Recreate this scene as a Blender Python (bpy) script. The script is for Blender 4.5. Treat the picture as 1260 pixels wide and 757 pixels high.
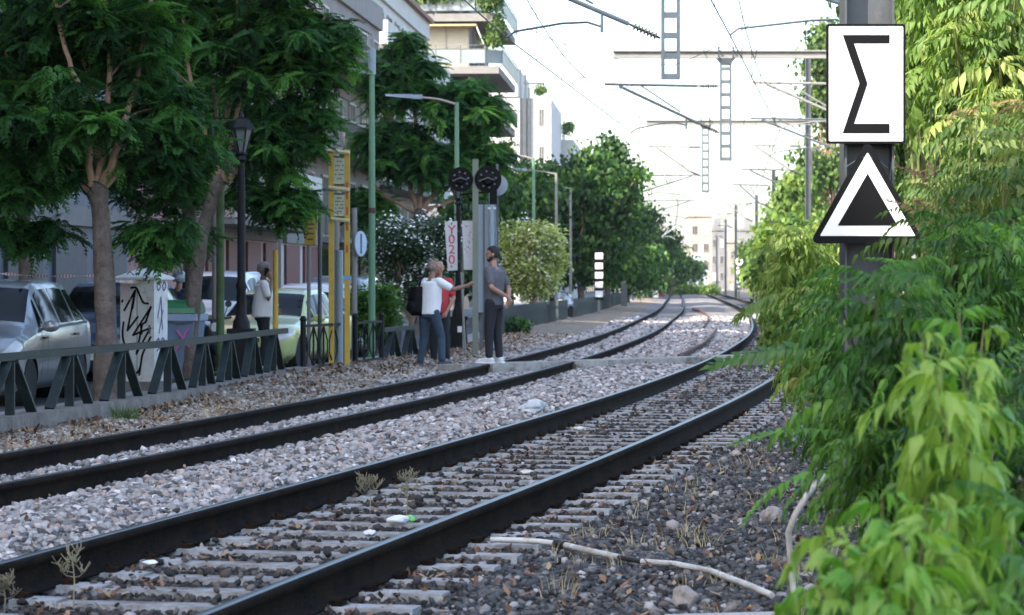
import bpy, bmesh, math, random
import numpy as np
from mathutils import Vector, Matrix, Euler
R = math.radians
random.seed(7); rng = np.random.default_rng(11)
sc = bpy.context.scene
for o in list(bpy.data.objects): bpy.data.objects.remove(o)
# ---------------------------------------------------------------- camera, sky, sun, exposure
FPX = 3300.0; CAMH = 1.3; HY = 347.0; CX = 630.0
cam = bpy.data.cameras.new('camera'); co = bpy.data.objects.new('camera', cam); sc.collection.objects.link(co)
co.location = (0, 0, CAMH); co.rotation_euler = (R(90), 0, 0)
cam.sensor_width = 36; cam.lens = FPX/1260*36; cam.shift_y = -31.5/1260
cam.clip_start = 0.1; cam.clip_end = 6000
cam.dof.use_dof = True; cam.dof.focus_distance = 21; cam.dof.aperture_fstop = 6.3
sc.camera = co
SUN_EL = 35.0; TOSUN = Vector((-0.75, -0.66, 0)).normalized()
world = bpy.data.worlds.new('World'); sc.world = world; world.use_nodes = True
nt = world.node_tree; bg = nt.nodes['Background']
sky = nt.nodes.new('ShaderNodeTexSky'); sky.sky_type = 'NISHITA'; sky.sun_disc = False
sky.sun_elevation = R(SUN_EL); sky.sun_rotation = math.atan2(TOSUN.x, TOSUN.y)
sky.air_density = 1.0; sky.dust_density = 2.5; sky.ozone_density = 1.0
nt.links.new(sky.outputs[0], bg.inputs[0]); bg.inputs[1].default_value = 0.15
sl = bpy.data.lights.new('sun', 'SUN'); sl.energy = 2.9; sl.angle = R(0.6); sl.color = (1.0, .93, .82)
so = bpy.data.objects.new('sun', sl); sc.collection.objects.link(so)
sdir = Vector((TOSUN.x*math.cos(R(SUN_EL)), TOSUN.y*math.cos(R(SUN_EL)), math.sin(R(SUN_EL))))
so.rotation_euler = sdir.to_track_quat('Z', 'Y').to_euler(); so.location = sdir*60
sc.render.engine = 'CYCLES'
sc.view_settings.view_transform = 'Standard'; sc.view_settings.look = 'None'
sc.view_settings.exposure = 2.05; sc.view_settings.gamma = 1.0; sc.view_settings.use_curve_mapping = False
cy = sc.cycles
cy.use_denoising = True; cy.max_bounces = 7; cy.diffuse_bounces = 3; cy.glossy_bounces = 3; cy.transmission_bounces = 5
cy.transparent_max_bounces = 8; cy.volume_bounces = 0; cy.use_fast_gi = False
cy.caustics_reflective = False; cy.caustics_refractive = False
sc.render.film_transparent = False
# ---------------------------------------------------------------- helpers
col = sc.collection
def P(px, py, Y): return Vector(((px-CX)/FPX*Y, Y, CAMH-(py-HY)/FPX*Y))
def tag(o, label=None, cat=None, group=None, kind=None):
    if label: o['label'] = label
    if cat: o['category'] = cat
    if group: o['group'] = group
    if kind: o['kind'] = kind
    return o
def empty(name, loc=(0, 0, 0), rz=0, label=None, cat=None, group=None):
    o = bpy.data.objects.new(name, None); col.objects.link(o); o.location = loc; o.rotation_euler = (0, 0, rz)
    o.empty_display_size = .2
    return tag(o, label, cat, group)
KIDS = {}
def link(name, me, mat=None, parent=None, loc=None):
    o = bpy.data.objects.new(name, me); col.objects.link(o)
    if mat is not None and not me.materials: me.materials.append(mat)
    if parent is not None:
        o.parent = parent; KIDS.setdefault(parent.name, []).append(o)
    if loc is not None: o.location = loc
    return o
def copy_tree(o, parent=None):
    c = o.copy(); col.objects.link(c)
    if parent is not None:
        c.parent = parent; KIDS.setdefault(parent.name, []).append(c)
    for ch in list(KIDS.get(o.name, [])): copy_tree(ch, c)
    return c
class MB:
    def __init__(s): s.v = []; s.f = []; s.m = []; s.cur = 0
    def add(s, vs, fs):
        b = len(s.v); s.v += [tuple(v) for v in vs]
        for f in fs: s.f.append(tuple(i+b for i in f)); s.m.append(s.cur)
        return s
    def box(s, c, d, rz=0, M=None):
        x, y, z = d[0]/2, d[1]/2, d[2]/2
        vs = [Vector((i*x, j*y, k*z)) for k in (-1, 1) for j in (-1, 1) for i in (-1, 1)]
        m = M if M is not None else Matrix.Rotation(rz, 3, 'Z')
        vs = [m @ v + Vector(c) for v in vs]
        return s.add(vs, [(0, 2, 3, 1), (4, 5, 7, 6), (0, 1, 5, 4), (2, 6, 7, 3), (0, 4, 6, 2), (1, 3, 7, 5)])
    def bar(s, a, b, w, h=None, up=(0, 0, 1)):
        a = Vector(a); b = Vector(b); h = h or w; d = (b-a); L = d.length; d.normalize()
        u = Vector(up)
        if abs(d.dot(u)) > .98: u = Vector((0, 1, 0))
        sd = d.cross(u).normalized(); u = sd.cross(d)
        M = Matrix((sd, d, u)).transposed()
        return s.box((a+b)/2, (w, L, h), M=M)
    def tube(s, pts, r, n=8, cap=True):
        pts = [Vector(p) for p in pts]; k = len(pts)
        rs = r if isinstance(r, (list, tuple)) else [r]*k
        b = len(s.v); vs = []; fs = []; prev = None
        for i, p in enumerate(pts):
            d = (pts[min(i+1, k-1)]-pts[max(i-1, 0)]).normalized()
            if prev is None:
                u = Vector((0, 0, 1)) if abs(d.z) < .9 else Vector((1, 0, 0))
                a = d.cross(u).normalized()
            else:
                a = (prev-d*prev.dot(d)).normalized()
            prev = a; c = d.cross(a)
            for j in range(n):
                t = 2*math.pi*j/n; vs.append(p+(a*math.cos(t)+c*math.sin(t))*rs[i])
        for i in range(k-1):
            for j in range(n):
                q = (j+1) % n; fs.append((i*n+j, i*n+q, (i+1)*n+q, (i+1)*n+j))
        if cap: fs.append(tuple(range(n-1, -1, -1))); fs.append(tuple((k-1)*n+j for j in range(n)))
        return s.add(vs, fs)
    def lathe(s, prof, n=16, c=(0, 0, 0), M=None):
        vs = []; fs = []; m = M or Matrix.Identity(3)
        for (r, z) in prof:
            for j in range(n):
                t = 2*math.pi*j/n; vs.append(m @ Vector((r*math.cos(t), r*math.sin(t), z))+Vector(c))
        for i in range(len(prof)-1):
            for j in range(n):
                q = (j+1) % n; fs.append((i*n+j, i*n+q, (i+1)*n+q, (i+1)*n+j))
        fs.append(tuple(range(n-1, -1, -1))); fs.append(tuple((len(prof)-1)*n+j for j in range(n)))
        return s.add(vs, fs)
    def prism(s, poly, T, th):
        """poly (x,y) in a plane, T maps (x,y,depth)->Vector"""
        n = len(poly)
        vs = [T(x, y, 0) for x, y in poly]+[T(x, y, th) for x, y in poly]
        fs = [tuple(range(n-1, -1, -1)), tuple(range(n, 2*n))]+[(i, (i+1) % n, n+(i+1) % n, n+i) for i in range(n)]
        return s.add(vs, fs)
    def mesh(s, name, mats=None, smooth=False):
        me = bpy.data.meshes.new(name); me.from_pydata(s.v, [], s.f)
        for m in (mats or []): me.materials.append(m)
        if any(s.m): me.polygons.foreach_set('material_index', s.m)
        bm = bmesh.new(); bm.from_mesh(me); bmesh.ops.recalc_face_normals(bm, faces=bm.faces); bm.to_mesh(me); bm.free()
        if smooth:
            me.polygons.foreach_set('use_smooth', [True]*len(me.polygons))
            try: me.set_sharp_from_angle(angle=R(40))
            except Exception: pass
        return me
    def build(s, name, mat, parent=None, smooth=False, loc=None):
        mats = mat if isinstance(mat, list) else [mat]
        return link(name, s.mesh(name, mats, smooth), None, parent, loc)
def big_mesh(name, V, F, mats, attr=None, midx=None, smooth=False):
    V = np.asarray(V, np.float32); F = np.asarray(F, np.int32); k = F.shape[1]
    me = bpy.data.meshes.new(name)
    me.vertices.add(len(V)); me.vertices.foreach_set('co', V.ravel())
    me.loops.add(F.size); me.loops.foreach_set('vertex_index', F.ravel())
    me.polygons.add(len(F)); me.polygons.foreach_set('loop_start', np.arange(0, F.size, k, dtype=np.int32))
    if midx is not None: me.polygons.foreach_set('material_index', np.asarray(midx, np.int32))
    for m in mats: me.materials.append(m)
    me.update(calc_edges=True)
    if smooth: me.polygons.foreach_set('use_smooth', np.ones(len(F), bool))
    if attr is not None:
        a = me.attributes.new('var', 'FLOAT', 'POINT'); a.data.foreach_set('value', np.asarray(attr, np.float32))
    return me
# ---------------------------------------------------------------- materials
MC = {}
def mat(name, c, rough=.7, metal=0, vary=.12, scale=6, bump=.0, bscale=40, spec=.5, coat=0, c2=None, c2amt=.5, c2scale=2.0, alpha=None, trans=0):
    if name in MC: return MC[name]
    m = bpy.data.materials.new(name); m.use_nodes = True; t = m.node_tree; N = t.nodes; b = N['Principled BSDF']
    b.inputs['Roughness'].default_value = rough; b.inputs['Metallic'].default_value = metal
    b.inputs['Specular IOR Level'].default_value = spec; b.inputs['Coat Weight'].default_value = coat
    b.inputs['Coat Roughness'].default_value = .08
    tc = N.new('ShaderNodeTexCoord'); nz = N.new('ShaderNodeTexNoise'); nz.inputs['Scale'].default_value = scale
    nz.inputs['Detail'].default_value = 6; nz.inputs['Roughness'].default_value = .65
    t.links.new(tc.outputs['Object'], nz.inputs['Vector'])
    r = N.new('ShaderNodeMapRange'); r.inputs[1].default_value = .3; r.inputs[2].default_value = .7
    r.inputs[3].default_value = 1-vary; r.inputs[4].default_value = 1+vary
    t.links.new(nz.outputs['Fac'], r.inputs[0])
    mx = N.new('ShaderNodeVectorMath'); mx.operation = 'SCALE'; mx.inputs[0].default_value = c
    t.links.new(r.outputs[0], mx.inputs['Scale']); out = mx.outputs[0]
    if c2:
        n2 = N.new('ShaderNodeTexNoise'); n2.inputs['Scale'].default_value = c2scale; n2.inputs['Detail'].default_value = 8
        n2.inputs['Roughness'].default_value = .7
        t.links.new(tc.outputs['Object'], n2.inputs['Vector'])
        r2 = N.new('ShaderNodeMapRange'); r2.inputs[1].default_value = .62-.3*c2amt; r2.inputs[2].default_value = .8-.3*c2amt
        t.links.new(n2.outputs['Fac'], r2.inputs[0])
        mm = N.new('ShaderNodeMix'); mm.data_type = 'RGBA'; mm.inputs['B'].default_value = (*c2, 1)
        t.links.new(r2.outputs[0], mm.inputs['Factor']); t.links.new(out, mm.inputs['A']); out = mm.outputs['Result']
    t.links.new(out, b.inputs['Base Color'])
    if bump:
        n3 = N.new('ShaderNodeTexNoise'); n3.inputs['Scale'].default_value = bscale; n3.inputs['Detail'].default_value = 5
        t.links.new(tc.outputs['Object'], n3.inputs['Vector'])
        bp = N.new('ShaderNodeBump'); bp.inputs['Strength'].default_value = bump; bp.inputs['Distance'].default_value = .02
        t.links.new(n3.outputs['Fac'], bp.inputs['Height']); t.links.new(bp.outputs[0], b.inputs['Normal'])
    if trans: b.inputs['Transmission Weight'].default_value = trans
    MC[name] = m; return m
def leafmat(name, cols, transl=.35, rough=.45):
    if name in MC: return MC[name]
    m = bpy.data.materials.new(name); m.use_nodes = True; t = m.node_tree; N = t.nodes; b = N['Principled BSDF']
    b.inputs['Roughness'].default_value = rough; b.inputs['Specular IOR Level'].default_value = .35
    at = N.new('ShaderNodeAttribute'); at.attribute_name = 'var'
    cr = N.new('ShaderNodeValToRGB'); e = cr.color_ramp.elements
    e[0].position = 0; e[0].color = (*cols[0], 1); e[1].position = 1; e[1].color = (*cols[-1], 1)
    for i, c in enumerate(cols[1:-1]):
        q = e.new((i+1)/(len(cols)-1)); q.color = (*c, 1)
    t.links.new(at.outputs['Fac'], cr.inputs[0]); t.links.new(cr.outputs[0], b.inputs['Base Color'])
    tr = N.new('ShaderNodeBsdfTranslucent'); mx = N.new('ShaderNodeMixShader'); mx.inputs[0].default_value = transl
    g = N.new('ShaderNodeMix'); g.data_type = 'RGBA'; g.blend_type = 'MULTIPLY'; g.inputs['Factor'].default_value = 1
    g.inputs['B'].default_value = (1.5, 1.45, .55, 1); t.links.new(cr.outputs[0], g.inputs['A']); t.links.new(g.outputs['Result'], tr.inputs['Color'])
    t.links.new(b.outputs[0], mx.inputs[1]); t.links.new(tr.outputs[0], mx.inputs[2])
    t.links.new(mx.outputs[0], N['Material Output'].inputs['Surface'])
    MC[name] = m; return m
def stonemat(name, cols, rough=.85):
    m = bpy.data.materials.new(name); m.use_nodes = True; t = m.node_tree; N = t.nodes; b = N['Principled BSDF']
    b.inputs['Roughness'].default_value = rough; b.inputs['Specular IOR Level'].default_value = .3
    at = N.new('ShaderNodeAttribute'); at.attribute_name = 'var'
    cr = N.new('ShaderNodeValToRGB'); e = cr.color_ramp.elements
    e[0].position = 0; e[0].color = (*cols[0], 1); e[1].position = 1; e[1].color = (*cols[-1], 1)
    for i, c in enumerate(cols[1:-1]):
        q = e.new((i+1)/(len(cols)-1)); q.color = (*c, 1)
    t.links.new(at.outputs['Fac'], cr.inputs[0]); t.links.new(cr.outputs[0], b.inputs['Base Color'])
    return m
def gravelmat(name, cols, vs=22):
    """crushed stone surface: voronoi cells with their own colour and a real bump"""
    m = bpy.data.materials.new(name); m.use_nodes = True; t = m.node_tree; N = t.nodes; b = N['Principled BSDF']
    b.inputs['Roughness'].default_value = .9; b.inputs['Specular IOR Level'].default_value = .25
    tc = N.new('ShaderNodeTexCoord')
    v = N.new('ShaderNodeTexVoronoi'); v.inputs['Scale'].default_value = vs; v.inputs['Randomness'].default_value = 1
    t.links.new(tc.outputs['Object'], v.inputs['Vector'])
    cr = N.new('ShaderNodeValToRGB'); e = cr.color_ramp.elements
    e[0].position = 0; e[0].color = (*cols[0], 1); e[1].position = 1; e[1].color = (*cols[-1], 1)
    for i, c in enumerate(cols[1:-1]):
        q = e.new((i+1)/(len(cols)-1)); q.color = (*c, 1)
    sp = N.new('ShaderNodeSeparateColor'); t.links.new(v.outputs['Color'], sp.inputs[0])
    t.links.new(sp.outputs[0], cr.inputs[0])
    nz = N.new('ShaderNodeTexNoise'); nz.inputs['Scale'].default_value = .9; nz.inputs['Detail'].default_value = 6
    t.links.new(tc.outputs['Object'], nz.inputs['Vector'])
    r = N.new('ShaderNodeMapRange'); r.inputs[1].default_value = .3; r.inputs[2].default_value = .7; r.inputs[3].default_value = .75; r.inputs[4].default_value = 1.2
    t.links.new(nz.outputs['Fac'], r.inputs[0])
    mx = N.new('ShaderNodeVectorMath'); mx.operation = 'SCALE'; t.links.new(cr.outputs[0], mx.inputs[0]); t.links.new(r.outputs[0], mx.inputs['Scale'])
    t.links.new(mx.outputs[0], b.inputs['Base Color'])
    bp = N.new('ShaderNodeBump'); bp.inputs['Strength'].default_value = 1; bp.inputs['Distance'].default_value = .03; bp.invert = True
    t.links.new(v.outputs['Distance'], bp.inputs['Height']); t.links.new(bp.outputs[0], b.inputs['Normal'])
    return m
def text_mesh(s, size, mt, parent, name, M, th=.004, align='CENTER'):
    cu = bpy.data.curves.new('t', 'FONT'); cu.body = s; cu.size = size; cu.extrude = th/2; cu.align_x = align; cu.align_y = 'CENTER'
    o = bpy.data.objects.new('t', cu); col.objects.link(o); bpy.context.view_layer.update()
    me = bpy.data.meshes.new_from_object(o.evaluated_get(bpy.context.evaluated_depsgraph_get()))
    bpy.data.objects.remove(o); me.transform(M); me.name = name; me.materials.clear(); me.materials.append(mt)
    return link(name, me, None, parent)
FACE = Matrix.Rotation(R(90), 4, 'X')      # text standing up, reading towards -Y
# ---------------------------------------------------------------- track geometry
T1 = [(-30, -8.6), (-10, -5.9), (0, -4.1), (5, -3.05), (12, -1.69), (20, -.08), (30, 1.75), (40, 3.34), (60, 5.91), (100, 9.65), (200, 16.4), (300, 22.5), (600, 41.)]
T2 = [(-30, -13.5), (-10, -10.2), (0, -8.2), (5, -6.9), (12, -5.11), (20, -3.34), (30, -1.58), (40, -.12), (60, 2.15), (100, 5.5), (200, 12.13), (300, 18.3), (600, 37.2)]
def curve(T):
    z = np.array([a for a, _ in T], float); x = np.array([b for _, b in T], float)
    d = np.diff(x)/np.diff(z); m = np.r_[d[0], (d[:-1]*np.diff(z)[1:]+d[1:]*np.diff(z)[:-1])/(np.diff(z)[:-1]+np.diff(z)[1:]), d[-1]]
    def f(q):
        q = np.asarray(q, float); i = np.clip(np.searchsorted(z, q)-1, 0, len(z)-2)
        h = z[i+1]-z[i]; t = np.clip((q-z[i])/h, 0, 1)
        return (2*t**3-3*t**2+1)*x[i]+(t**3-2*t**2+t)*h*m[i]+(-2*t**3+3*t**2)*x[i+1]+(t**3-t**2)*h*m[i+1]
    return f
c1 = curve(T1); c2 = curve(T2)
def frame(c, Y):
    dx = float(c(Y+.5)-c(Y-.5)); n = math.hypot(dx, 1)
    return float(c(Y)), dx/n, 1/n          # x, tangent
def off(c, Y, o):
    """point beside a track: o metres to the right of its centre"""
    x, tx, ty = frame(c, Y); return x+ty*o, Y-tx*o
def hd(c, Y): x, tx, ty = frame(c, Y); return -math.atan2(tx, ty)
def face_x(Y): return float(c2(Y))-10.6   # building line on the left
# ---------------------------------------------------------------- ground
def G(px, py, z=-.19): Y = FPX*(CAMH-z)/(py-HY); return Vector(((px-CX)/FPX*Y, Y, z))
FL = [(-60, -22.), (-30, -16.2), (0, -10.8), (12, -7.75), (20, -6.0), (26, -4.92), (32.6, -3.95), (39.7, -3.45), (42.5, -2.95), (46, -2.3), (51.7, -1.4), (60, -.85), (81, .55), (113, 3.3), (200, 9.0), (400, 21.5)]
def fx(Y): return np.interp(Y, [a for a, _ in FL], [b for _, b in FL])
YS = np.r_[np.arange(-12, 60, .4), np.arange(60, 130, 1.5), np.arange(130, 420, 6.)]
def noise2(x, y, s=1.0):
    return (np.sin(x*3.1*s+1.3*np.sin(y*1.7*s))+np.sin(y*2.3*s+1.9*np.sin(x*2.9*s+.7))+.6*np.sin(x*7.3*s+y*5.1*s))/2.6
def prof(Y):
    a = float(c1(Y)); b = float(c2(Y)); f = float(fx(Y)); m = (a+b)/2
    xs = [f-.05, f+.6, b-1.5, b-.8, b-.45, b+.45, b+.75, m, a-.95, a-.66, a+.66, a+.95, a+1.9, a+2.8, a+4.5, a+9, a+30]
    zs = [-.16, -.14 if Y > 38 else -.2, -.12 if Y > 38 else -.2, -.18, -.175, -.175, -.15, -.09, -.17, -.215, -.215, -.205, -.2, -.17, -.02, .1, .1]
    t = min(1, max(0, (Y-30)/4)); zs[0] += t*.12; zs[1] += t*.08
    return xs, zs
def zsurf(x, Y):
    """height of the bed at numpy arrays x, Y"""
    a = c1(Y); b = c2(Y); out = np.full(len(x), -.2)
    m = (a+b)/2
    o1 = x-a; o2 = x-b
    zr = np.interp(o1, [-.95, -.66, .66, .95, 1.9, 2.8, 4.5, 9, 30], [-.17, -.215, -.215, -.205, -.2, -.17, -.02, .1, .1])
    zl = np.interp(o2, [-1.5, -.8, -.45, .45, .75], [-.2, -.18, -.175, -.175, -.15])+np.where((Y > 38) & (o2 < -.8), .06, 0)
    f = fx(Y); tt = np.clip((Y-30)/4, 0, 1); hi = Y > 38; z0 = -.16+.12*tt; z1 = np.where(hi, -.14, -.2)+.08*tt; z2 = np.where(hi, -.12, -.2)
    u1 = np.clip((x-f+.05)/.65, 0, 1); u2 = np.clip((x-f-.6)/np.maximum(b-1.5-f-.6, .1), 0, 1)
    zl = np.where(o2 < -1.5, np.where(u1 < 1, z0+(z1-z0)*u1, z1+(z2-z1)*u2)+.012, zl)
    t = (x-(b+.75))/np.maximum(m-(b+.75), .1); t2 = (x-m)/np.maximum(a-.95-m, .1)
    zm = np.where(x < m, -.15+.06*np.clip(t, 0, 1), -.09-.08*np.clip(t2, 0, 1))
    return np.where(o1 > -.95, zr, np.where(o2 < .75, zl, zm))
def bed(name, i0, i1, m, sub, amp, kind='structure', Yr=None):
    V = []; ncol = (i1-i0)*sub+1; ys = YS if Yr is None else YS[(YS >= Yr[0]) & (YS <= Yr[1])]
    for Y in ys:
        xs, zs = prof(Y); xs = np.array(xs[i0:i1+1]); zs = np.array(zs[i0:i1+1])
        t = np.linspace(0, i1-i0, ncol); X = np.interp(t, range(i1-i0+1), xs); Z = np.interp(t, range(i1-i0+1), zs)
        Z = Z+amp*noise2(X*1.5, np.full(len(X), Y)*1.2)
        V.append(np.c_[X, np.full(len(X), Y), Z])
    V = np.vstack(V); n = len(ys); F = []
    idx = np.arange(n*ncol).reshape(n, ncol)
    F = np.stack([idx[:-1, :-1].ravel(), idx[:-1, 1:].ravel(), idx[1:, 1:].ravel(), idx[1:, :-1].ravel()], 1)
    return tag(link(name, big_mesh(name, V, F, [m], smooth=True)), kind=kind)
M_soil = mat('dry_soil', (.17, .13, .10), .95, vary=.35, scale=1.3, bump=1, bscale=9, c2=(.10, .075, .055), c2scale=2.3)
M_base = mat('dusty_ground', (.22, .19, .155), .95, vary=.3, scale=.5, bump=.6, bscale=5, c2=(.13, .12, .08), c2scale=.35)
pale_cols = [(.045, .043, .04), (.16, .15, .145), (.31, .295, .285), (.45, .43, .42), (.36, .27, .23), (.78, .76, .74)]
dark_cols = [(.022, .023, .023), (.040, .038, .040), (.075, .085, .092), (.11, .115, .12), (.17, .155, .145), (.36, .36, .37)]
G_pale = gravelmat('pale_crushed_stone', [tuple(v*.62 for v in c) for c in pale_cols]); G_dark = gravelmat('dark_crushed_stone', [tuple(v*.6 for v in c) for c in dark_cols])  # bed tones lowered so the gaps between loose stones read as shaded
G_mix = gravelmat('dusty_crushed_stone', [(.10, .075, .055), (.22, .17, .12), (.30, .24, .18), (.42, .36, .29)], 30)
g = MB(); S = 1500
g.add([(-S, -400, -.36), (S, -400, -.36), (S, 2400, -.36), (-S, 2400, -.36)], [(0, 1, 2, 3)])
tag(g.build('ground', M_base), kind='structure')
bed('left_verge_ground', 0, 2, G_mix, 4, .02)
bed('pale_ballast', 2, 8, G_pale, 3, .008)
bed('track_bed_ballast', 8, 11, G_dark, 3, .004)
bed('dark_ballast', 11, 14, G_dark, 4, .015)
bed('bank_ground', 14, 16, M_soil, 4, .04)
# ---- street side: pavement, kerb, road, far pavement
M_asph = mat('asphalt', (.055, .055, .058), .85, vary=.2, scale=3, bump=.4, bscale=90)
M_pave = mat('pavement_concrete', (.27, .26, .25), .85, vary=.2, scale=2, bump=.3, bscale=30, c2=(.16, .155, .15), c2scale=.8)
def ribbon(name, fa, fb, za, zb, m, Y0=-12, Y1=400, th=None):
    ys = [y for y in YS if Y0 <= y <= Y1][::2]; b = MB(); n = len(ys); vs = []
    for y in ys: vs += [(fa(y), y, za), (fb(y), y, zb)]
    fs = [(2*i, 2*i+1, 2*i+3, 2*i+2) for i in range(n-1)]
    b.add(vs, fs)
    if th:   # kerb faces down both sides
        k = len(vs); b.v += [(x, y, z-th) for x, y, z in vs]
        for i in range(n-1):
            b.f += [(2*i, 2*i+2, k+2*i+2, k+2*i), (2*i+1, k+2*i+1, k+2*i+3, 2*i+3)]; b.m += [0, 0]
    return tag(b.build(name, m), kind='structure')
ribbon('road', lambda y: face_x(y)+1.9, lambda y: fx(y)-1.0, -.27, -.27, M_asph)
ribbon('pavement', lambda y: fx(y)-1.15, lambda y: fx(y)-.2, -.12, -.12, M_pave, th=.2)
ribbon('far_pavement', lambda y: face_x(y)-.5, lambda y: face_x(y)+1.9, -.12, -.12, M_pave, th=.2)
# ---------------------------------------------------------------- rails
M_rust = mat('rusty_rail_web', (.009, .0062, .0048), .9, vary=.5, scale=9, bump=.6, bscale=60, c2=(.022, .013, .008), c2scale=4, c2amt=.6, spec=.1)
M_head = mat('worn_rail_head', (.07, .07, .07), .38, metal=.85, vary=.12, scale=14)
M_head2 = mat('dull_rail_head', (.035, .033, .032), .5, metal=.6, vary=.2, scale=14)
M_orust = mat('orange_rust', (.085, .045, .032), .85, vary=.4, scale=8, bump=.5, bscale=50)
PR = [(-.036, -.014), (-.026, -.001), (-.012, .002), (.012, .002), (.026, -.001), (.036, -.014), (.035, -.042), (.009, -.056), (.008, -.135), (.02, -.15), (.07, -.163), (.07, -.176), (-.07, -.176), (-.07, -.163), (-.02, -.15), (-.008, -.135), (-.009, -.056), (-.035, -.042)]
def rail(c, o, label, head, Y0=-10, Y1=330):
    ys = list(np.arange(Y0, 70, .8))+list(np.arange(70, Y1, 4)); V = []; n = len(PR)
    for y in ys:
        x, tx, ty = frame(c, y)
        for (a, z) in PR: V.append((x+ty*(o+a), y-tx*(o+a), z))
    F = []; M = []
    for i in range(len(ys)-1):
        for j in range(n):
            k = (j+1) % n; F.append((i*n+j, i*n+k, (i+1)*n+k, (i+1)*n+j)); M.append(1 if 0 < j < 4 else 0)
    return tag(link('rail', big_mesh('rail', V, F, [M_rust, head], midx=M)), label, 'rail')
HG1 = .7175+.036; HG2 = .55+.036
rail(c1, -HG1, 'left rail of the nearer track, worn bright on top, beside the pale ballast', M_head)
rail(c1, HG1, 'right rail of the nearer track, closest rail to the dark ballast and bushes', M_head)
rail(c2, -HG2, 'left rail of the farther track, nearest rail to the dark railing', M_head2)
rail(c2, HG2, 'right rail of the farther track, dull and dark beside the pale ballast', M_head2)
# ---- sleepers
M_conc = mat('sleeper_concrete', (.34, .345, .35), .85, vary=.3, scale=7, bump=.6, bscale=50, c2=(.14, .12, .10), c2scale=3, c2amt=.55)
M_wood = mat('sleeper_old', (.16, .13, .11), .9, vary=.3, scale=7, bump=.6, bscale=40)
sb = MB()
L = 2.45
for (x0, x1, zt, wt) in ((-L/2, -.45, -.168, .066), (-.45, .45, -.180, .058), (.45, L/2, -.168, .066)):
    sb.add([(x0, -.12, -.34), (x1, -.12, -.34), (x1, .12, -.34), (x0, .12, -.34), (x0, -wt-.02, zt), (x1, -wt-.02, zt), (x1, wt+.02, zt), (x0, wt+.02, zt)],
           [(0, 3, 2, 1), (4, 5, 6, 7), (0, 1, 5, 4), (1, 2, 6, 5), (2, 3, 7, 6), (3, 0, 4, 7)])
sl_me = sb.mesh('sleeper', [M_conc])
cl = MB(); cl.box((0, 0, -.16), (.05, .10, .035)); cl.tube([(-.03, -.05, -.15), (.03, 0, -.135), (-.03, .05, -.15)], .009, 6)
cl_me = cl.mesh('rail_clip', [M_rust])
y = 7.0; arc = []
while y < 125:
    x, tx, ty = frame(c1, y); arc.append((x, y, math.atan2(-tx, ty))); y += .6*ty
SL = np.array([a[1] for a in arc])
for i, (x, y, a) in enumerate(arc):
    s = link('sleeper', sl_me, None, None, (x, y, random.uniform(-.004, .006))); s.rotation_euler = (random.uniform(-.01, .01), 0, a+random.uniform(-.012, .012))
    s.color = (1, 1, 1, 1); tag(s, 'grey concrete sleeper under the nearer track, half sunk in ballast', 'sleeper', 'sleepers of the nearer track')
    if y < 30:
        for q in (-HG1-.11, -HG1+.11, HG1-.11, HG1+.11):
            k = link('rail_clip', cl_me, None, s, (q, 0, 0))
            if q in (-HG1+.11, HG1-.11): k.rotation_euler = (0, 0, R(180))
w2 = MB(); w2.box((0, 0, -.26), (1.9, .22, .165)); w2_me = w2.mesh('sleeper', [M_wood])
y = 13.0
while y < 60:
    x, tx, ty = frame(c2, y)
    s = link('sleeper', w2_me, None, None, (x, y, random.uniform(-.012, .008))); s.rotation_euler = (0, random.uniform(-.01, .01), math.atan2(-tx, ty)+random.uniform(-.03, .03))
    tag(s, 'dark old sleeper mostly buried under the farther track', 'sleeper', 'sleepers of the farther track')
    y += .62
# ---- plank crossing: runs obliquely over both tracks in front of the standing men
A = Vector((-1.35, 41.3, 0)); D = Vector((6.2, 6.75, 0)).normalized()
def cross_s(c, o):
    s = 0
    while s < 14:
        p = A+D*s; x, tx, ty = frame(c, p.y)
        if (p.x-x)*ty > o: return s
        s += .01
M_plank = mat('crossing_plank', (.36, .34, .31), .85, vary=.25, scale=5, bump=.6, bscale=30, c2=(.12, .10, .085), c2scale=3)
W = Vector((-D.y, D.x, 0))*.55
segs = [(.85, cross_s(c2, -HG2-.07), 'short concrete slab of the foot crossing under the men, beside the farther track'),
        (cross_s(c2, -HG2+.09), cross_s(c2, HG2-.09), 'crossing slab between the rails of the farther track'),
        (cross_s(c2, HG2+.07), cross_s(c1, -HG1-.07), 'long crossing slab on the pale ballast between the two tracks'),
        (cross_s(c1, -HG1+.09), cross_s(c1, HG1-.09), 'crossing slab between the rails of the nearer track'),
        (cross_s(c1, HG1+.07), cross_s(c1, HG1+.07)+2.6, 'crossing slab right of the nearer track, running under the leaves')]
for s0, s1, lb in segs:
    b = MB(); a = A+D*s0; e = A+D*s1; z1 = .004; z0 = -.17
    n = 2
    for k in range(n):
        w0 = W*(k/n)+W*.004; w1 = W*((k+1)/n)-W*.008; p = [a+w0, e+w0, e+w1, a+w1]
        b.add([(v.x, v.y, z0) for v in p]+[(v.x, v.y, z1) for v in p], [(0, 3, 2, 1), (4, 5, 6, 7), (0, 1, 5, 4), (1, 2, 6, 5), (2, 3, 7, 6), (3, 0, 4, 7)])
    tag(b.build('crossing_slab', M_plank), lb, 'crossing slab')
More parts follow.
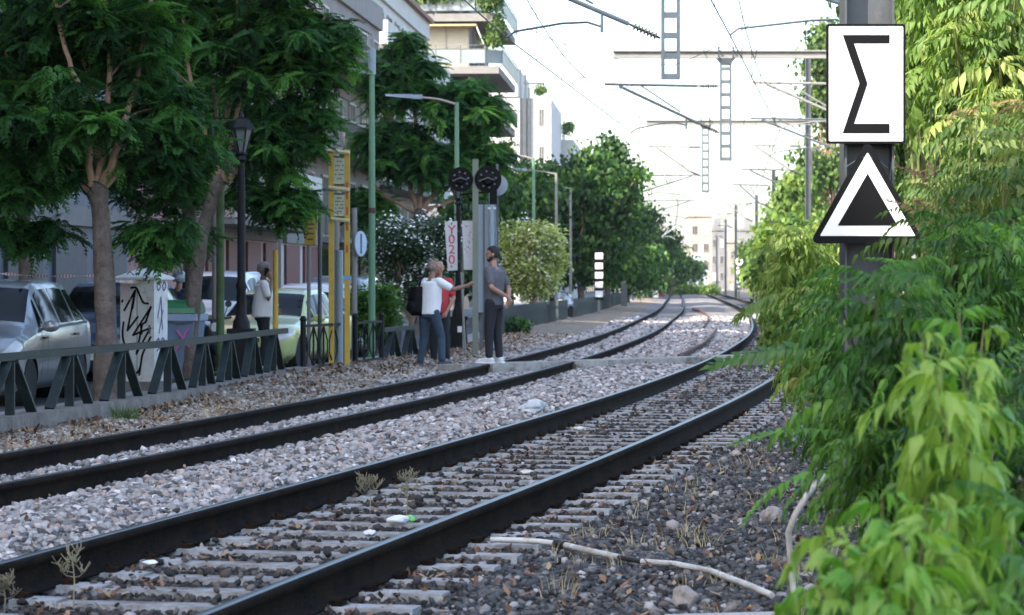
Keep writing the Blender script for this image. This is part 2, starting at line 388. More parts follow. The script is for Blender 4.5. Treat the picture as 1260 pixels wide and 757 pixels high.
# ---- leftover rusty rails between the tracks beyond the crossing
for pts, lb in (([(835, 438.5), (850, 431), (866, 423), (876, 414), (881, 405.5)], 'longer rusty disused rail curving on the ballast beyond the crossing'),
                ([(866, 403), (872, 396), (871, 389), (864, 383), (852, 379.5)], 'shorter rusty disused rail bending left, farther along the ballast')):
    b = MB(); q = [G(x, y_, -.01) for x, y_ in pts]
    b2 = [Vector(v) for v in q]
    b.tube(b2, .032, 6); b.tube([v-Vector((0, 0, .06)) for v in b2], .022, 4); b.tube([v-Vector((0, 0, .12)) for v in b2], [.04]*len(b2), 5)
    tag(b.build('disused_rail', M_orust), lb, 'rail')
# ---------------------------------------------------------------- loose stones
def rocks(name, n, sampler, cols, r0, r1, label, flat=.75, det=True):
    phi = (1+5**.5)/2
    iv = np.array([(-1, phi, 0), (1, phi, 0), (-1, -phi, 0), (1, -phi, 0), (0, -1, phi), (0, 1, phi), (0, -1, -phi), (0, 1, -phi), (phi, 0, -1), (phi, 0, 1), (-phi, 0, -1), (-phi, 0, 1)])/1.9
    if_ = np.array([(0, 11, 5), (0, 5, 1), (0, 1, 7), (0, 7, 10), (0, 10, 11), (1, 5, 9), (5, 11, 4), (11, 10, 2), (10, 7, 6), (7, 1, 8), (3, 9, 4), (3, 4, 2), (3, 2, 6), (3, 6, 8), (3, 8, 9), (4, 9, 5), (2, 4, 11), (6, 2, 10), (8, 6, 7), (9, 8, 1)])
    X, Y, Z = sampler(n); n = len(X)
    sc_ = rng.uniform(r0, r1, n)*rng.choice([.7, 1, 1, 1.25], n)*(1+np.clip(Y-14, 0, 80)/55)
    V = np.repeat(iv[None], n, 0)*rng.uniform(.62, 1.2, (n, 12, 1))
    V *= np.stack([rng.uniform(.8, 1.35, n), rng.uniform(.6, 1.1, n), rng.uniform(.5, .95, n)], 1)[:, None, :]
    a = rng.uniform(0, 2*np.pi, n); t = rng.normal(0, .5, n)
    ca, sa, ct, st = np.cos(a), np.sin(a), np.cos(t), np.sin(t)
    x = V[..., 0]*ca[:, None]-V[..., 1]*sa[:, None]; y_ = V[..., 0]*sa[:, None]+V[..., 1]*ca[:, None]; z = V[..., 2]
    x2 = x*ct[:, None]+z*st[:, None]; z2 = -x*st[:, None]+z*ct[:, None]
    V = np.stack([x2, y_, z2], 2)*sc_[:, None, None]+np.stack([X, Y, Z+sc_*.25], 1)[:, None, :]
    F = (if_[None]+12*np.arange(n)[:, None, None]).reshape(-1, 3)
    at = np.repeat(np.clip(rng.beta(1.3, 1.5, n), 0, 1), 12)
    return tag(link(name, big_mesh(name, V.reshape(-1, 3), F, [stonemat(name, cols)], at)), label, kind='stuff')
def ysamp(n, y0=10.6, y1=105): return y0*(y1/y0)**rng.random(n)
def s_pale(n):
    Y = ysamp(n); a = c1(Y); b = c2(Y); x0 = b-1.5; x1 = a-.80; X = x0+(x1-x0)*rng.random(n)
    k = np.ones(n, bool)
    for o in (-HG2, HG2): k &= np.abs(X-b-o) > .085
    # sleepers of the farther track show through near the left of the frame
    k &= ~((Y < 26) & (X-b > .3) & (X-b < 1.0) & (rng.random(n) < .45))
    X, Y = X[k], Y[k]; return X, Y, zsurf(X, Y)
def s_dark(n):
    Y = ysamp(n); a = c1(Y); X = a-.66+rng.random(n)**1.25*5.2
    o = X-a; k = (np.abs(o-HG1) > .085) & (np.abs(o+HG1) > .085)
    _, tx, ty = frame(c1, 25.); yy = Y+o*.17
    i = np.clip(np.searchsorted(SL, yy), 1, len(SL)-1); d = np.minimum(np.abs(SL[i]-yy), np.abs(SL[i-1]-yy))
    on = (d < .115) & (np.abs(o) < 1.24)
    k &= ~(on & (rng.random(len(o)) < np.where(np.abs(o) < .45, .93, .90)))
    k &= ~((np.abs(o) < 1.2) & (rng.random(n) < .02))
    X, Y = X[k], Y[k]; z = zsurf(X, Y); o = X-c1(Y); z = np.where(on[k] & (np.abs(o) < 1.24), -.175, np.where(np.abs(o) < 1.24, z+.012, z)); return X, Y, z
def s_verge(n):
    Y = ysamp(n, 20, 70); f = fx(Y); b = c2(Y)-1.2; X = f+.1+(b-f-.1)*rng.random(n)**.6; return X, Y, zsurf(X, Y)-.012
rocks('pale_ballast_stones', 82000, s_pale, pale_cols, .018, .034, 'pale grey and pinkish crushed stones of the ballast')
def s_in(n):
    X, Y, z = s_dark(n); k = np.abs(X-c1(Y)) < 1.22; return X[k], Y[k], z[k]
def s_out(n):
    X, Y, z = s_dark(n); k = np.abs(X-c1(Y)) >= 1.22; return X[k], Y[k], z[k]
rocks('track_bed_stones', 80000, s_in, [(.018, .017, .016), (.03, .028, .026), (.05, .046, .043), (.085, .07, .06), (.17, .15, .14)], .014, .027, 'dark brownish stones between the sleepers of the nearer track')  # darker tones than the ballast beside the track
rocks('dark_ballast_stones', 80000, s_out, [tuple(v*.85 for v in c) for c in dark_cols], .015, .028, 'dark grey crushed stones between and beside the rails')
rocks('verge_stones', 17000, s_verge, [(.10, .08, .06), (.24, .20, .16), (.38, .33, .28), (.55, .5, .46)], .012, .028, 'small dusty stones on the verge by the railing')
def s_scatter(n):   # a few pale ones among the dark
    Y = ysamp(n); a = c1(Y); X = a-.6+rng.random(n)*4; k = (np.abs(X-a-HG1) > .1) & (np.abs(X-a+HG1) > .1); X, Y = X[k], Y[k]; return X, Y, zsurf(X, Y)+.01
rocks('stray_pale_stones', 900, s_scatter, [(.2, .19, .19), (.35, .33, .34), (.5, .49, .49)], .018, .034, 'stray pale stones among the dark ballast')
# ---- fallen leaves
def litter(name, n, samp, cols, size, label):
    X, Y, Z = samp(n); n = len(X)
    base = np.array([(-1, 0, 0), (-.35, -.42, .12), (.4, -.36, .02), (1.1, 0, .2), (.4, .36, .1), (-.35, .42, .16)])
    s = rng.uniform(.5, 1.2, n)*size*(1+np.clip(Y-20, 0, 40)/60); a = rng.uniform(0, 6.28, n); p = rng.normal(0, .5, n)
    V = np.repeat(base[None], n, 0)*rng.uniform(.75, 1.25, (n, 6, 3))
    x = V[..., 0]; y_ = V[..., 1]; z = V[..., 2]
    x2 = x*np.cos(p)[:, None]+z*np.sin(p)[:, None]; z2 = -x*np.sin(p)[:, None]+z*np.cos(p)[:, None]
    x3 = x2*np.cos(a)[:, None]-y_*np.sin(a)[:, None]; y3 = x2*np.sin(a)[:, None]+y_*np.cos(a)[:, None]
    V = np.stack([x3, y3, z2], 2)*s[:, None, None]+np.stack([X, Y, Z+.03+s*.2], 1)[:, None, :]
    F = (np.array([(0, 1, 2, 3), (0, 3, 4, 5)])[None]+6*np.arange(n)[:, None, None]).reshape(-1, 4)
    return tag(link(name, big_mesh(name, V.reshape(-1, 3), F, [stonemat(name, cols)], np.repeat(rng.random(n), 6))), label, kind='stuff')
brown = [(.05, .028, .018), (.13, .065, .04), (.22, .12, .075), (.30, .19, .11), (.36, .27, .17)]
def s_lr(n):
    Y = ysamp(n, 10.6, 50); a = c1(Y); X = a+.9+rng.random(n)**.8*3.6
    k = noise2(X*1.3, Y*.9) > rng.uniform(-.9, .9, n); X, Y = X[k], Y[k]; return X, Y, zsurf(X, Y)
def s_lm(n):
    Y = ysamp(n, 11, 55); a = c1(Y); e = rng.random(n); X = np.where(e < .5, a-.6+rng.random(n)*.35, np.where(e < .75, a+.85+rng.random(n)*.3, c2(Y)+.6+rng.random(n)*2.2)); return X, Y, zsurf(X, Y)
def s_lv(n):
    Y = ysamp(n, 20, 70); f = fx(Y); X = f+.15+rng.random(n)**1.6*1.5
    k = noise2(X*2, Y*.9) > rng.uniform(-.5, 1.3, n); X, Y = X[k], Y[k]; return X, Y, zsurf(X, Y)-.01
litter('fallen_leaves', 6500, s_lr, brown, .03, 'brown fallen leaves on the dark ballast by the bushes')
litter('fallen_leaves_on_track', 2200, s_lm, brown, .03, 'brown fallen leaves caught along the rails')
litter('fallen_leaves_on_verge', 13000, s_lv, brown, .035, 'dry brown leaves along the foot of the low wall')
# ---- dry grass and stalks
def blades(name, pts, h, col_, label, n=60, spread=.18, wid=.003, lean=.35, cat=None, kind=None, group=None):
    V = []; F = []; at = []
    for (x, y_, z) in pts:
        for k in range(n):
            a = random.uniform(0, 6.28); r = spread*random.random()**.7; hh = h*random.uniform(.4, 1.1); l = lean*random.uniform(.2, 1.2)
            bx, by = x+r*math.cos(a), y_+r*math.sin(a); a2 = a+random.uniform(-.9, .9); w = wid*random.uniform(.7, 1.5); v = random.random(); i0 = len(V)
            for q in range(4):
                t = q/3; d = l*hh*t*t; ww = w*(1-.85*t); px_, py_ = bx+d*math.cos(a2), by+d*math.sin(a2)
                V += [(px_-ww, py_, z+hh*t), (px_+ww, py_, z+hh*t)]; at += [v, v]
            for q in range(3): F.append((i0+2*q, i0+2*q+1, i0+2*q+3, i0+2*q+2))
    return tag(link(name, big_mesh(name, V, F, [leafmat(name+'_mat', col_, .2)], at)), label, cat, group, kind)
straw = [(.30, .23, .13), (.42, .34, .21), (.5, .43, .28)]
pts = []
for k in range(150):
    Y = 11+random.random()**1.3*38; a = float(c1(Y)); X = a+1.35+random.random()*2.6; pts.append((X, Y, float(zsurf(np.array([X]), np.array([Y]))[0])))
blades('dry_grass', pts, .11, straw, 'dry straw coloured grass on the dark ballast', 9, .12, .0025, .8, kind='stuff')
pts = [(float(fx(Y))+random.uniform(.2, 1.5), Y, -.2) for Y in [random.uniform(22, 64) for _ in range(170)]]
blades('verge_dry_grass', pts, .10, straw, 'dry straw coloured grass on the verge', 12, .15, .003, .8, kind='stuff')
green = [(.03, .07, .02), (.06, .13, .035), (.10, .19, .05)]
for px, py, hh, s, lb in ((690, 421, .13, .26, 'low green grass tuft left of the farther track beyond the crossing'), (152, 517, .16, .14, 'dark green weed growing at the foot of the low wall, leftmost'),
                       (545, 452, .05, .15, 'flat green weed by the left end of the crossing'), (235, 476, .14, .3, 'green weed at the foot of the wall beneath the slanted dark railing'), (868, 452, .06, .2, 'small green weed on the pale ballast just before the crossing'), (645, 404, .35, .35, 'tall dark green grass clump by the far railing')):
    p = G(px, py)
    blades('grass_tuft', [(p.x, p.y, -.19)], hh, green, lb, 120, s, .005, .8, 'grass')
def stalk(px, py, h, lb, br=14, seed=1, bushy=.35):
    random.seed(seed); p = G(px, py, -.2); b = MB(); b.tube([p, p+Vector((.006, 0, h*.5)), p+Vector((-.004, 0, h))], [.0035, .003, .002], 5)
    for k in range(br):
        z = h*random.uniform(.45, .98); a = random.uniform(0, 6.28); l = h*bushy*random.uniform(.4, 1); q = p+Vector((0, 0, z))
        e = q+Vector((math.cos(a)*l, math.sin(a)*l, l*.55)); b.tube([q, (q+e)/2-Vector((0, 0, .01)), e], [.002, .0016, .001], 4)
        for m in range(9):
            f = q.lerp(e, random.uniform(.4, 1)); b.tube([f, f+Vector((random.uniform(-.03, .03), random.uniform(-.03, .03), random.uniform(.01, .045)))], [.0012, .0022], 4)
    tag(b.build('dry_weed', mat('dry_stalk', (.27, .24, .16), .8, vary=.25)), lb, 'weed')
stalk(90, 752, .27, 'dead branching weed stalk standing between the rails, nearest at left', 8, 3)
stalk(455, 632, .23, 'bushy dry weed against the left rail of the nearer track', 13, 4, .5)
stalk(500, 641, .28, 'taller dry weed beside the green and white wrapper', 11, 5, .4)
stalk(5, 756, .14, 'dry weed tips at the bottom left corner between the rails', 12, 6, .6)
random.seed(21)
# ---- pipes, slab, litter
M_pvc = mat('white_conduit', (.55, .55, .53), .55, vary=.12, scale=6, c2=(.33, .31, .28), c2scale=5)
M_blk = mat('black_joint', (.02, .02, .02), .6)
M_white = mat('white_plastic', (.75, .76, .78), .45, vary=.08)
r_ = empty('conduit_pipe', G(700, 672), 0, 'pale plastic conduit pipe lying across the dark ballast', 'pipe')
def rel(o, pts): return [Vector(p)-o.location for p in pts]
b = MB(); b.tube(rel(r_, [G(604, 664, -.13), G(640, 665, -.13), G(665, 666.5, -.135), G(684, 669, -.14)]), .016, 10); b.build('pipe', M_pvc, r_, True)
b = MB(); b.tube(rel(r_, [G(684, 669, -.14), G(696, 671, -.14)]), .025, 10); b.build('joint', M_blk, r_, True)
b = MB(); b.tube(rel(r_, [G(696, 671, -.14), G(720, 677, -.145), G(762, 686, -.15)]), .017, 10); b.build('pipe', M_pvc, r_, True)
b = MB(); b.tube(rel(r_, [G(762, 686, -.15), G(776, 688.5, -.15), G(790, 691, -.155)]), .014, 10); b.build('joint', M_blk, r_, True)
b = MB(); b.tube(rel(r_, [G(790, 691, -.155), G(830, 694, -.15), G(875, 703, -.14), G(925, 722, -.12), G(950, 733, -.14)]), .016, 10); b.build('pipe', M_pvc, r_, True)
b = MB(); e = G(978, 738, -.12)
b.tube([e, e+Vector((-.012, .02, .1)), P(970, 655, 11.9), P(978, 634, 11.9), P(994, 608, 11.9), P(1014, 585, 12)], .014, 10)
tag(b.build('bent_conduit_pipe', M_pvc, None, True), 'pale conduit pipe rising out of the ground among the leaves', 'pipe')
b = MB(); p = G(905, 765, -.13); b.box((p.x, p.y, -.17), (.5, .45, .1), rz=.2)
tag(b.build('concrete_cover', mat('slab_concrete', (.42, .41, .41), .8, vary=.15, scale=4, bump=.3)), 'pale concrete cover slab at the bottom edge, below the pipe', 'slab')
def crumple(name, px, py, s, m, lb, cat, zz=.0, fl=.5, seed=0):
    r2 = np.random.default_rng(seed+5); bm = bmesh.new(); bmesh.ops.create_icosphere(bm, subdivisions=3, radius=1)
    ks = r2.normal(0, 3.2, (6, 3)); ph = r2.uniform(0, 6, 6)
    for v in bm.verts:
        d = sum(math.sin(float(np.dot(ks[i], v.co))+ph[i]) for i in range(6))/6
        v.co *= (1+.45*d); v.co.z *= fl
    me = bpy.data.meshes.new(name); bm.to_mesh(me); bm.free(); me.materials.append(m)
    p = G(px, py, -.17+zz); o = link(name, me, None, None, (p.x, p.y, -.17+zz+s*fl*.5)); o.scale = (s, s*.8, s); o.rotation_euler = (0, 0, r2.uniform(0, 6))
    return tag(o, lb, cat)
M_bag = mat('thin_bag', (.62, .65, .68), .3, vary=.1, trans=.25)
M_paper = mat('waste_paper', (.6, .58, .55), .8); M_wg = mat('green_wrapper', (.15, .5, .12), .4)
M_stone = mat('big_pale_stone', (.42, .38, .36), .9, vary=.25, scale=20, bump=.6, bscale=60)
crumple('plastic_bag', 655, 508, .13, M_bag, 'translucent white plastic bag beside the left rail of the nearer track', 'bag', .06, .7, 1)
crumple('wrapper', 490, 644, .07, M_white, 'white crumpled wrapper between the rails', 'wrapper', 0, .45, 2)
crumple('wrapper', 503, 641, .045, M_wg, 'bright green crumpled wrapper between the rails', 'wrapper', 0, .5, 3)
crumple('wrapper', 455, 658, .04, M_white, 'small white scrap at the inside of the right rail', 'wrapper', 0, .5, 4)
crumple('paper_scrap', 185, 695, .045, M_white, 'white scrap of paper inside the near left rail, toward the left', 'paper', 0, .4, 5)
crumple('paper_scrap', 648, 583, .07, M_paper, 'flat white paper between the rails, farther along', 'paper', 0, .25, 6)
crumple('paper_scrap', 712, 530, .07, M_paper, 'crumpled pale paper between the rails, farthest along', 'paper', 0, .4, 7)
crumple('paper_cup', 337, 543, .06, M_white, 'round white scrap on the pale ballast beside the farther track', 'litter', .03, .8, 8)
crumple('paper_scrap', 323, 468, .07, M_paper, 'pale paper scrap on the verge below the railing', 'paper', .02, .5, 9)
crumple('pale_rock', 121, 560, .075, M_stone, 'large pale stone lying between the rails of the farther track', 'stone', 0, .8, 10)
crumple('pale_rock', 843, 744, .07, M_stone, 'largest pale stone at the bottom edge near the pipe', 'stone', 0, .8, 11)
crumple('pale_rock', 948, 640, .08, M_stone, 'rounded grey stone beside the foliage by the bent pipe', 'stone', 0, .7, 12)
# ---------------------------------------------------------------- the Sigma sign on its steel mast
M_steel = mat('painted_steel_grey', (.075, .083, .092), .5, metal=.2, vary=.15, scale=4, c2=(.16, .13, .11), c2scale=3, c2amt=.2)
M_dsteel = mat('dark_steel', (.055, .065, .075), .55, metal=.3, vary=.2, scale=5)
M_msteel = mat('galvanised_steel', (.10, .115, .13), .5, metal=.2, vary=.15, scale=5)
M_psteel = mat('pale_steel', (.22, .215, .20), .7, metal=.0, vary=.12, scale=3)
M_sblack = mat('sign_black', (.0035, .0035, .004), .6, vary=.1, spec=.15)
M_swhite = mat('sign_white', (.80, .80, .79), .45, vary=.04, scale=3, c2=(.55, .53, .48), c2scale=2.5, c2amt=.12)
def hmast(name, x, y, z1, w, d, label, rz=0, m=None, z0=-.3, th=.014, group=None):
    """H section steel mast with base plate; web faces the track"""
    r = empty(name, (x, y, z0), rz, label, 'mast', group); h = z1-z0
    b = MB(); b.box((-w/2+th/2, 0, h/2), (th, d, h)); b.box((w/2-th/2, 0, h/2), (th, d, h)); b.box((0, 0, h/2), (w-2*th, th, h))
    b.build('mast_profile', m or M_steel, r)
    b = MB(); b.box((0, 0, .06), (w+.18, d+.18, .05)); b.build('base_plate', m or M_steel, r)
    return r
SY = 17.0
hmast('signal_mast', (1071-CX)/FPX*SY, SY+.18, 8.6, .315, .28, 'thick grey steel mast carrying the square and triangular black and white signs')
s = empty('sigma_sign', P(1065, 103.5, SY-.02), R(0), 'white square railway sign with a black Greek sigma on the steel mast', 'sign')
kx = SY/FPX
def rrect(w, h, r, n=5):
    out = []
    for cx_, cy_, a0 in ((w/2-r, h/2-r, 0), (-w/2+r, h/2-r, 90), (-w/2+r, -h/2+r, 180), (w/2-r, -h/2+r, 270)):
        for k in range(n+1): a = R(a0+90*k/n); out.append((cx_+r*math.cos(a), cy_+r*math.sin(a)))
    return out
FT = lambda y0: (lambda x, y, d: Vector((x, y0-d, y)))
b = MB(); b.prism(rrect(97*kx, 147*kx, .012), FT(.0), .02); b.build('border_plate', M_sblack, s)
b = MB(); b.prism(rrect(91*kx, 141*kx, .008), FT(-.0205), .003); b.build('white_face', M_swhite, s)
def sg(x, y): return ((x-381)/2.294*kx, (238.5-y)/2.294*kx)
poly = [sg(*p) for p in ((315, 101), (447, 101), (447, 125), (347, 125), (385, 238), (347, 351), (447, 351), (447, 378), (315, 378), (362, 238))]
b = MB(); b.prism(poly, FT(-.0245), .002); b.build('sigma_letter', M_sblack, s)
b = MB()
for zz in (.25, -.25): b.box((0, .03, zz), (.30, .03, .04))
b.build('mounting_bracket', M_msteel, s)
s2 = empty('warning_triangle', P(1067, 238, SY-.07), 0, 'black triangular sign with white outline below the sigma sign, half covered by leaves', 'sign')
def tg(x, y): return ((x-384)/2.294*kx, (545-y)/2.294*kx)
def rtri(pts, r, n=5):
    out = []
    k = len(pts)
    for i in range(k):
        p = Vector(pts[i]); a = (Vector(pts[i-1])-p).normalized(); c = (Vector(pts[(i+1) % k])-p).normalized()
        half = a.angle(c)/2; t = r/math.tan(half); ctr = p+(a+c).normalized()*(r/math.sin(half))
        s0 = p+a*t-ctr; e0 = p+c*t-ctr
        a0 = math.atan2(s0.y, s0.x); a1 = math.atan2(e0.y, e0.x)
        da = (a1-a0+math.pi) % (2*math.pi)-math.pi
        for q in range(n+1): an = a0+da*q/n; out.append((ctr.x+r*math.cos(an), ctr.y+r*math.sin(an)))
    return out
b = MB(); b.prism(rtri([tg(384, 392), tg(222, 686), tg(546, 686)], .03), FT(0), .018); b.build('border_plate', M_sblack, s2)
b = MB(); o_ = rtri([tg(384, 430), tg(250, 665), tg(518, 665)], .004, 2); b.prism(o_, FT(-.0185), .003); b.build('white_outline', M_swhite, s2)
b = MB(); o_ = rtri([tg(384, 489), tg(300, 636), tg(468, 636)], .002, 2); b.prism(o_, FT(-.022), .002); b.build('black_centre', M_sblack, s2)
b = MB(); b.tube([Vector((-.14, .06, .16)), Vector((-.06, -.01, .215)), Vector((0, -.022, .235)), Vector((.06, -.01, .215)), Vector((.14, .06, .16))], .003, 5)
b.build('fixing_wire', M_msteel, s2)
# ---------------------------------------------------------------- foliage machinery
def leaflet(L, w, n=3, droop=.3, fold=.35):
    """one leaflet along +x as strips either side of a midrib"""
    V = []; F = []
    prof_ = {2: [0, 1, .0], 3: [.3, 1, .5, .0], 4: [.35, 1, .66, .27, 0]}[n]
    for i in range(n+1):
        t = i/n; x = L*t; z = -droop*L*t*t; ww = w*prof_[i]+.0006
        V += [(x, -ww, z+fold*ww), (x, 0, z), (x, ww, z+fold*ww)]
    for i in range(n):
        a = 3*i; F += [(a, a+1, a+4, a+3), (a+1, a+2, a+5, a+4)]
    return np.array(V), np.array(F)
def frond(L, pairs, ll, lw, n=3, arch=.5, ldroop=.5, sweep=.5, seed=0, taper=.5, rach=.0025):
    r2 = random.Random(seed); V = []; F = []; nb = 0
    lv, lf = leaflet(1, 1, n, 0, 0)
    def rp(t): return Vector((L*t*math.cos(arch*t*.9), 0, -L*t*math.sin(arch*t*.9)*.9))
    for i in range(4):      # rachis as a thin ribbon
        a = rp(i/4); c = rp((i+1)/4); V += [(a.x, -rach, a.z+.001), (a.x, rach, a.z+.001), (c.x, rach, c.z+.001), (c.x, -rach, c.z+.001)]; F.append((nb, nb+1, nb+2, nb+3)); nb += 4
    tl = [(t, sd) for t in [(.16+.80*(i/(pairs-1))) for i in range(pairs)] for sd in (-1, 1)]+[(1., 0)]
    for t, sd in tl:
        o = rp(t); sz = ll*(1-taper*abs(t-.35))*r2.uniform(.85, 1.12)
        l_, f_ = leaflet(sz, lw*sz/ll, n, r2.uniform(.3, .7)*ldroop, .4)
        ang = sd*(math.pi/2-sweep*(.5+.8*t))+r2.uniform(-.12, .12); pt = -(ldroop*r2.uniform(.35, 1.0))
        M = Matrix.Rotation(ang, 3, 'Z') @ Matrix.Rotation(-pt, 3, 'Y') @ Matrix.Rotation(sd*r2.uniform(-.3, .5), 3, 'X')
        M = np.array(M); l_ = l_ @ M.T+np.array(o); V += l_.tolist(); F += (f_+nb).tolist(); nb += len(l_)
    return np.array(V), np.array(F)
def scatter(name, tmpls, pos, dirs, scales, mats, var, parent=None, roll=.5):
    """place templates (+x axis) along dirs; returns ONE foliage mesh"""
    pos = np.asarray(pos, float); dirs = np.asarray(dirs, float); n = len(pos)
    d = dirs/np.linalg.norm(dirs, axis=1)[:, None]; up = np.array([0, 0, 1.])[None]+rng.normal(0, roll*.35, (n, 3))
    s = np.cross(up, d); s /= np.linalg.norm(s, axis=1)[:, None]+1e-9; u = np.cross(d, s)
    pick = rng.integers(0, len(tmpls), n); VV = []; FF = []; AA = []; nb = 0
    for k, (tv, tf) in enumerate(tmpls):
        ix = np.where(pick == k)[0]
        if not len(ix): continue
        sc_ = np.asarray(scales)[ix][:, None, None]
        W_ = (tv[None, :, 0, None]*d[ix][:, None, :]+tv[None, :, 1, None]*s[ix][:, None, :]+tv[None, :, 2, None]*u[ix][:, None, :])*sc_+pos[ix][:, None, :]
        F_ = tf[None]+(len(tv)*np.arange(len(ix)))[:, None, None]+nb
        VV.append(W_.reshape(-1, 3)); FF.append(F_.reshape(-1, 4)); AA.append(np.repeat(np.asarray(var)[ix], len(tv))); nb += len(ix)*len(tv)
    return link(name, big_mesh(name, np.vstack(VV), np.vstack(FF), [mats], np.clip(np.concatenate(AA)+rng.normal(0, .05, nb), 0, 1)), None, parent)
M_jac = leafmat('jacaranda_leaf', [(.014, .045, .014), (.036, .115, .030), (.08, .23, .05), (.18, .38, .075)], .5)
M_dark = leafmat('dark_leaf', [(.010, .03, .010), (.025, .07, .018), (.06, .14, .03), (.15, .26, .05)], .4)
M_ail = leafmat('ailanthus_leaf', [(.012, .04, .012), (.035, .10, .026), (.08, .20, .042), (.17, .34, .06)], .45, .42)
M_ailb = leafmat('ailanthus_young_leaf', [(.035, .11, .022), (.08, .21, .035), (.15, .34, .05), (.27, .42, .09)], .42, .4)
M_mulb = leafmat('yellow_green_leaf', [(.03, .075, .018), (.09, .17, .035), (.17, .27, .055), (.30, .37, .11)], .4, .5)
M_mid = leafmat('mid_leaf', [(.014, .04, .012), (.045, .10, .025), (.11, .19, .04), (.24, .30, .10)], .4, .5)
M_red = leafmat('red_tip_leaf', [(.16, .10, .05), (.28, .19, .09), (.36, .30, .12)], .4, .5)
M_bark = mat('tree_bark', (.115, .09, .075), .95, vary=.35, scale=9, bump=1, bscale=35, c2=(.19, .16, .14), c2scale=4)
M_limb = mat('limb_bark', (.34, .22, .15), .9, vary=.25, scale=8, bump=.6, bscale=45)
M_stem = mat('green_stem', (.16, .17, .06), .7, vary=.2)
def wob(a, b, k=5, amp=.06, sd=0):
    r2 = random.Random(sd); a = Vector(a); b = Vector(b); out = []
    for i in range(k+1):
        t = i/k; p = a.lerp(b, t)
        if 0 < i < k: p += Vector((r2.uniform(-1, 1), r2.uniform(-1, 1), r2.uniform(-.5, .5)))*amp
        out.append(p)
    return out
jf = [frond(.42, 10, .115, .026, 2, arch=a, ldroop=.45, sweep=.75, seed=i, taper=.8, rach=.003) for i, a in enumerate((.3, .6, 1.0))]
def jacaranda(name, base, trunk, r0, limbs, lobes, label, nclump=200, per=15, fr=jf, fs=1.0, m=None, limbm=None, cat='tree', group=None, droop=.35, bias=0.):
    r = empty(name, base, 0, label, cat, group); b0 = Vector(base); r2 = random.Random(len(name)+int(base[1]*10))
    loc = lambda p: Vector(p)-b0
    b = MB(); k = len(trunk); tr = [loc(p) for p in trunk]
    rr = [r0*(1.25 if i == 0 else 1)*(1-.22*i/(k-1)) for i in range(k)]
    tr2 = []; rr2 = []
    for i in range(k-1):
        for j in range(4): t = j/4; tr2.append(tr[i].lerp(tr[i+1], t)+Vector((r2.uniform(-1, 1), 0, 0))*r0*.07); rr2.append((rr[i]*(1-t)+rr[i+1]*t)*r2.uniform(.95, 1.06))
    tr2 += [tr[-1], tr[-1]+Vector((0, 0, r0*.8))]; rr2 += [rr[-1]*1.25, rr[-1]*.7]
    b.tube(tr2, rr2, 12); b.build('trunk', M_bark, r, True)
    tips = []
    b = MB()
    for li, (pts, rad) in enumerate(limbs):
        pts = [loc(p) for p in pts]; q = []
        for i in range(len(pts)-1): q += wob(pts[i], pts[i+1], 4, rad*.45, li*7+i)[:-1]
        q.append(pts[-1]); b.tube(q, [rad*(1-.55*i/(len(q)-1)) for i in range(len(q))], 8); tips += q[len(q)//2:]
        for j in range(2):
            s_ = q[r2.randrange(len(q)//2, len(q))]; e = s_+Vector((r2.uniform(-1, 1), r2.uniform(0, 1), r2.uniform(.1, .9)))*.5; b.tube(wob(s_, e, 3, .03, j), [rad*.3, rad*.25, rad*.2, rad*.1], 5)
    b.build('limbs', limbm or M_limb, r, True)
    C = []
    for (c, rad, share) in lobes:
        c = loc(c); n = int(nclump*share)
        for _ in range(n):
            v = Vector((r2.gauss(0, 1), r2.gauss(0, 1), r2.gauss(0, 1))).normalized()*(r2.random()**.42); C.append(c+Vector((v.x*rad[0], v.y*rad[1], v.z*rad[2])))
    pos = []; dr = []; scl = []; va = []
    for c in C:
        cv = r2.betavariate(1.3, 2.6)+bias; a0 = r2.uniform(0, 6.28); lift = r2.uniform(-.15, .35)
        for j in range(per):
            a = a0+6.28*j/per+r2.uniform(-.3, .3); pit = lift-droop*r2.random()+ (.5 if j % 4 == 0 else 0)
            pos.append(c+Vector((r2.uniform(-.07, .07), r2.uniform(-.07, .07), r2.uniform(-.06, .06)))*fs); dr.append((math.cos(a), math.sin(a), pit)); scl.append(fs*r2.uniform(.7, 1.15)); va.append(cv+r2.gauss(0, .1))
    scatter('crown', fr, pos, dr, scl, m or M_jac, va, r)
    return r
def Q(px, py, Y, dy=0): return P(px, py, Y+dy)
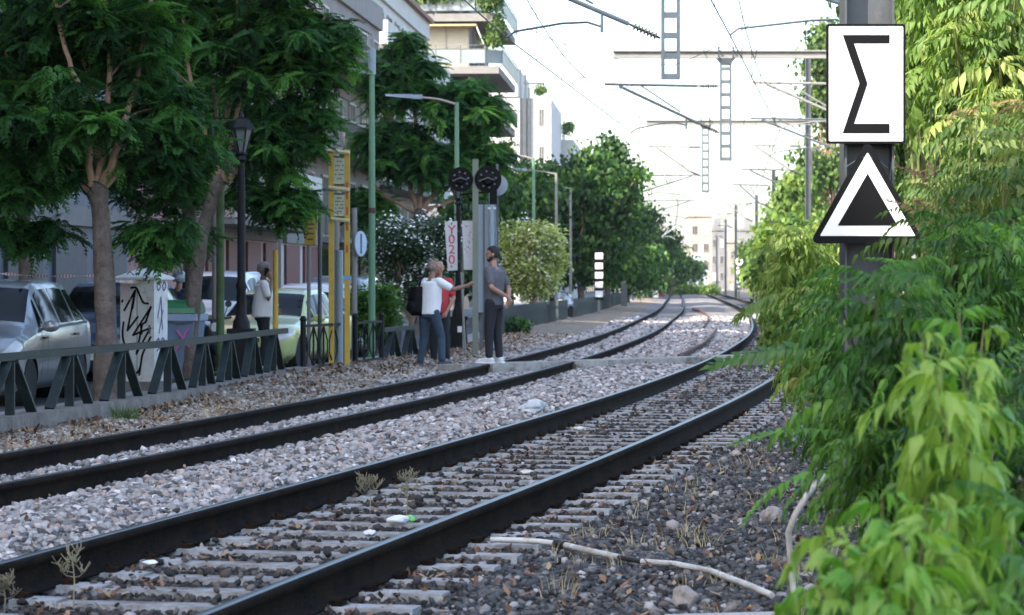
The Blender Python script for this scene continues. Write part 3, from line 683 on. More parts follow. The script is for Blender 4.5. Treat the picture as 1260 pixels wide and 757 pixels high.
# nearest street tree (trunk behind the silver car)
Y = 31.5
b0 = P(131, 490, Y); b0.z = -.15
jacaranda('jacaranda_tree', b0, [b0, Q(131, 400, Y), Q(127, 300, Y), Q(121, 236, Y)], .135, [
    ([Q(112, 235, Y), Q(108, 170, Y, -.2), Q(99, 115, Y, -.3), Q(80, 60, Y, -.5), Q(60, -40, Y, -.4)], .045),
    ([Q(120, 232, Y), Q(128, 190, Y, .1), Q(133, 130, Y), Q(134, 60, Y, .2), Q(128, -60, Y)], .05),
    ([Q(126, 230, Y), Q(142, 185, Y, -.1), Q(150, 165, Y, -.2), Q(170, 90, Y, .2), Q(190, -30, Y)], .055),
    ([Q(122, 228, Y, .1), Q(118, 150, Y, .6), Q(100, 60, Y, .9), Q(75, -30, Y, 1)], .04),
    ([Q(110, 236, Y), Q(60, 180, Y, .3), Q(25, 120, Y, .3), Q(5, 60, Y, .2)], .035),
    ([Q(128, 232, Y), Q(185, 170, Y, .5), Q(215, 120, Y, .6)], .035)],
    [(Q(100, 60, Y, .5), (1.25, 1.2, .8), .38), (Q(30, 190, Y, .3), (.7, .9, .85), .2), (Q(200, 160, Y, .4), (.65, .8, .75), .17), (Q(120, -80, Y), (1.7, 1.5, 1.1), .26), (Q(40, 285, Y, .6), (.5, .5, .22), .05), (Q(70, 130, Y, -.75), (.9, .3, .45), .09), (Q(200, 270, Y, .6), (.35, .5, .4), .06)],
    'nearest leafy street tree, pale limbs fanning from a thick pollarded trunk behind the silver car', 225, 15)
Y = 40.2
b0 = P(236, 480, Y); b0.z = -.15
jacaranda('jacaranda_tree', b0, [b0, Q(234, 420, Y), Q(240, 350, Y), Q(250, 280, Y), Q(268, 222, Y)], .12, [
    ([Q(258, 228, Y), Q(258, 190, Y, -.1), Q(248, 145, Y, -.3), Q(235, 100, Y, -.4), Q(225, 20, Y)], .05),
    ([Q(268, 222, Y), Q(277, 165, Y, .2), Q(286, 90, Y, .2), Q(292, 0, Y)], .055),
    ([Q(275, 222, Y), Q(290, 150, Y, -.2), Q(298, 60, Y), Q(310, -40, Y)], .05),
    ([Q(280, 225, Y), Q(330, 150, Y, .2), Q(370, 90, Y), Q(400, 20, Y)], .05),
    ([Q(258, 226, Y), Q(232, 212, Y, -.3), Q(205, 207, Y, -.4), Q(175, 170, Y)], .03),
    ([Q(268, 222, Y), Q(266, 130, Y, .7), Q(250, 40, Y, 1)], .04)],
    [(Q(330, 40, Y), (1.15, 1.2, 1.0), .42), (Q(240, 10, Y, .3), (.8, 1., .7), .2), (Q(352, 165, Y), (.75, .8, .65), .22), (Q(350, 250, Y, .2), (.55, .5, .28), .11), (Q(300, -120, Y), (1.5, 1.3, 1.0), .2), (Q(392, 60, Y), (.5, .6, .7), .16), (Q(190, 300, Y, 1.2), (.35, .4, .25), .05), (Q(240, 290, Y, .6), (.22, .4, .2), .03)],
    'second street tree with a twisted trunk, its crown hanging behind the lamp post', 240, 15)
# trees behind the first two
for px, Y, top, w, lb, lim in ((28, 41, -60, 1.9, 'dark street tree behind the silver car at the left edge', 0), (232, 47, -80, 2.2, 'street tree behind the rubbish bin, between the two nearest trunks', 0)):
    b0 = P(px, 300, Y); b0.z = -.12; zc = CAMH+(HY-50)/FPX*Y
    jacaranda('jacaranda_tree', b0, [b0, b0+Vector((.05, 0, 1.4)), b0+Vector((0, 0, 2.7))], .13, [
        ([b0+Vector((0, 0, 2.7)), b0+Vector((-.5, .2, 4)), b0+Vector((-.9, .3, 5.8))], .06), ([b0+Vector((0, 0, 2.7)), b0+Vector((.5, -.2, 4)), b0+Vector((.9, 0, 5.6))], .06), ([b0+Vector((0, 0, 2.7)), b0+Vector((.1, .5, 4.4)), b0+Vector((.2, .6, 6.2))], .05)],
        [(b0+Vector((0, 0, 5.2)), (w, 1.6, 1.5), .7), (b0+Vector((.1, 0, 3.3)), (w*.8, 1.2, .6), .3)], lb, 150, 14, fs=1.25)
# mid street tree in front of the balconies
Y = 72
b0 = P(512, 400, Y); b0.z = -.15
jacaranda('jacaranda_tree', b0, [b0, Q(510, 330, Y), Q(516, 262, Y)], .16, [
    ([Q(514, 262, Y), Q(500, 215, Y), Q(480, 160, Y), Q(470, 90, Y)], .08), ([Q(516, 262, Y), Q(520, 200, Y), Q(505, 120, Y), Q(498, 55, Y)], .08),
    ([Q(518, 262, Y), Q(545, 220, Y), Q(575, 170, Y), Q(600, 130, Y)], .08), ([Q(512, 262, Y), Q(470, 240, Y), Q(440, 200, Y)], .06), ([Q(518, 262, Y), Q(560, 245, Y), Q(590, 215, Y)], .06)],
    [(Q(495, 100, Y), (1.1, .9, .95), .24), (Q(568, 135, Y), (1.15, 1., .85), .28), (Q(480, 180, Y), (1.1, 1., .8), .26), (Q(545, 200, Y), (1.4, 1., .6), .25), (Q(450, 260, Y), (.7, .7, .7), .12), (Q(500, 50, Y), (.4, .4, .3), .04), (Q(600, 190, Y), (.6, .5, .4), .07)],
    'airy street tree in front of the balconied apartment block, behind the tall lamp arm', 300, 13, fs=1.35, m=M_jac, bias=.08)
# ---- broadleaf trees and shrubs, farther or not pinnate
def qleaf(n=3, L=1, w=.3): return [leaflet(L, w, n, dr, .3) for dr in (.2, .5, .8)]
ql2 = qleaf(2, 1, .28); ql2w = qleaf(2, 1, .4)
def blobtree(name, base, ht, lobes, label, cat='tree', n=6000, s=.3, m=None, tr=.15, tmpl=None, group=None, hang=.6, clump=26, spread=None, bias=0, shape='shell', tops=0, barkm=None):
    """trunk + branches + thousands of leaf faces gathered in clumps through uneven lobes"""
    b0 = Vector(base); r = empty(name, b0, 0, label, cat, group); r2 = random.Random(int(b0.x*31+b0.y*17)); m = m or M_dark
    ctr = [Vector(c)-b0 for c, _, _ in lobes]
    b = MB(); top = max(c.z for c in ctr); hub = Vector((0, 0, min(max(.5, .35*top), 2.6*ht)))
    if tr > .06: b.tube(wob((0, 0, 0), hub, 4, tr*.25, 3), [tr*1.25, tr, tr*.95, tr*.9, tr*.8], 9)
    else: b.tube([(0, 0, 0), hub*.5, hub], [tr, tr*.8, tr*.6], 6)
    b.build('trunk', barkm or M_bark, r, True)
    b = MB()
    for i, c in enumerate(ctr):
        for q in range(3):
            e = c+Vector((r2.uniform(-.6, .6)*lobes[i][1][0], r2.uniform(-.6, .6)*lobes[i][1][1], r2.uniform(-.3, .6)*lobes[i][1][2]))
            st = hub*r2.uniform(.5, 1) if tr <= .06 else hub*r2.uniform(.75, 1); b.tube(wob(st, e, 5, .08*(e-st).length*.5, q+i), [tr*.5*(1-.15*k) for k in range(6)], 6)
    b.build('limbs', barkm or M_limb, r, True)
    nb = max(1, n//clump); tot = sum(l[2] for l in lobes); pos = []; dr = []; scl = []; va = []
    sp = spread or s*1.1
    for i, (c, rad, share) in enumerate(lobes):
        c = ctr[i]
        for _ in range(int(nb*share/tot)):
            v = Vector((r2.gauss(0, 1), r2.gauss(0, 1), r2.gauss(0, 1))).normalized()*(r2.random()**.36)
            q = c+Vector((v.x*rad[0], v.y*rad[1], v.z*rad[2])); cv = r2.betavariate(2.2, 2.6)+bias
            if q.z < .05 - 0*b0.z: q.z = abs(q.z)*.3+.05
            for k in range(clump):
                p = q+Vector((r2.gauss(0, 1), r2.gauss(0, 1), r2.gauss(0, .8)))*sp; a = r2.uniform(0, 6.28)
                pos.append(p); dr.append((math.cos(a), math.sin(a), -hang+r2.gauss(0, .45))); scl.append(s*r2.uniform(.6, 1.2)); va.append(cv+r2.gauss(0, .13))
    scatter('crown' if tr > .06 else 'foliage', tmpl or ql2, pos, dr, scl, m, va, r, 1.2)
    return r
def lobeset(c, rad, k, seed, sq=.7):
    """k uneven lobes filling an ellipsoid"""
    r2 = random.Random(seed); c = Vector(c); out = []
    for i in range(k):
        v = Vector((r2.gauss(0, 1), r2.gauss(0, 1), r2.gauss(0, 1))).normalized()*r2.uniform(.35, .8)
        f = r2.uniform(.32, .55); out.append((c+Vector((v.x*rad[0], v.y*rad[1], v.z*rad[2])), (rad[0]*f, rad[1]*f, rad[2]*f*sq), 1))
    return out
# left side row beyond the people
T = [(715, 128, 250, 3.2, 3.1, 'dark rounded street tree, left of the tall crown, beyond the sunlit oleander'), (668, 150, 275, 3.2, 2.6, 'street tree behind the double lamp arms and the sunlit oleander'),
     (748, 140, 246, 1.8, 3.5, 'tallest dark street tree in the left row, with sunlit upper leaves'), (772, 175, 285, 2.1, 3.1, 'dark street tree with a narrow reddish top right of the tallest one'),
     (628, 112, 262, 1.9, 2.5, 'lower dark street tree behind the round signal discs'),
     (592, 98, 268, 1.3, 2.0, 'dark narrow street tree behind the relay cabinet')]
for i, (px, Y, pc, rw, rh, lb) in enumerate(T):
    x = (px-CX)/FPX*Y; zc = CAMH+(HY-pc)/FPX*Y
    blobtree('street_tree', (x, Y, -.15), .6, lobeset((x, Y, zc), (rw, 2.2, rh), 9, 40+i)+[((x, Y, zc), (rw*.6, 1.5, rh*.7), 1.5), ((x-.8, Y, zc-rh*.95), (rw*.6, 1.4, rh*.35), 1), ((x+1.0, Y, zc-rh*.85), (rw*.55, 1.4, rh*.4), 1)], lb, n=11500, s=.27, m=M_dark, tr=.17, tmpl=ql2w, bias=.02)
x = 802
for i, (px, Y, pt, rw) in enumerate(((800, 235, 270, 2.6), (826, 260, 300, 2.4), (812, 300, 312, 3.0), (838, 330, 322, 2.4), (786, 205, 300, 2.8))):
    x = (px-CX)/FPX*Y; zt = CAMH+(HY-pt)/FPX*Y
    blobtree('street_tree', (x, Y, -.15), .6, lobeset((x, Y, zt*.62), (rw, 2, zt*.45), 7, 60+i), ['far street tree behind the white lattice brackets', 'far dark tree just left of the vanishing point', 'lower far tree filling the gap in the left row', 'farthest small tree of the left row by the pale buildings', 'far dark tree above the grey trackside post'][i], n=4200, s=.38, m=M_dark, tr=.15, tmpl=ql2w, group=None)
# oleanders
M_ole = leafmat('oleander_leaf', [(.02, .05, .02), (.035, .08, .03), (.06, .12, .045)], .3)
M_oleb = leafmat('sunlit_oleander_leaf', [(.10, .15, .05), (.34, .42, .15), (.52, .58, .28), (.7, .72, .48)], .4)  # leaf tones raised: sunlight on this shrub is put into the colour
M_flow = mat('white_flower', (.88, .88, .85), .6, vary=.05)
def flowers(r, lobes, n, s, base, m=M_flow):
    r2 = random.Random(5); pos = []; dr = []; scl = []
    for (c, rad, sh) in lobes:
        for _ in range(int(n*sh/len(lobes))):
            v = Vector((r2.gauss(0, 1), -abs(r2.gauss(0, 1)), r2.gauss(.3, .8))).normalized(); q = Vector(c)-Vector(base)+Vector((v.x*rad[0], v.y*rad[1], v.z*rad[2]))*1.15
            for k in range(r2.choice((3, 5, 8, 11))):
                a = r2.uniform(0, 6.28); pos.append(q+Vector((r2.gauss(0, 1), r2.gauss(0, 1), r2.gauss(0, 1)))*s*1.3); dr.append((math.cos(a), math.sin(a), r2.uniform(-.4, 1))); scl.append(s*r2.uniform(.7, 1.2))
    scatter('flowers', [leaflet(1, .45, 2, .2, .2)], pos, dr, scl, m, np.ones(len(pos)), r, 1.5)['kind'] = 'stuff'
Y = 60; bs = Vector(((507-CX)/FPX*Y, Y, -.15)); lo = lobeset(Q(507, 315, Y), (.95, .8, 1.15), 10, 5)+[(Q(505, 350, Y), (.7, .6, .5), 1), (Q(540, 300, Y), (.4, .4, .6), 1)]
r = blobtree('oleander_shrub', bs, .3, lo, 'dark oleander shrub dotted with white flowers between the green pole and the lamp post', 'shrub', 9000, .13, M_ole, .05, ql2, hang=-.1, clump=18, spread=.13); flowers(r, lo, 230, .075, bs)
Y = 88; bs = Vector(((656-CX)/FPX*Y, Y, -.15)); lo = lobeset(Q(656, 314, Y), (1.0, .8, 1.75), 15, 9)+[(Q(656, 350, Y), (.75, .6, .6), 1.3)]
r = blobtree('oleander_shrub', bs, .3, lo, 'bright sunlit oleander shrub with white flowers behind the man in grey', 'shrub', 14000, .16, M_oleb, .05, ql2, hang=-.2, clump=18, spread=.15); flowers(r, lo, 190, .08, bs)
M_grn = leafmat('fresh_shrub_leaf', [(.04, .11, .02), (.08, .19, .03), (.13, .27, .045)], .4)
Y = 54; bs = Vector(((460-CX)/FPX*Y, Y, -.15))
blobtree('green_shrub', bs, .3, [(Q(445, 378, Y), (.25, .4, .35), 1), (Q(470, 370, Y), (.3, .4, .35), 1), (Q(458, 395, Y), (.4, .4, .35), 1), (Q(476, 392, Y), (.2, .3, .3), .6)], 'fresh green shrub behind the railing at the foot of the green pole', 'shrub', 4200, .12, M_grn, .04, ql2, hang=-.3, clump=16, spread=.1)
Y = 52; bs = Vector(((640-CX)/FPX*Y, Y, -.19))
blobtree('low_shrub', G(632, 408), .3, [(Q(636, 402, 70), (.35, .4, .22), 1), (Q(622, 404, 70), (.2, .4, .2), 1)], 'low dark shrub behind the legs of the man in grey', 'shrub', 1500, .12, M_dark, .03, ql2, clump=14, spread=.09)
# ---------------------------------------------------------------- right hand side: sunlit trees, then the near ailanthus thicket
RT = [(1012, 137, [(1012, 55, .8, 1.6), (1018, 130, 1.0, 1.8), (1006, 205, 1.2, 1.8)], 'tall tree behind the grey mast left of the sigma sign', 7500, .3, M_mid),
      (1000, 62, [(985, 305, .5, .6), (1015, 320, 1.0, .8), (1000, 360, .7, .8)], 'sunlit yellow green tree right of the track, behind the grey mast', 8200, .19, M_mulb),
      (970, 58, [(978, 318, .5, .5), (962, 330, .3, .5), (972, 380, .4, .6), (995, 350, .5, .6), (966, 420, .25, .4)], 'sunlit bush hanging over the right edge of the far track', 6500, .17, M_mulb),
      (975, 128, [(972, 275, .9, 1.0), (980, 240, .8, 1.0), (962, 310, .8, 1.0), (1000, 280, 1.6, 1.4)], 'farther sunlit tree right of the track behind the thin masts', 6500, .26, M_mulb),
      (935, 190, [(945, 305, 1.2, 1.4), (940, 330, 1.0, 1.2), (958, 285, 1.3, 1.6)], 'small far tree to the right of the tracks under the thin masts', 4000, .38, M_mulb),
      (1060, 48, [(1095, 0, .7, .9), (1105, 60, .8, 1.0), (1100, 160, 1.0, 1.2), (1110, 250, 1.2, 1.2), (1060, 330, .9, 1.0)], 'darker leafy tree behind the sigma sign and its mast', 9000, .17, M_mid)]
for px, Y, L_, lb, n, s, m in RT:
    bs = Vector(((px-CX)/FPX*Y+.6, Y+.2, .0)); lo = []
    for (a, b_, rw, rh) in L_: lo.append((P(a, b_, Y), (rw, rw*.9, rh), 1)); lo += lobeset(P(a, b_, Y), (rw*1.2, rw, rh*1.2), 3, int(a+b_))
    blobtree('leafy_tree', bs, .6, lo, lb, n=n, s=s, m=m, tr=.11, tmpl=ql2w, hang=.9, clump=20, spread=s*1.2)
af = [frond(.52, 9, .115, .021, 4, arch=a, ldroop=l, sweep=.55, seed=20+i) for i, (a, l) in enumerate(((.5, .8), (.9, 1.1), (1.3, 1.4), (.7, 1.5)))]
afl = [frond(.48, 8, .13, .027, 2, arch=a, ldroop=l, sweep=.55, seed=30+i) for i, (a, l) in enumerate(((.6, 1.0), (1.0, 1.4), (1.4, 1.6)))]
def ailanthus(name, base, tips, label, m=M_ail, per=13, fs=1.0, fr=af, bias=0., len_var=.35, mid=1, seed=0, pitch=.25, cat='shrub', red=False, sr=.012):
    """stems from the base to each tip; fronds spiral round the last stretch of every stem"""
    b0 = Vector(base); r = empty(name, b0, 0, label, cat); r2 = random.Random(seed+3); b = MB(); pos = []; dr = []; scl = []; va = []; rp = []; rd = []
    for ti, tp in enumerate(tips):
        t = Vector(tp)-b0; s0 = Vector((r2.uniform(-.12, .12), r2.uniform(-.12, .12), 0)); m_ = s0.lerp(t, .55)+Vector((r2.uniform(-.06, .06), r2.uniform(-.06, .06), .08*t.length)); q = [s0, s0.lerp(m_, .5), m_, m_.lerp(t, .5), t]
        b.tube(q, [sr, sr*.9, sr*.7, sr*.5, sr*.3], 6)
        cv = r2.betavariate(2.2, 2.4)+bias
        for j in range(per):
            u = 1-(j/per)**1.15*.55*min(1, 1.1/max(t.length, .3)); k = u*4; i = min(int(k), 3); p = q[i].lerp(q[i+1], k-i); a = j*2.4+r2.uniform(-.3, .3)
            up = .75-1.1*(j/per)+r2.uniform(-.15, .2)+pitch; pos.append(p); dr.append((math.cos(a), math.sin(a), up)); scl.append(fs*r2.uniform(1-len_var, 1.1)*(.55+.45*min(1, j/4))); va.append(cv+.25*(1-j/per)+r2.gauss(0, .08))
            if red and j < 2 and ti % 2: rp.append(p+Vector((0, 0, .03))); rd.append((math.cos(a+1), math.sin(a+1), up+.3))
    b.build('stems', M_stem, r, True); scatter('foliage', fr, pos, dr, scl, m, va, r, .8)
    if red: scatter('reddish_leaves', fr, rp, rd, [fs*.5]*len(rp), M_red, rng.random(len(rp)), r, .8)
    return r
def tipset(region, Y, dY, n, seed):
    r2 = random.Random(seed); out = []
    x0, y0, x1, y1 = region
    for i in range(n): yy = Y+r2.uniform(-dY, dY); out.append(P(r2.uniform(x0, x1), r2.uniform(y0, y1), yy))
    return out
def gp(px, Y, z=-.1): return Vector(((px-CX)/FPX*Y, Y, z))
# sunlit drooping tree, top right
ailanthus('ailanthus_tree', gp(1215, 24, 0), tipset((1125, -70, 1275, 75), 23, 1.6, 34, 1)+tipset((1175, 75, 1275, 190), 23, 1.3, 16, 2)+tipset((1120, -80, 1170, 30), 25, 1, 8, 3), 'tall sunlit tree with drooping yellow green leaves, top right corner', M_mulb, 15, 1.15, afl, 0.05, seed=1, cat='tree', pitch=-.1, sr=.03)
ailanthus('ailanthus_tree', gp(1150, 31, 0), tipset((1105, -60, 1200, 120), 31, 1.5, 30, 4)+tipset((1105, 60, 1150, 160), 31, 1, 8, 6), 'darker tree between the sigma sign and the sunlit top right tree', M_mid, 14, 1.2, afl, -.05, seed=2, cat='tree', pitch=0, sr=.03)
# thicket right of the sign, reddish shoots on top
nf = [frond(.20, 4, .135, .026, 4, arch=a, ldroop=l, sweep=.9, seed=50+i, taper=.35) for i, (a, l) in enumerate(((.5, 1.0), (.9, 1.3), (1.2, 1.6), (.3, .8)))]
ailanthus('ailanthus_shrub', gp(1190, 14.5), tipset((1192, 125, 1285, 215), 14.5, .9, 13, 5)+tipset((1150, 205, 1200, 260), 18.5, .6, 9, 15)+tipset((1135, 210, 1275, 300), 14.2, .7, 10, 6), 'tall thicket with reddish shoots right of the sigma sign', M_mid, 12, .8, af, -.05, seed=3, red=True, pitch=0)
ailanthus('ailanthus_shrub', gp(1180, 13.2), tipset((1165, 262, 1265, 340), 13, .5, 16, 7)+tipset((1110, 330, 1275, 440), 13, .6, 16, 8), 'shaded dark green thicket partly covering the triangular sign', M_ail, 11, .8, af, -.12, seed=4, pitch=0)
# sunlit screen left of the mast foot
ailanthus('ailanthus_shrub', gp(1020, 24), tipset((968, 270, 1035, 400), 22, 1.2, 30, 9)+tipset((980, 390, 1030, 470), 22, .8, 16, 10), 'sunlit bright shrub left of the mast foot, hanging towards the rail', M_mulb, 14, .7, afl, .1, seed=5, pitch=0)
ailanthus('ailanthus_shrub', gp(1060, 19), tipset((1010, 320, 1080, 540), 18, .6, 30, 11), 'green shrub at the foot of the signal mast', M_ail, 11, .75, af, .0, seed=6, pitch=0)
# mid shrub with long feathery fronds
ailanthus('ailanthus_shrub', gp(1100, 11.5), tipset((1030, 320, 1140, 430), 11, .5, 12, 12)+tipset((1050, 420, 1130, 590), 11, .5, 17, 13), 'feathery green shrub in front of the mast, between the rail and the near bright shoots', M_ail, 9, .8, af, .05, seed=7, pitch=.1)
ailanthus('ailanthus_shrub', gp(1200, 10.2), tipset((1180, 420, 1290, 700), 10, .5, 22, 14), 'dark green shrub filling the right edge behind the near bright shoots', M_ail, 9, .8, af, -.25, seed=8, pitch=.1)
# near bright shoots
ailanthus('ailanthus_shoot', gp(1190, 7.6), [P(1180, 385, 7.6), P(1135, 410, 7.5), P(1210, 410, 7.6), P(1150, 450, 7.3), P(1195, 470, 7.4)], 'upper near shoot with large bright green pointed leaves', M_ailb, 9, 1.0, nf, .2, seed=9, pitch=-.2, sr=.008)
ailanthus('ailanthus_shoot', gp(1170, 7.9), [P(1145, 500, 7.7), P(1190, 510, 7.8), P(1160, 550, 7.6), P(1225, 540, 8)], 'darker near shoot hanging below the upper bright leaves', M_ail, 9, .9, nf, .05, seed=10, pitch=-.5, sr=.008)
ailanthus('ailanthus_shoot', gp(1130, 6.6), [P(1085, 610, 6.5), P(1140, 610, 6.4), P(1055, 665, 6.5), P(1110, 660, 6.2), P(1170, 630, 6.6), P(1160, 690, 6.3), P(1090, 725, 6.2), P(1000, 715, 6.4), P(965, 742, 6.5), P(1035, 680, 6.4), P(1010, 650, 6.6)], 'lowest near shoot with bright leaves in the bottom right corner', M_ailb, 9, .9, nf, .15, seed=11, pitch=-.2, sr=.008)
ailanthus('ailanthus_shoot', gp(1240, 6.8), [P(1235, 660, 6.6), P(1270, 620, 6.8), P(1210, 735, 6.3), P(1265, 735, 6.4), P(1140, 755, 6.5), P(1060, 760, 6.4)], 'near green shoot at the bottom right edge', M_ail, 10, .85, nf, .05, seed=12, pitch=-.2, sr=.008)
# single feathery fronds reaching over the ballast
def lone(name, base, pts, lb, n=13, ll=.06, lw=.016, m=M_ailb):
    b0 = Vector(pts[0]); L = (Vector(pts[-1])-b0).length; r = empty(name, b0, 0, lb, 'branch'); fr = [frond(L, n, ll*1.25, lw*1.05, 4, arch=.45, ldroop=.55, sweep=.7, seed=int(L*100)+n, taper=.6, rach=.0035)]
    d = Vector(pts[-1])-b0; d.z += L*.22
    scatter('leaflets', fr, [(0, 0, 0)], [tuple(d)], [1.], m, [rng.uniform(.4, .8)], r, .9)
lone('feathery_branch', gp(1060, 11), [P(1060, 540, 11), P(1010, 517, 11), P(960, 515, 10.9), P(905, 520, 10.8)], 'long feathery leaf reaching left over the right rail')
lone('feathery_branch', gp(1030, 9), [P(1010, 575, 9), P(980, 590, 9), P(940, 612, 9), P(905, 628, 9)], 'short feathery leaf reaching down left over the dark ballast', 10, .055)
lone('feathery_branch', gp(1010, 13), [P(1010, 430, 13), P(960, 442, 13), P(910, 440, 13), P(870, 448, 13)], 'feathery leaf hanging over the end of the foot crossing', 11, .09, .024, M_ail)
lone('feathery_branch', gp(960, 16), [P(965, 360, 16), P(940, 375, 16), P(905, 385, 16)], 'soft green leaf overlapping the curving far rail', 9, .12, .035, M_mid)
lone('feathery_branch', gp(1060, 8), [P(1160, 345, 8), P(1140, 318, 8), P(1090, 300, 8), P(1040, 330, 8)], 'feathery arching leaf below the triangular sign', 14, .06, .0075, M_ail)
lone('feathery_branch', gp(1250, 6.5), [P(1150, 590, 6.4), P(1190, 592, 6.4), P(1230, 600, 6.4), P(1275, 612, 6.4)], 'feathery leaf with neat leaflet rows at the right edge', 12, .055, .012, M_ail)
# ---------------------------------------------------------------- overhead line
M_ladd = mat('ladder_steel', (.075, .095, .115), .5, metal=.3, vary=.15, scale=4)
M_wire = mat('copper_wire', (.035, .034, .034), .5, metal=.4)
M_ins = mat('dark_insulator', (.02, .018, .018), .4, coat=.2)
def hz(py, Y): return CAMH+(HY-py)/FPX*Y
SUP = [(47, 2.78, 7.55, 98, 0), (75, (893-CX)/FPX*75, 10.4, 198, 67), (120, (868-CX)/FPX*120, 13.25, 237, 151)]
def ladder(Y, X, zb, zt, w, m, lb):
    b = MB()
    for s_ in (-1, 1): b.box((s_*(w/2-.03), 0, (zb+zt)/2), (.06, .10, zt-zb))
    z = zb+.05
    k = .36
    while z < zt-.05: b.box((0, -.0, z), (w-.12, .09, .10)); z += k
    r = empty('drop_bracket', (X, Y, 0), 0, lb, 'bracket', None); b.build('ladder_frame', m, r); return r
def tubepath(r, pts, rad, m, name, n=8): b = MB(); b.tube([Vector(p)-r.location for p in pts], rad, n); return b.build(name, m, r, True)
def insulator(r, a, c, m=M_ins):
    a = Vector(a)-r.location; c = Vector(c)-r.location; d = (c-a); L = d.length; M = d.to_track_quat('Z', 'Y').to_matrix(); prof_ = [(.02, 0)]; k = 7
    for i in range(k): z = L*(.12+.76*i/k); prof_ += [(.025, z), (.07, z+.015), (.065, z+.03), (.025, z+.05)]
    prof_.append((.02, L)); b = MB(); b.lathe(prof_, 10, a, M); b.build('insulator', m, r, True)
def cantilever(Xa, Xc, Y, zc, lb, m=M_msteel, back=False):
    """tubular arm from support at Xa out past the contact wire at Xc; zc contact wire height"""
    s = 1 if Xc > Xa else -1; r = empty('cantilever_arm', (Xa, Y, zc), 0, lb, 'bracket')
    zt = zc+1.35; a0 = Xa+s*.18; far = Xc+s*.75
    insulator(r, (a0, Y, zt-.02), (a0+s*.62, Y, zt-.02)); tubepath(r, [(a0+s*.62, Y, zt-.02), (far, Y, zt+.03)], .038, m, 'top_tube')
    insulator(r, (a0, Y, zc+.02), (a0+s*.55, Y, zc+.27)); xe = Xc+s*.35
    tubepath(r, [(a0+s*.55, Y, zc+.27), (xe, Y, zt-.02)], .042, m, 'diagonal_tube')
    xd = Xa+s*abs(Xc-Xa)*.42; zd = zc+.27+(zt-.29-zc)*(abs(xd-a0)-.55)/max(abs(xe-a0)-.55, .1)
    tubepath(r, [(xd, Y, zd), (xd, Y, zc+.12)], .03, m, 'dropper_tube', 6)
    tubepath(r, [(xd, Y, zc+.22), (xd+s*.25, Y, zc+.30), (xd+s*.7, Y, zc+.28), (Xc-s*.15, Y, zc+.14), (Xc, Y, zc+.03)], .024, m, 'steady_arm', 6)
    tubepath(r, [(Xc, Y, zc+.03), (Xc, Y, zt+.02)], .006, m, 'hanger', 4) if back else None
    tubepath(r, [(xe-s*.6, Y, zt), (xd+s*.15, Y, zd+.15)], .022, m, 'brace', 5)
def beam(Y, X0, X1, z, lb, m, Xl=None):
    r = empty('portal_beam', (X0, Y, z), 0, lb, 'beam'); b = MB(); L = X1-X0
    b.box((L/2, 0, .095), (L, .14, .04)); b.box((L/2, 0, -.095), (L, .14, .04)); b.box((L/2, .03, 0), (L, .04, .15)); b.build('beam_profile', m, r)
    if Xl is not None:
        b = MB()
        b.add([(Xl-X0-.28, -.06, -.10), (Xl-X0+.28, -.06, -.10), (Xl-X0+.12, -.06, -.30), (Xl-X0-.12, -.06, -.30), (Xl-X0-.28, .06, -.10), (Xl-X0+.28, .06, -.10), (Xl-X0+.12, .06, -.30), (Xl-X0-.12, .06, -.30)],
              [(0, 1, 2, 3), (7, 6, 5, 4), (0, 4, 5, 1), (1, 5, 6, 2), (2, 6, 7, 3), (3, 7, 4, 0)]); b.build('gusset', M_dsteel, r)
        for s_ in (-.2, .2):
            b = MB(); b.box((Xl-X0+s_, -.09, .03), (.04, .03, .36)); b.box((Xl-X0+s_, -.09, .17), (.14, .04, .03)); b.build('clamp', M_dsteel, r)
zb = [hz(98, 47), hz(198, 75), hz(237, 120)]; zt = [8.6, hz(67, 75), hz(151, 120)]
zc = [5.55, 5.45, 6.0]
names = ['nearest', 'middle', 'farthest']
for i, (Y, X, Xm, _, _) in enumerate(SUP):
    m = [M_ladd, M_msteel, M_msteel][i]
    ladder(Y, X, zb[i], zt[i]-.08, .33, m, ['dark nearest ladder shaped hanging bracket against the sky, cut by the top edge', 'pale second ladder shaped hanging bracket below the upper beam', 'thin pale third ladder shaped hanging bracket, lowest against the sky'][i])
    if i: beam(Y, X-1.15-(2.0 if i == 1 else 1.5), Xm+.3, zt[i], ['', 'upper pale steel beam crossing the sky to the sigma sign', 'lower pale steel beam crossing the sky at the tree tops'][i], M_psteel, X)
    else: beam(Y, X-2.5, Xm+.2, zt[i], 'nearest steel beam above the top edge of the picture', M_psteel, X)
    hmast('line_mast', Xm, Y, [9.0, 8.3, 11.4][i], [.25, .22, .24][i], .24, ['grey steel mast seen through the sunlit leaves right of the sigma sign', 'grey steel mast hidden behind the sigma sign', 'tall grey steel mast left of the sigma sign, above the sunlit trees'][i], m=M_steel)
    cL = float(c2(Y))+(-.85 if i == 0 else -.2); cR = float(c1(Y))+(-.5 if i == 0 else 0)
    cantilever(X, cL, Y, zc[i], ['dark cantilever arm with black ribbed insulator left of the nearest ladder bracket', 'thin cantilever arm left of the second ladder bracket', 'faint cantilever arm left of the third ladder bracket'][i], [M_ladd, M_dsteel, M_psteel][i])
    cantilever(Xm-.1, cR, Y, zc[i]+.05, ['blue grey cantilever tube at the top, left of the sigma sign', 'cantilever arm reaching left from behind the lower part of the sigma sign', 'cantilever arm fixed to the tall grey mast'][i], [M_ladd, M_psteel, M_psteel][i])
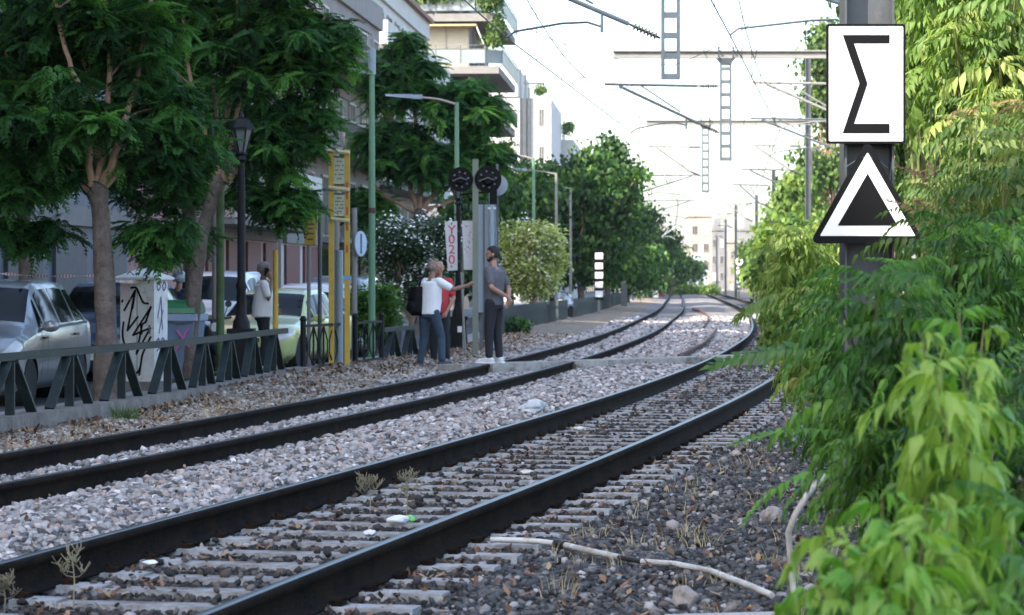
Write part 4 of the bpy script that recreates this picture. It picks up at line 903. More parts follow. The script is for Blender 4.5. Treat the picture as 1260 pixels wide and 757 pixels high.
# farther supports: single masts on the right, cantilevers over the nearer track, and on the left
FARR = [(160, (952-CX)/FPX*160, 208, 'dark mast above the sunlit bush, fourth from the front'), (200, (931-CX)/FPX*200, 240, 'thin mast left of the dark one, above the bright bush'), (245, (905.5-CX)/FPX*245, 252, 'thin dark mast standing clear against the pale far buildings'), (290, (893-CX)/FPX*290, 270, 'thin far mast just left of the clear standing one'), (350, (882-CX)/FPX*350, 290, 'farthest thin mast in front of the pale far buildings')]
for Y, X, py, lb in FARR:
    z1 = hz(py, Y); hmast('line_mast', X, Y, z1, .22, .22, lb, m=M_steel if Y < 220 else M_dsteel)
    if Y < 330: cantilever(X-.1, float(c1(Y)), Y, z1-2.3 if Y < 200 else min(z1-2.0, 6.2), 'far arm on the '+lb.split(',')[0].replace(' against the pale far buildings', ''), M_psteel if Y > 180 else M_msteel)
FARL = [(225, (802-CX)/FPX*225, 263, 'pale mast rising from the left row of trees with white brackets'), (275, (815-CX)/FPX*275, 272, 'pale mast behind the first white bracketed one'), (330, (826-CX)/FPX*330, 290, 'farthest pale mast of the left side')]
for Y, X, py, lb in FARL:
    z1 = hz(py, Y); hmast('line_mast', X, Y, z1, .24, .24, lb, m=M_psteel)
    cantilever(X+.1, float(c2(Y)), Y, z1-2.2, 'white bracket arm on the '+lb.replace(' with white brackets', ''), M_swhite)
for Y, lb in ((165, 'arm reaching out of the left trees under the third ladder bracket'), (196, 'lower arm reaching out of the left trees over the farther track')):
    x = float(c2(Y))-3.0; hmast('line_mast', x, Y, 8.6, .24, .24, 'grey mast hidden in the left trees, '+('nearer one' if Y < 180 else 'farther one'), m=M_msteel); cantilever(x+.1, float(c2(Y))+.8, Y, 6.5 if Y < 180 else 5.9, lb, M_msteel)
for Y, x, zz, lb in ((98, 12.6, 5.9, 'arm reaching left from behind the triangular sign'), (135, 15.0, 5.6, 'arm behind the tall grey mast at the tree tops')):
    hmast('line_mast', x, Y, zz+2.4, .22, .22, 'mast behind the signal mast' if Y < 100 else 'mast just behind the tall grey mast', m=M_steel); cantilever(x-.1, float(c1(Y)), Y, zz, lb, M_msteel)
# wires
def cat_wire(c, sup, label, cut0=None):
    """contact wire, messenger and droppers as one running line"""
    r = empty('catenary_line', (sup[0][1], sup[0][0], 0), 0, label, 'wire'); o = r.location
    b1 = MB(); b2 = MB(); b3 = MB(); p1 = []; p2 = []
    for k in range(len(sup)-1):
        (Y0, X0, z0), (Y1, X1, z1) = sup[k], sup[k+1]; n = 12
        for i in range(n+(k == len(sup)-2)):
            t = i/n; Y = Y0+(Y1-Y0)*t; X = X0+(X1-X0)*t; z = z0+(z1-z0)*t; zm = z+.45+.9*(2*t-1)**2
            p1.append(Vector((X, Y, z))-o); p2.append(Vector((X, Y, zm))-o)
            if i in (2, 4, 6, 8, 10): b3 = MB(); b3.tube([p1[-1], p2[-1]], .007, 4, False); b3.build('dropper_wire', M_wire, r)
    b1.tube(p1, .013, 5); b2.tube(p2, .012, 5)
    b1.build('contact_wire', M_wire, r); b2.build('messenger_wire', M_wire, r)
def stag(c, Y, s): return float(c(Y))+s
s1 = [(17.5, stag(c2, 17.5, .9), 5.5), (47, float(c2(47))-.85, 5.58), (75, float(c2(75))-.2, 5.48), (120, float(c2(120))-.2, 6.03), (165, float(c2(165))+.3, 6.1), (225, float(c2(225)), 5.3), (275, float(c2(275)), 5.2), (330, float(c2(330)), 5.2)]
s2_ = [(17.5, stag(c1, 17.5, .6), 5.5), (47, float(c1(47))-.5, 5.63), (75, float(c1(75)), 5.53), (120, float(c1(120)), 6.08), (160, float(c1(160)), hz(208, 160)-2.3), (200, float(c1(200)), 6.2), (245, float(c1(245)), 6.2), (290, float(c1(290)), 6.2)]
cat_wire(c2, s1, 'overhead wires above the farther track, running down from the top edge'); cat_wire(c1, s2_, 'overhead wires above the nearer track, near the sigma sign')
def wire(pts, lb, r=.007):
    b = MB(); q = []
    for i in range(len(pts)-1):
        for j in range(8):
            t = j/8; p = Vector(pts[i]).lerp(Vector(pts[i+1]), t); p.z -= .35*4*t*(1-t)*.5; q.append(p)
    q.append(Vector(pts[-1])); b.tube(q, r, 4); tag(b.build('loose_wire', M_wire), lb, 'wire')
for dx, z0, lb in ((3.4, 7.9, 'feeder cable strung along the right hand masts, upper'), (2.6, 7.3, 'feeder cable strung along the right hand masts, lower')):
    wire([(float(c1(y))+dx, y, z0+(.3 if y > 60 else 0)) for y in (17, 47, 75, 120, 160, 200, 245, 290)], lb, .011)
for dx, z0, lb in ((-2.2, 8.2, 'cable strung above the left edge of the farther track'), (1.9, 7.6, 'cable strung above the space between the tracks')):
    wire([(float(c2(y))+dx, y, z0) for y in (47, 75, 120, 165, 196, 225, 275)], lb, .010)
wire([P(1030, -60, 30), P(830, 80, 47), P(640, 30, 47)], 'thin cable crossing from the nearest bracket up to the right', .006)
wire([P(983, 70, 118), P(868, 240, 118)], 'thin stay wire from the tall grey mast down to the third bracket')
wire([P(935, 38, 47), P(905, 200, 110), P(840, 250, 190)], 'thin cable slanting down from the top tube into the distance')
wire([P(620, 45, 155), P(700, 60, 120), P(790, 120, 75)], 'thin cable between the apartment block and the second bracket')
# ---------------------------------------------------------------- buildings on the left of the street
M_glass = mat('window_glass', (.03, .035, .04), .08, vary=.1, spec=.8)
M_frame = mat('window_frame', (.35, .34, .32), .5)
M_shut = mat('cream_shutter', (.62, .58, .48), .6, vary=.06)
M_wcream = mat('cream_render', (.44, .41, .37), .85, vary=.12, scale=1.2, bump=.2, c2=(.40, .36, .32), c2scale=.7, c2amt=.3)
M_wpink = mat('pinkish_render', (.42, .30, .30), .85, vary=.12, scale=1.2, bump=.2)
M_wblue = mat('blue_grey_cladding', (.085, .10, .14), .6, vary=.15, scale=1.5)
M_wwhite = mat('white_render', (.50, .50, .49), .8, vary=.08, scale=1, bump=.15)
M_wgrey = mat('grey_render', (.22, .21, .205), .85, vary=.15, scale=1.2, bump=.2)
M_slab = mat('balcony_concrete', (.17, .165, .16), .85, vary=.15, scale=2, c2=(.22, .2, .18), c2scale=1.5, c2amt=.3)
M_rail = mat('railing_metal', (.12, .12, .12), .5, metal=.4)
M_rglass = mat('frosted_railing_panel', (.20, .235, .25), .3, vary=.08)
M_brick = mat('brick_parapet', (.26, .15, .12), .9, vary=.25, scale=6)
M_awn = mat('ochre_awning', (.42, .30, .15), .8, vary=.1)
M_maroon = mat('maroon_panel', (.12, .03, .035), .6, vary=.15)
def bmesh_win(w, h, kind):
    f = MB(); t = .07; d = .12
    for s_ in (-1, 1): f.box((0, s_*(w/2-t/2), h/2), (d, t, h))
    f.box((0, 0, t/2), (d, w-2*t, t)); f.box((0, 0, h-t/2), (d, w-2*t, t)); f.box((0, 0, h/2), (d-.02, .05, h-2*t))
    p = MB()
    if kind == 'shutter':
        k = int(h/.09)
        for i in range(k): p.box((-.02, 0, t+(h-2*t)*(i+.5)/k), (.03, w-2*t, (h-2*t)/k*.8))
    p.box((-.045, 0, h/2), (.02, w-2*t, h-2*t))
    return f, p
WC = {}
def window(parent, u, z, w, h, kind='glass', face='side', depth=.0, W_=0):
    k = (w, h, kind)
    if k not in WC:
        f, p = bmesh_win(w, h, kind); WC[k] = (f.mesh('window', [M_frame]), p.mesh('pane', [M_shut if kind == 'shutter' else M_glass]))
    o = link('window', WC[k][0], None, parent); q = link('shutter' if kind == 'shutter' else 'pane', WC[k][1], None, o)
    if face == 'side': o.location = (.035, u, z)
    else: o.location = (-u, -.035, z); o.rotation_euler = (0, 0, R(-90))
    return o
def block(name, Y0, L, depth, H, floors, wall, label, setb=0, stair=True, wins=True, balc=True, shop=None, endwins=0, wk='glass', cat='building', rail_m=None, roofp=.9, pitch=2.7, z0=-.3, bd=1.3, solidbal=False):
    """local x points to the railway, y runs away from the camera"""
    x0 = face_x(Y0)-setb; x1 = face_x(Y0+L)-setb; rz = -math.atan2(x1-x0, L)
    r = empty(name, (x0, Y0, z0), rz, label, cat); b = MB(); b.box((-depth/2, L/2, H/2), (depth, L, H)); b.build('wall', wall, r)
    b = MB(); b.box((.05, L/2, H+roofp/2), (.18, L+.2, roofp)); b.box((-depth/2, -.02, H+roofp/2), (depth-.12, .18, roofp)); b.box((-depth/2, L/2, H+.06), (depth-.3, L-.3, .12)); b.build('roof_parapet', wall, r)
    if stair: b = MB(); b.box((-depth*.5, L*.5, H+1.6), (3.2, 3.4, 3)); b.build('stair_head', wall, r)
    fh = H/floors; n = int(L/pitch)
    if n < 1: n = 1
    for f in range(floors):
        z = f*fh
        if f == 0:
            b = MB()
            for i in range(n):
                u = (i+.5)*L/n; b.box((.03, u, 1.45), (.10, L/n*.72, 2.5))
            b.build('shopfront', shop or M_glass, r); b = MB(); b.box((.08, L/2, 2.95), (.16, L-.1, .4)); b.build('fascia', wall if shop is None else M_slab, r)
            continue
        if wins:
            for i in range(n): window(r, (i+.5)*L/n, z+(.25 if balc else .95), 1.5, 2.1 if balc else 1.4, wk if (i+f) % 3 else 'shutter')
        for i in range(endwins): window(r, (i+.5)*depth/endwins, z+.9, 1.3, 1.4, 'shutter' if (i+f) % 2 else 'glass', 'end')
        if balc:
            s = MB(); s.box((bd/2+.02, L/2, z+.08), (bd, L-.4, .16)); sl_ = s.build('balcony_slab', M_slab, r)
            g_ = MB()
            if solidbal: g_.box((bd-.02, L/2, z+.16+.5), (.08, L-.4, 1.0)); g_.box((bd/2, .22, z+.66), (bd-.1, .08, 1.0))
            else:
                g_.box((bd-.05, L/2, z+1.15), (.05, L-.4, .05)); k = int(L/.14)
                for i in range(k): g_.box((bd-.05, .25+(L-.5)*i/k, z+.64), (.018, .018, .98))
                for i in range(9): g_.box((.1+(bd-.2)*i/8, .22, z+.64), (.018, .018, .98))
                g_.box((bd/2, .22, z+1.15), (bd-.1, .04, .05))
            g_.build('balcony_railing', rail_m or M_rail, sl_)
    return r
# row that shades the tracks from behind and left of the camera
block('apartment_building', -34, 26, 12, 26.0, 8, M_wcream, 'tall cream apartment building at the near end of the street row, behind the camera', pitch=3.2, stair=False)
block('apartment_building', -7.5, 11, 12, 20.8, 7, M_wgrey, 'narrow grey apartment building of the street row, beside the camera', pitch=3.2, stair=False)
block('apartment_building', 4, 25.5, 12, 19.5, 6, M_wcream, 'cream apartment building of the street row, out of frame at left', pitch=3.2, stair=False)
block('apartment_building', 30, 16, 12, 17.0, 5, M_wgrey, 'grey apartment building opposite the silver car, out of frame at left', pitch=3.2, stair=False)
# first ones in the picture
r = block('workshop_building', 46.5, 13, 11, 15.5, 5, M_wblue, 'dark blue grey building behind the silver car', balc=False, pitch=3, shop=mat('dark_shutter', (.06, .065, .08), .6, vary=.2))
r = block('apartment_building', 64.5, 13.5, 11, 15.0, 5, M_wpink, 'pinkish building behind the second tree, with maroon panels', pitch=2.6, shop=M_maroon, solidbal=True, rail_m=M_wpink)
r = block('white_shop_building', 78.6, 7.0, 8, 4.0, 1, M_wwhite, 'low white shop building with maroon shutters behind the yellow frame', balc=False, stair=False, shop=M_maroon)
r = block('apartment_building', 86, 20, 12, 11.5, 4, M_wgrey, 'grey apartment building behind the airy street tree', setb=.6, pitch=3)
r = block('apartment_building', 110, 28, 12, 14.0, 5, M_wwhite, 'white apartment building with solid balconies and a brick parapet, partly hidden by the leaves', solidbal=True, rail_m=M_wwhite, pitch=3, setb=2.0, bd=1.2)
b = MB(); b.box((.2, 14, 14.95), (.34, 28, .2)); b.build('brick_coping', M_brick, r)
# balconied block standing end-on: the one with the awning
Yb = 150; X0 = (619-CX)/FPX*Yb; r = empty('apartment_block', (X0, Yb, -.3), -.06, 'tall apartment block with wraparound glass balconies, cream shutters and roof plants', 'building')
Wd = 9.2; H = 18.2
b = MB(); b.box((-Wd/2-1.2, 8, H/2), (Wd-1.4, 16, H)); b.build('wall', M_wgrey, r)
b = MB(); b.box((-Wd/2-1.2, 9, H+1.5), (Wd-3.2, 10, 3)); b.build('roof_storey', M_wcream, r)
fl = [hz(p, Yb)+.3 for p in (24, 88, 148, 205, 262)]
for i, z in enumerate(fl):
    s = MB(); s.box((-Wd/2-.15, 6.4, z), (Wd-.3+.3, 15.4, .42)); sl_ = s.build('balcony_slab', M_slab, r)
    g_ = MB()
    for (a, c_) in (((-Wd, -1.25), (-.9, -1.25)), ((-.9, -1.25), (-.02, -.45)), ((-.02, -.45), (-.02, 13.9))):
        A3 = Vector((a[0], a[1], z+.75)); C3 = Vector((c_[0], c_[1], z+.75)); g_.bar(A3, C3, .03, .75)
    g_.build('glass_railing', M_rglass if i in (1, 4) else (M_wgrey if i else M_rglass), sl_)
    g_ = MB()
    for (a, c_) in (((-Wd, -1.27), (-.9, -1.27)), ((-.9, -1.27), (-.0, -.47)), ((0., -.47), (.0, 13.9))):
        for zz in (1.16, 1.38):
            g_.bar((a[0], a[1], z+zz), (c_[0], c_[1], z+zz), .035)
        n_ = int((Vector(c_)-Vector(a)).length/1.4)+1
        for k in range(n_+1):
            q = Vector(a).lerp(Vector(c_), k/n_); g_.box((q.x, q.y, z+.8), (.04, .04, 1.2))
    g_.build('handrail', M_rail, sl_)
    if i < 4:
        zf = fl[i+1] if i+1 < len(fl) else 0
for z, k in ((fl[1], 'shutter'), (fl[2], 'glass'), (fl[3], 'shutter'), (fl[4], 'glass')):
    for u, w in ((3.2, 2.6), (6.6, 2.0)):
        o = window(r, u, z+.22, w, 2.3, k, 'end')
    for u in (3, 6.5, 10): o = window(r, u, z+.22, 1.4, 2.3, k); o.location.x = -1.87
b = MB(); b.box((-Wd/2-.6, -.7, fl[0]-.42), (Wd-1.6, 1.3, .10)); b.build('awning', M_awn, r)
b = MB()
for x_ in (-6.1, -4.6, -1.4): b.tube([(x_, -1.25, fl[0]-.5), (x_+.5, -1.2, fl[1]+1.2)], .03, 5)
b.build('awning_poles', M_swhite, r)
def planter(x, y, z, s, lb, n=1300, rx=1., rz_=.5):
    blobtree('balcony_plant', (x, y, z-.6), .2, [((x, y, z), (rx, .5, rz_), 1), ((x+rx*.6, y, z+rz_*.4), (rx*.5, .5, rz_*.8), .6)], lb, 'plant', n, s, M_mid, .04, ql2w, clump=14, spread=.18)
planter(-1.4, 148.9, fl[0]+.7, .2, 'green plants trailing over the right corner of the top balcony', 1600, .7, .7)
planter(-5.2, 149, fl[0]+1.1, .2, 'bright green plants along the top floor terrace', 2200, 2.6, .55)
planter(-1.05, 148.9, fl[0]-1.1, .2, 'dark climbing plant hanging at the right corner under the top balcony', 1400, .45, 1.0)
planter(-.35, 150.5, fl[3]+.5, .18, 'small plant on the lower right balcony corner', 500, .3, .6)
# the next white building behind it
Yc = 215; X0 = (678-CX)/FPX*Yc; r = empty('white_building', (X0, Yc, -.3), -.06, 'bright white building with dark vertical fins beyond the apartment block', 'building')
H = hz(90, Yc)+.3
b = MB(); b.box((-3.2, 10, H/2-1), (6.4, 20, H-2)); b.box((-4.6, 11, H-.5), (3.6, 18, 2.4)); b.build('wall', M_wwhite, r)
for x_, pt in ((-2.45, 86), (-2.05, 92), (-1.75, 108)):
    b = MB(); zt_ = hz(pt, Yc)+.3; b.box((x_, -.15, zt_/2), (.16, .35, zt_)); b.build('dark_fin', M_dsteel, r)
b = MB(); b.box((-1.35, -.2, hz(103, Yc)+.3), (1.7, .3, .12)); b.box((-.55, -.2, hz(107, Yc)+.3), (.1, .2, .6)); b.build('roof_frame', M_dsteel, r)
for k in range(3): o = window(r, .75, 8+3*k, .5, 1.5, 'glass', 'end')
planter(X0-.9, Yc, hz(110, Yc), .2, 'small roof plant on the white building', 400, .35, .35)
Yc = 235; X0 = (706-CX)/FPX*Yc; r = empty('white_building', (X0, Yc, -.3), -.06, 'lower white building with a small roof plant, behind the tree tops', 'building')
b = MB(); H = hz(172, Yc)+.3; b.box((-3, 10, H/2), (6, 20, H)); b.build('wall', M_wwhite, r); b = MB(); b.box((-2.8, 10, H+.8), (3, 8, 1.8)); b.build('roof_room', M_wwhite, r)
for k in range(3): window(r, 1.2+1.6*k, H-3, 1, 1.5, 'glass', 'end')
planter(X0-.6, Yc-.2, hz(158, Yc), .22, 'potted roof palm on the lower white building', 500, .4, .5)
for k in range(4):
    block('street_building', 255+k*38, 34, 14, 13-1.0*k, 4, [M_wcream, M_wwhite, M_wgrey, M_wcream][k], ['cream far building of the left row behind the trees', 'white far building of the left row behind the trees', 'grey far building of the left row behind the trees', 'last cream building of the left row'][k], pitch=4, setb=.5)
# far end of the line
def farblock(px0, px1, pt, Y, m, lb, k=3, dep=14, wrows=3):
    X0 = (px0-CX)/FPX*Y; X1 = (px1-CX)/FPX*Y; H = hz(pt, Y)+.3; w = X1-X0
    r = empty('distant_building', (X1, Y, -.3), 0, lb, 'building'); b = MB(); b.box((-w/2, dep/2, H/2), (w, dep, H)); b.build('wall', m, r)
    b = MB(); b.box((-w/2, dep/2, H+.4), (w+.4, dep+.4, .5)); b.box((-w*.4, dep/2, H+1.6), (w*.35, 4, 2)); b.build('roof', m, r)
    for i in range(wrows):
        for j in range(k):
            window(r, (j+.5)*w/k, H-3.0-3.1*i, min(1.5, w/k*.5), 1.6, 'glass' if (i+j) % 3 else 'shutter', 'end')
    return r
M_far1 = mat('far_cream', (.27, .25, .22), .9, vary=.15, scale=.3); M_far2 = mat('far_grey', (.16, .16, .165), .9, vary=.15, scale=.3)
M_coral = mat('coral_parapet', (.55, .34, .28), .8)
r = farblock(848, 876, 268, 470, M_far1, 'tall cream building closing the view at the end of the line', 2, wrows=4)
b = MB(); b.box((-2, -.1, hz(262, 470)+1.2), (4.2, .3, .6)); b.build('coral_parapet', M_coral, r)
farblock(874, 893, 285, 500, M_far2, 'grey balconied far building right of the tall cream one', 2, wrows=4)
farblock(889, 912, 300, 520, M_far1, 'lower cream far building behind the thin masts', 3, wrows=3)
farblock(908, 935, 285, 560, M_far2, 'white far building behind the right masts', 3, wrows=3)
farblock(926, 1010, 300, 620, M_far1, 'long cream far building hidden behind the right trees', 5, wrows=2)
farblock(838, 852, 300, 520, M_far2, 'narrow white far building left of the tall cream one', 1, wrows=3)
farblock(770, 842, 292, 600, M_far1, 'long cream far building behind the left trees', 5, wrows=2)
r = farblock(846, 868, 338, 345, mat('blue_white_hut', (.42, .50, .58), .6), 'small blue white hut at the end of the tracks', 2, 5, 0)
window(r, .6, .9, .7, .9, 'glass', 'end'); window(r, 1.6, .9, .7, .9, 'glass', 'end')
r = farblock(806, 818, 334, 262, mat('red_kiosk', (.42, .06, .05), .6), 'small red kiosk under the far left trees', 1, 3, 0)
window(r, .5, .6, .6, 1.2, 'glass', 'end')
# far railway clutter
def board(px, py, Y, lb):
    p = P(px, py, Y); r = empty('track_signal', (p.x, Y, -.3), 0, lb, 'signal'); z = p.z+.3; b = MB(); b.tube([(0, .05, 0), (0, .05, z)], .05, 6); b.build('post', M_dsteel, r)
    b = MB(); n = 20; M = Matrix.Rotation(R(90), 3, 'X'); b.lathe([(.32, 0), (.32, .04)], 20, (0, .0, z), M); b.build('disc', M_swhite, r)
    b = MB(); b.lathe([(.14, 0), (.14, .03)], 14, (0, -.042, z), M); b.build('lens', M_sblack, r)
    b = MB(); b.box((0, -.02, z-1.35), (.42, .03, 1.7)); b.build('board', M_swhite, r); b = MB()
    for k in range(4): b.bar((-.2, -.042, z-2.0+.42*k), (.2, -.042, z-1.75+.42*k), .02, .12, (0, 0, 1))
    b.build('stripes', M_sblack, r)
board(909.5, 322, 230, 'round white signal with a striped board on the clear standing mast'); board(936.5, 329, 250, 'second round signal half hidden by the right bushes'); board(807, 334, 225, 'striped signal board beside the pale left mast')
# retaining wall closing the view right of the tracks
b = MB()
for i in range(0, 300, 12):
    a = Vector((float(c1(60+i))+7.5, 60+i, 0)); c_ = Vector((float(c1(72+i))+7.5, 72+i, 0)); b.bar(a+Vector((0, 0, .8)), c_+Vector((0, 0, .8)), .25, 2.2)
tag(b.build('boundary_wall', M_wcream), 'pale boundary wall behind the right hand trees', 'wall')
for Y, dx, lb in ((250, 5, 'far bush on the right side of the line'), (300, 4.5, 'farthest bush on the right side of the line'), (150, 6.0, 'bush between the right masts')):
    x = float(c1(Y))+dx; blobtree('leafy_tree', (x, Y, 0), .5, lobeset((x, Y, 3.4), (2.4, 2, 3.0), 7, int(Y)), lb, n=3800, s=.36, m=M_mid, tr=.12, tmpl=ql2w)
for px, w, lb in ((862, 2.2, 'low grassy bush at the end of the tracks'), (838, 1.6, 'low green bush left of the vanishing point')):
    Y = 300; x = (px-CX)/FPX*Y; blobtree('low_bush', (x, Y, -.2), .3, [((x, Y, .4), (w, 1.5, .5), 1)], lb, 'bush', 1500, .3, M_mulb, .04, ql2w)
# ---------------------------------------------------------------- fence wall and railings
M_kerb = mat('weathered_concrete_wall', (.20, .175, .16), .9, vary=.3, scale=3, bump=.6, bscale=25, c2=(.12, .10, .09), c2scale=4, c2amt=.5)
M_fgreen = mat('dark_green_paint', (.012, .022, .022), .6, spec=.3, vary=.2, scale=6, c2=(.035, .042, .042), c2scale=6, c2amt=.3)
M_black = mat('black_paint', (.006, .007, .008), .6, spec=.25, vary=.15)
def along(y0, y1, step=.8):
    ys = list(np.arange(y0, y1, step))+[y1]; return [(float(fx(y)), float(y)) for y in ys]
def wallseg(y0, y1, ztop, lb, th=.26):
    p = along(y0, y1); b = MB(); vs = []
    for x, y in p: vs += [(x-th/2, y, ztop), (x+th/2, y, ztop), (x+th/2+.02, y, -.4), (x-th/2, y, -.4)]
    fs = []
    for i in range(len(p)-1):
        for j in range(4): k = (j+1) % 4; fs.append((4*i+j, 4*i+k, 4*i+4+k, 4*i+4+j))
    fs += [(0, 3, 2, 1), tuple(4*(len(p)-1)+j for j in range(4))]; b.add(vs, fs); tag(b.build('low_wall', M_kerb), lb, 'wall')
wallseg(4, 41.6, 0.0, 'low weathered concrete wall carrying the slanted bar railing, left foreground')
wallseg(41.62, 56, -.08, 'lower concrete kerb under the ornate railing and behind the pedestrians')
def afence(y0, n, pitch, z0, z1, lb, yend=None):
    yA = y0-pitch*.5; yB = y0+pitch*(n-.5); r = empty('slanted_bar_railing', (float(fx(yA)), yA, z0), 0, lb, 'railing'); o = Vector(r.location)
    b = MB(); p = along(yA, yB, 1.0)
    for i in range(len(p)-1): b.bar(Vector((*p[i], z1-.05))-o, Vector((*p[i+1], z1-.05))-o, .07, .078)
    b.build('top_rail', M_fgreen, r)
    for k in range(n):
        yc = y0+pitch*k
        def F(y, z): return Vector((float(fx(y)), y, z))-o
        b = MB(); b.bar(F(yc, z0), F(yc, z1-.1), .09, .06, (0, 1, 0)); b.build('upright', M_fgreen, r)
        for s_ in (-1, 1): b = MB(); b.bar(F(yc+s_*.10, z1-.1), F(yc+s_*.66, z0), .10, .05, (0, 1, 0)); b.build('slanted_bar', M_fgreen, r)
afence(24.3, 9, 1.86, 0.0, .62, 'dark green railing of slanted flat bars on the low wall, left foreground')
def ornate(y0, y1, z0, z1, lb):
    r = empty('ornate_railing', (float(fx(y0)), y0, z0), 0, lb, 'railing'); o = Vector(r.location); b = MB()
    def F(y, z): return Vector((float(fx(y)), y, z))-o
    for z in (z1, z0+.06): b.bar(F(y0, z), F(y1, z), .05, .04)
    b.build('rails', M_black, r)
    n = int((y1-y0)/.55)
    for i in range(n+1): b = MB(); y = y0+(y1-y0)*i/n; b.bar(F(y, z0), F(y, z1), .03, .03, (0, 1, 0)); b.build('upright', M_black, r)
    for i in range(n):
        a = y0+(y1-y0)*i/n; c_ = y0+(y1-y0)*(i+1)/n; b = MB()
        b.tube([F(a, z0+.06), F(a*.6+c_*.4, z0+.25), F(a*.6+c_*.4, z1-.25), F(a, z1)], .012, 5); b.tube([F(c_, z0+.06), F(c_*.6+a*.4, z0+.25), F(c_*.6+a*.4, z1-.25), F(c_, z1)], .012, 5); b.build('curved_bars', M_black, r)
    for y in (y0, y1): b = MB(); b.lathe([(.045, 0), (.045, .78), (.06, .8), (.03, .86)], 8, F(y, z0)); b.build('end_post', M_black, r)
ornate(41.1, 43.6, -.08, .62, 'black ornate railing with curved bars between the yellow pole and the yellow frame')
ornate(44.4, 46.3, -.08, .62, 'black ornate railing with curved bars right of the yellow frame')
afence(47.2, 3, 1.6, -.08, .52, 'dark slanted bar railing behind the man with the backpack')
afence(52.4, 4, 1.6, -.16, .46, 'dark slanted bar railing beyond the signal post')
# picket railing far left of the line
def pickets(y0, y1, lb, h=.85):
    r = empty('picket_railing', (float(fx(y0)), y0, -.2), 0, lb, 'railing'); o = Vector(r.location); b = MB(); b.box((0, 0, h/2), (.05, .10, h)); pm = b.mesh('picket', [mat('grey_green_pickets', (.06, .08, .08), .6, vary=.25, scale=.6)]); c_ = MB(); y = y0
    while y < y1: link('picket', pm, None, r, Vector((float(fx(y)), y, -.2))-o); y += max(.62, (y1-y0)/75)
    p = along(y0, y1, 3)
    for i in range(len(p)-1):
        for z in (h-.18, .12): c_.bar(Vector((*p[i], z-.2))-o-Vector((.04, 0, 0)), Vector((*p[i+1], z-.2))-o-Vector((.04, 0, 0)), .03, .05)
    c_.build('rails', M_fgreen, r)
pickets(62, 98, 'grey green picket railing beyond the man in grey, under the sunlit oleander'); pickets(102, 170, 'far stretch of picket railing behind the marker post')
for dx in (0, .28):
    p = G(661+dx*22, 404); b = MB(); b.box((p.x, p.y, p.z+.45), (.09, .09, .95)); tag(b.build('pale_gate_post', M_psteel), 'pale post at the gap in the picket railing, '+('left one' if dx == 0 else 'right one')+' of the pair', 'post')
# ---------------------------------------------------------------- poles, lamps, signs
M_yel = mat('yellow_paint', (.56, .36, .045), .5, vary=.12, scale=5, c2=(.40, .20, .06), c2scale=3, c2amt=.25)
M_gpole = mat('green_pole_paint', (.12, .24, .14), .55, vary=.12, scale=3, c2=(.30, .30, .22), c2scale=2.5, c2amt=.1)
M_bgrey = mat('blue_grey_metal', (.25, .31, .37), .5, vary=.1)
M_cream = mat('cream_sign_panel', (.50, .50, .36), .6, vary=.08)
M_ink = mat('sign_ink', (.10, .11, .09), .7)
M_lamp = mat('lamp_glass', (.12, .14, .14), .25, vary=.1)
def pole(px, Y, ytop, z0, rad, m, lb, name='pole', top_r=None, lean=0):
    x = (px-CX)/FPX*Y; r = empty(name, (x, Y, z0), 0, lb, 'pole'); h = hz(ytop, Y)-z0
    b = MB(); b.tube([(0, 0, 0), (lean*.5, 0, h*.5), (lean, 0, h)], [rad, rad*.98, top_r or rad*.95], 12); b.build('shaft', m, r, True)
    b = MB(); b.lathe([(rad*1.9, 0), (rad*1.9, .03), (rad*1.25, .05), (rad*1.1, .12)], 12); b.build('foot_plate', m, r); return r, h
def lamppost(px, Y, ytop, z0, lb):
    x = (px-CX)/FPX*Y; r = empty('ornate_lamp_post', (x, Y, z0), 0, lb, 'street lamp'); h = hz(ytop, Y)-z0; hl = h-.62
    b = MB(); b.box((0, 0, .06), (.42, .42, .12)); b.box((0, 0, .40), (.32, .32, .58)); b.box((0, 0, .72), (.38, .38, .07)); b.build('pedestal', M_black, r)
    b = MB(); b.lathe([(.13, .75), (.12, .85), (.075, .95), (.065, 1.3), (.085, 1.36), (.06, 1.42), (.055, hl-.5), (.045, hl-.1), (.08, hl-.06), (.05, hl)], 12); b.build('column', M_black, r, True)
    l = MB()
    for k in range(6):
        a = R(60*k); l.bar((.06*math.cos(a), .06*math.sin(a), hl+.04), (.165*math.cos(a), .165*math.sin(a), hl+.38), .018)
    l.lathe([(.05, hl), (.08, hl+.02), (.08, hl+.05)], 6); l.lathe([(.19, hl+.37), (.19, hl+.40), (.10, hl+.52), (.04, hl+.55), (.03, hl+.60), (.008, hl+.64)], 6)
    q = l.build('lantern', M_black, r); b = MB(); b.lathe([(.065, hl+.05), (.155, hl+.37)], 6); b.build('glass', M_lamp, q)
    for s_ in (-1, 1): b = MB(); b.tube([(s_*.05, 0, hl-.3), (s_*.16, 0, hl-.22), (s_*.13, 0, hl-.1)], .012, 5); b.build('scroll', M_black, r)
    return r
lamppost(297, 38.3, 138, -.12, 'black ornate lamp post with a lantern in front of the second tree')
r = lamppost(564, 54, 209, -.15, 'dark ornate lamp post behind the red shirted man, lantern under the round signal disc')
b = MB(); b.box((.03, -.166, .5), (.09, .006, .12)); b.box((.11, -.166, .48), (.05, .006, .05)); b.build('sticker', M_swhite, r)
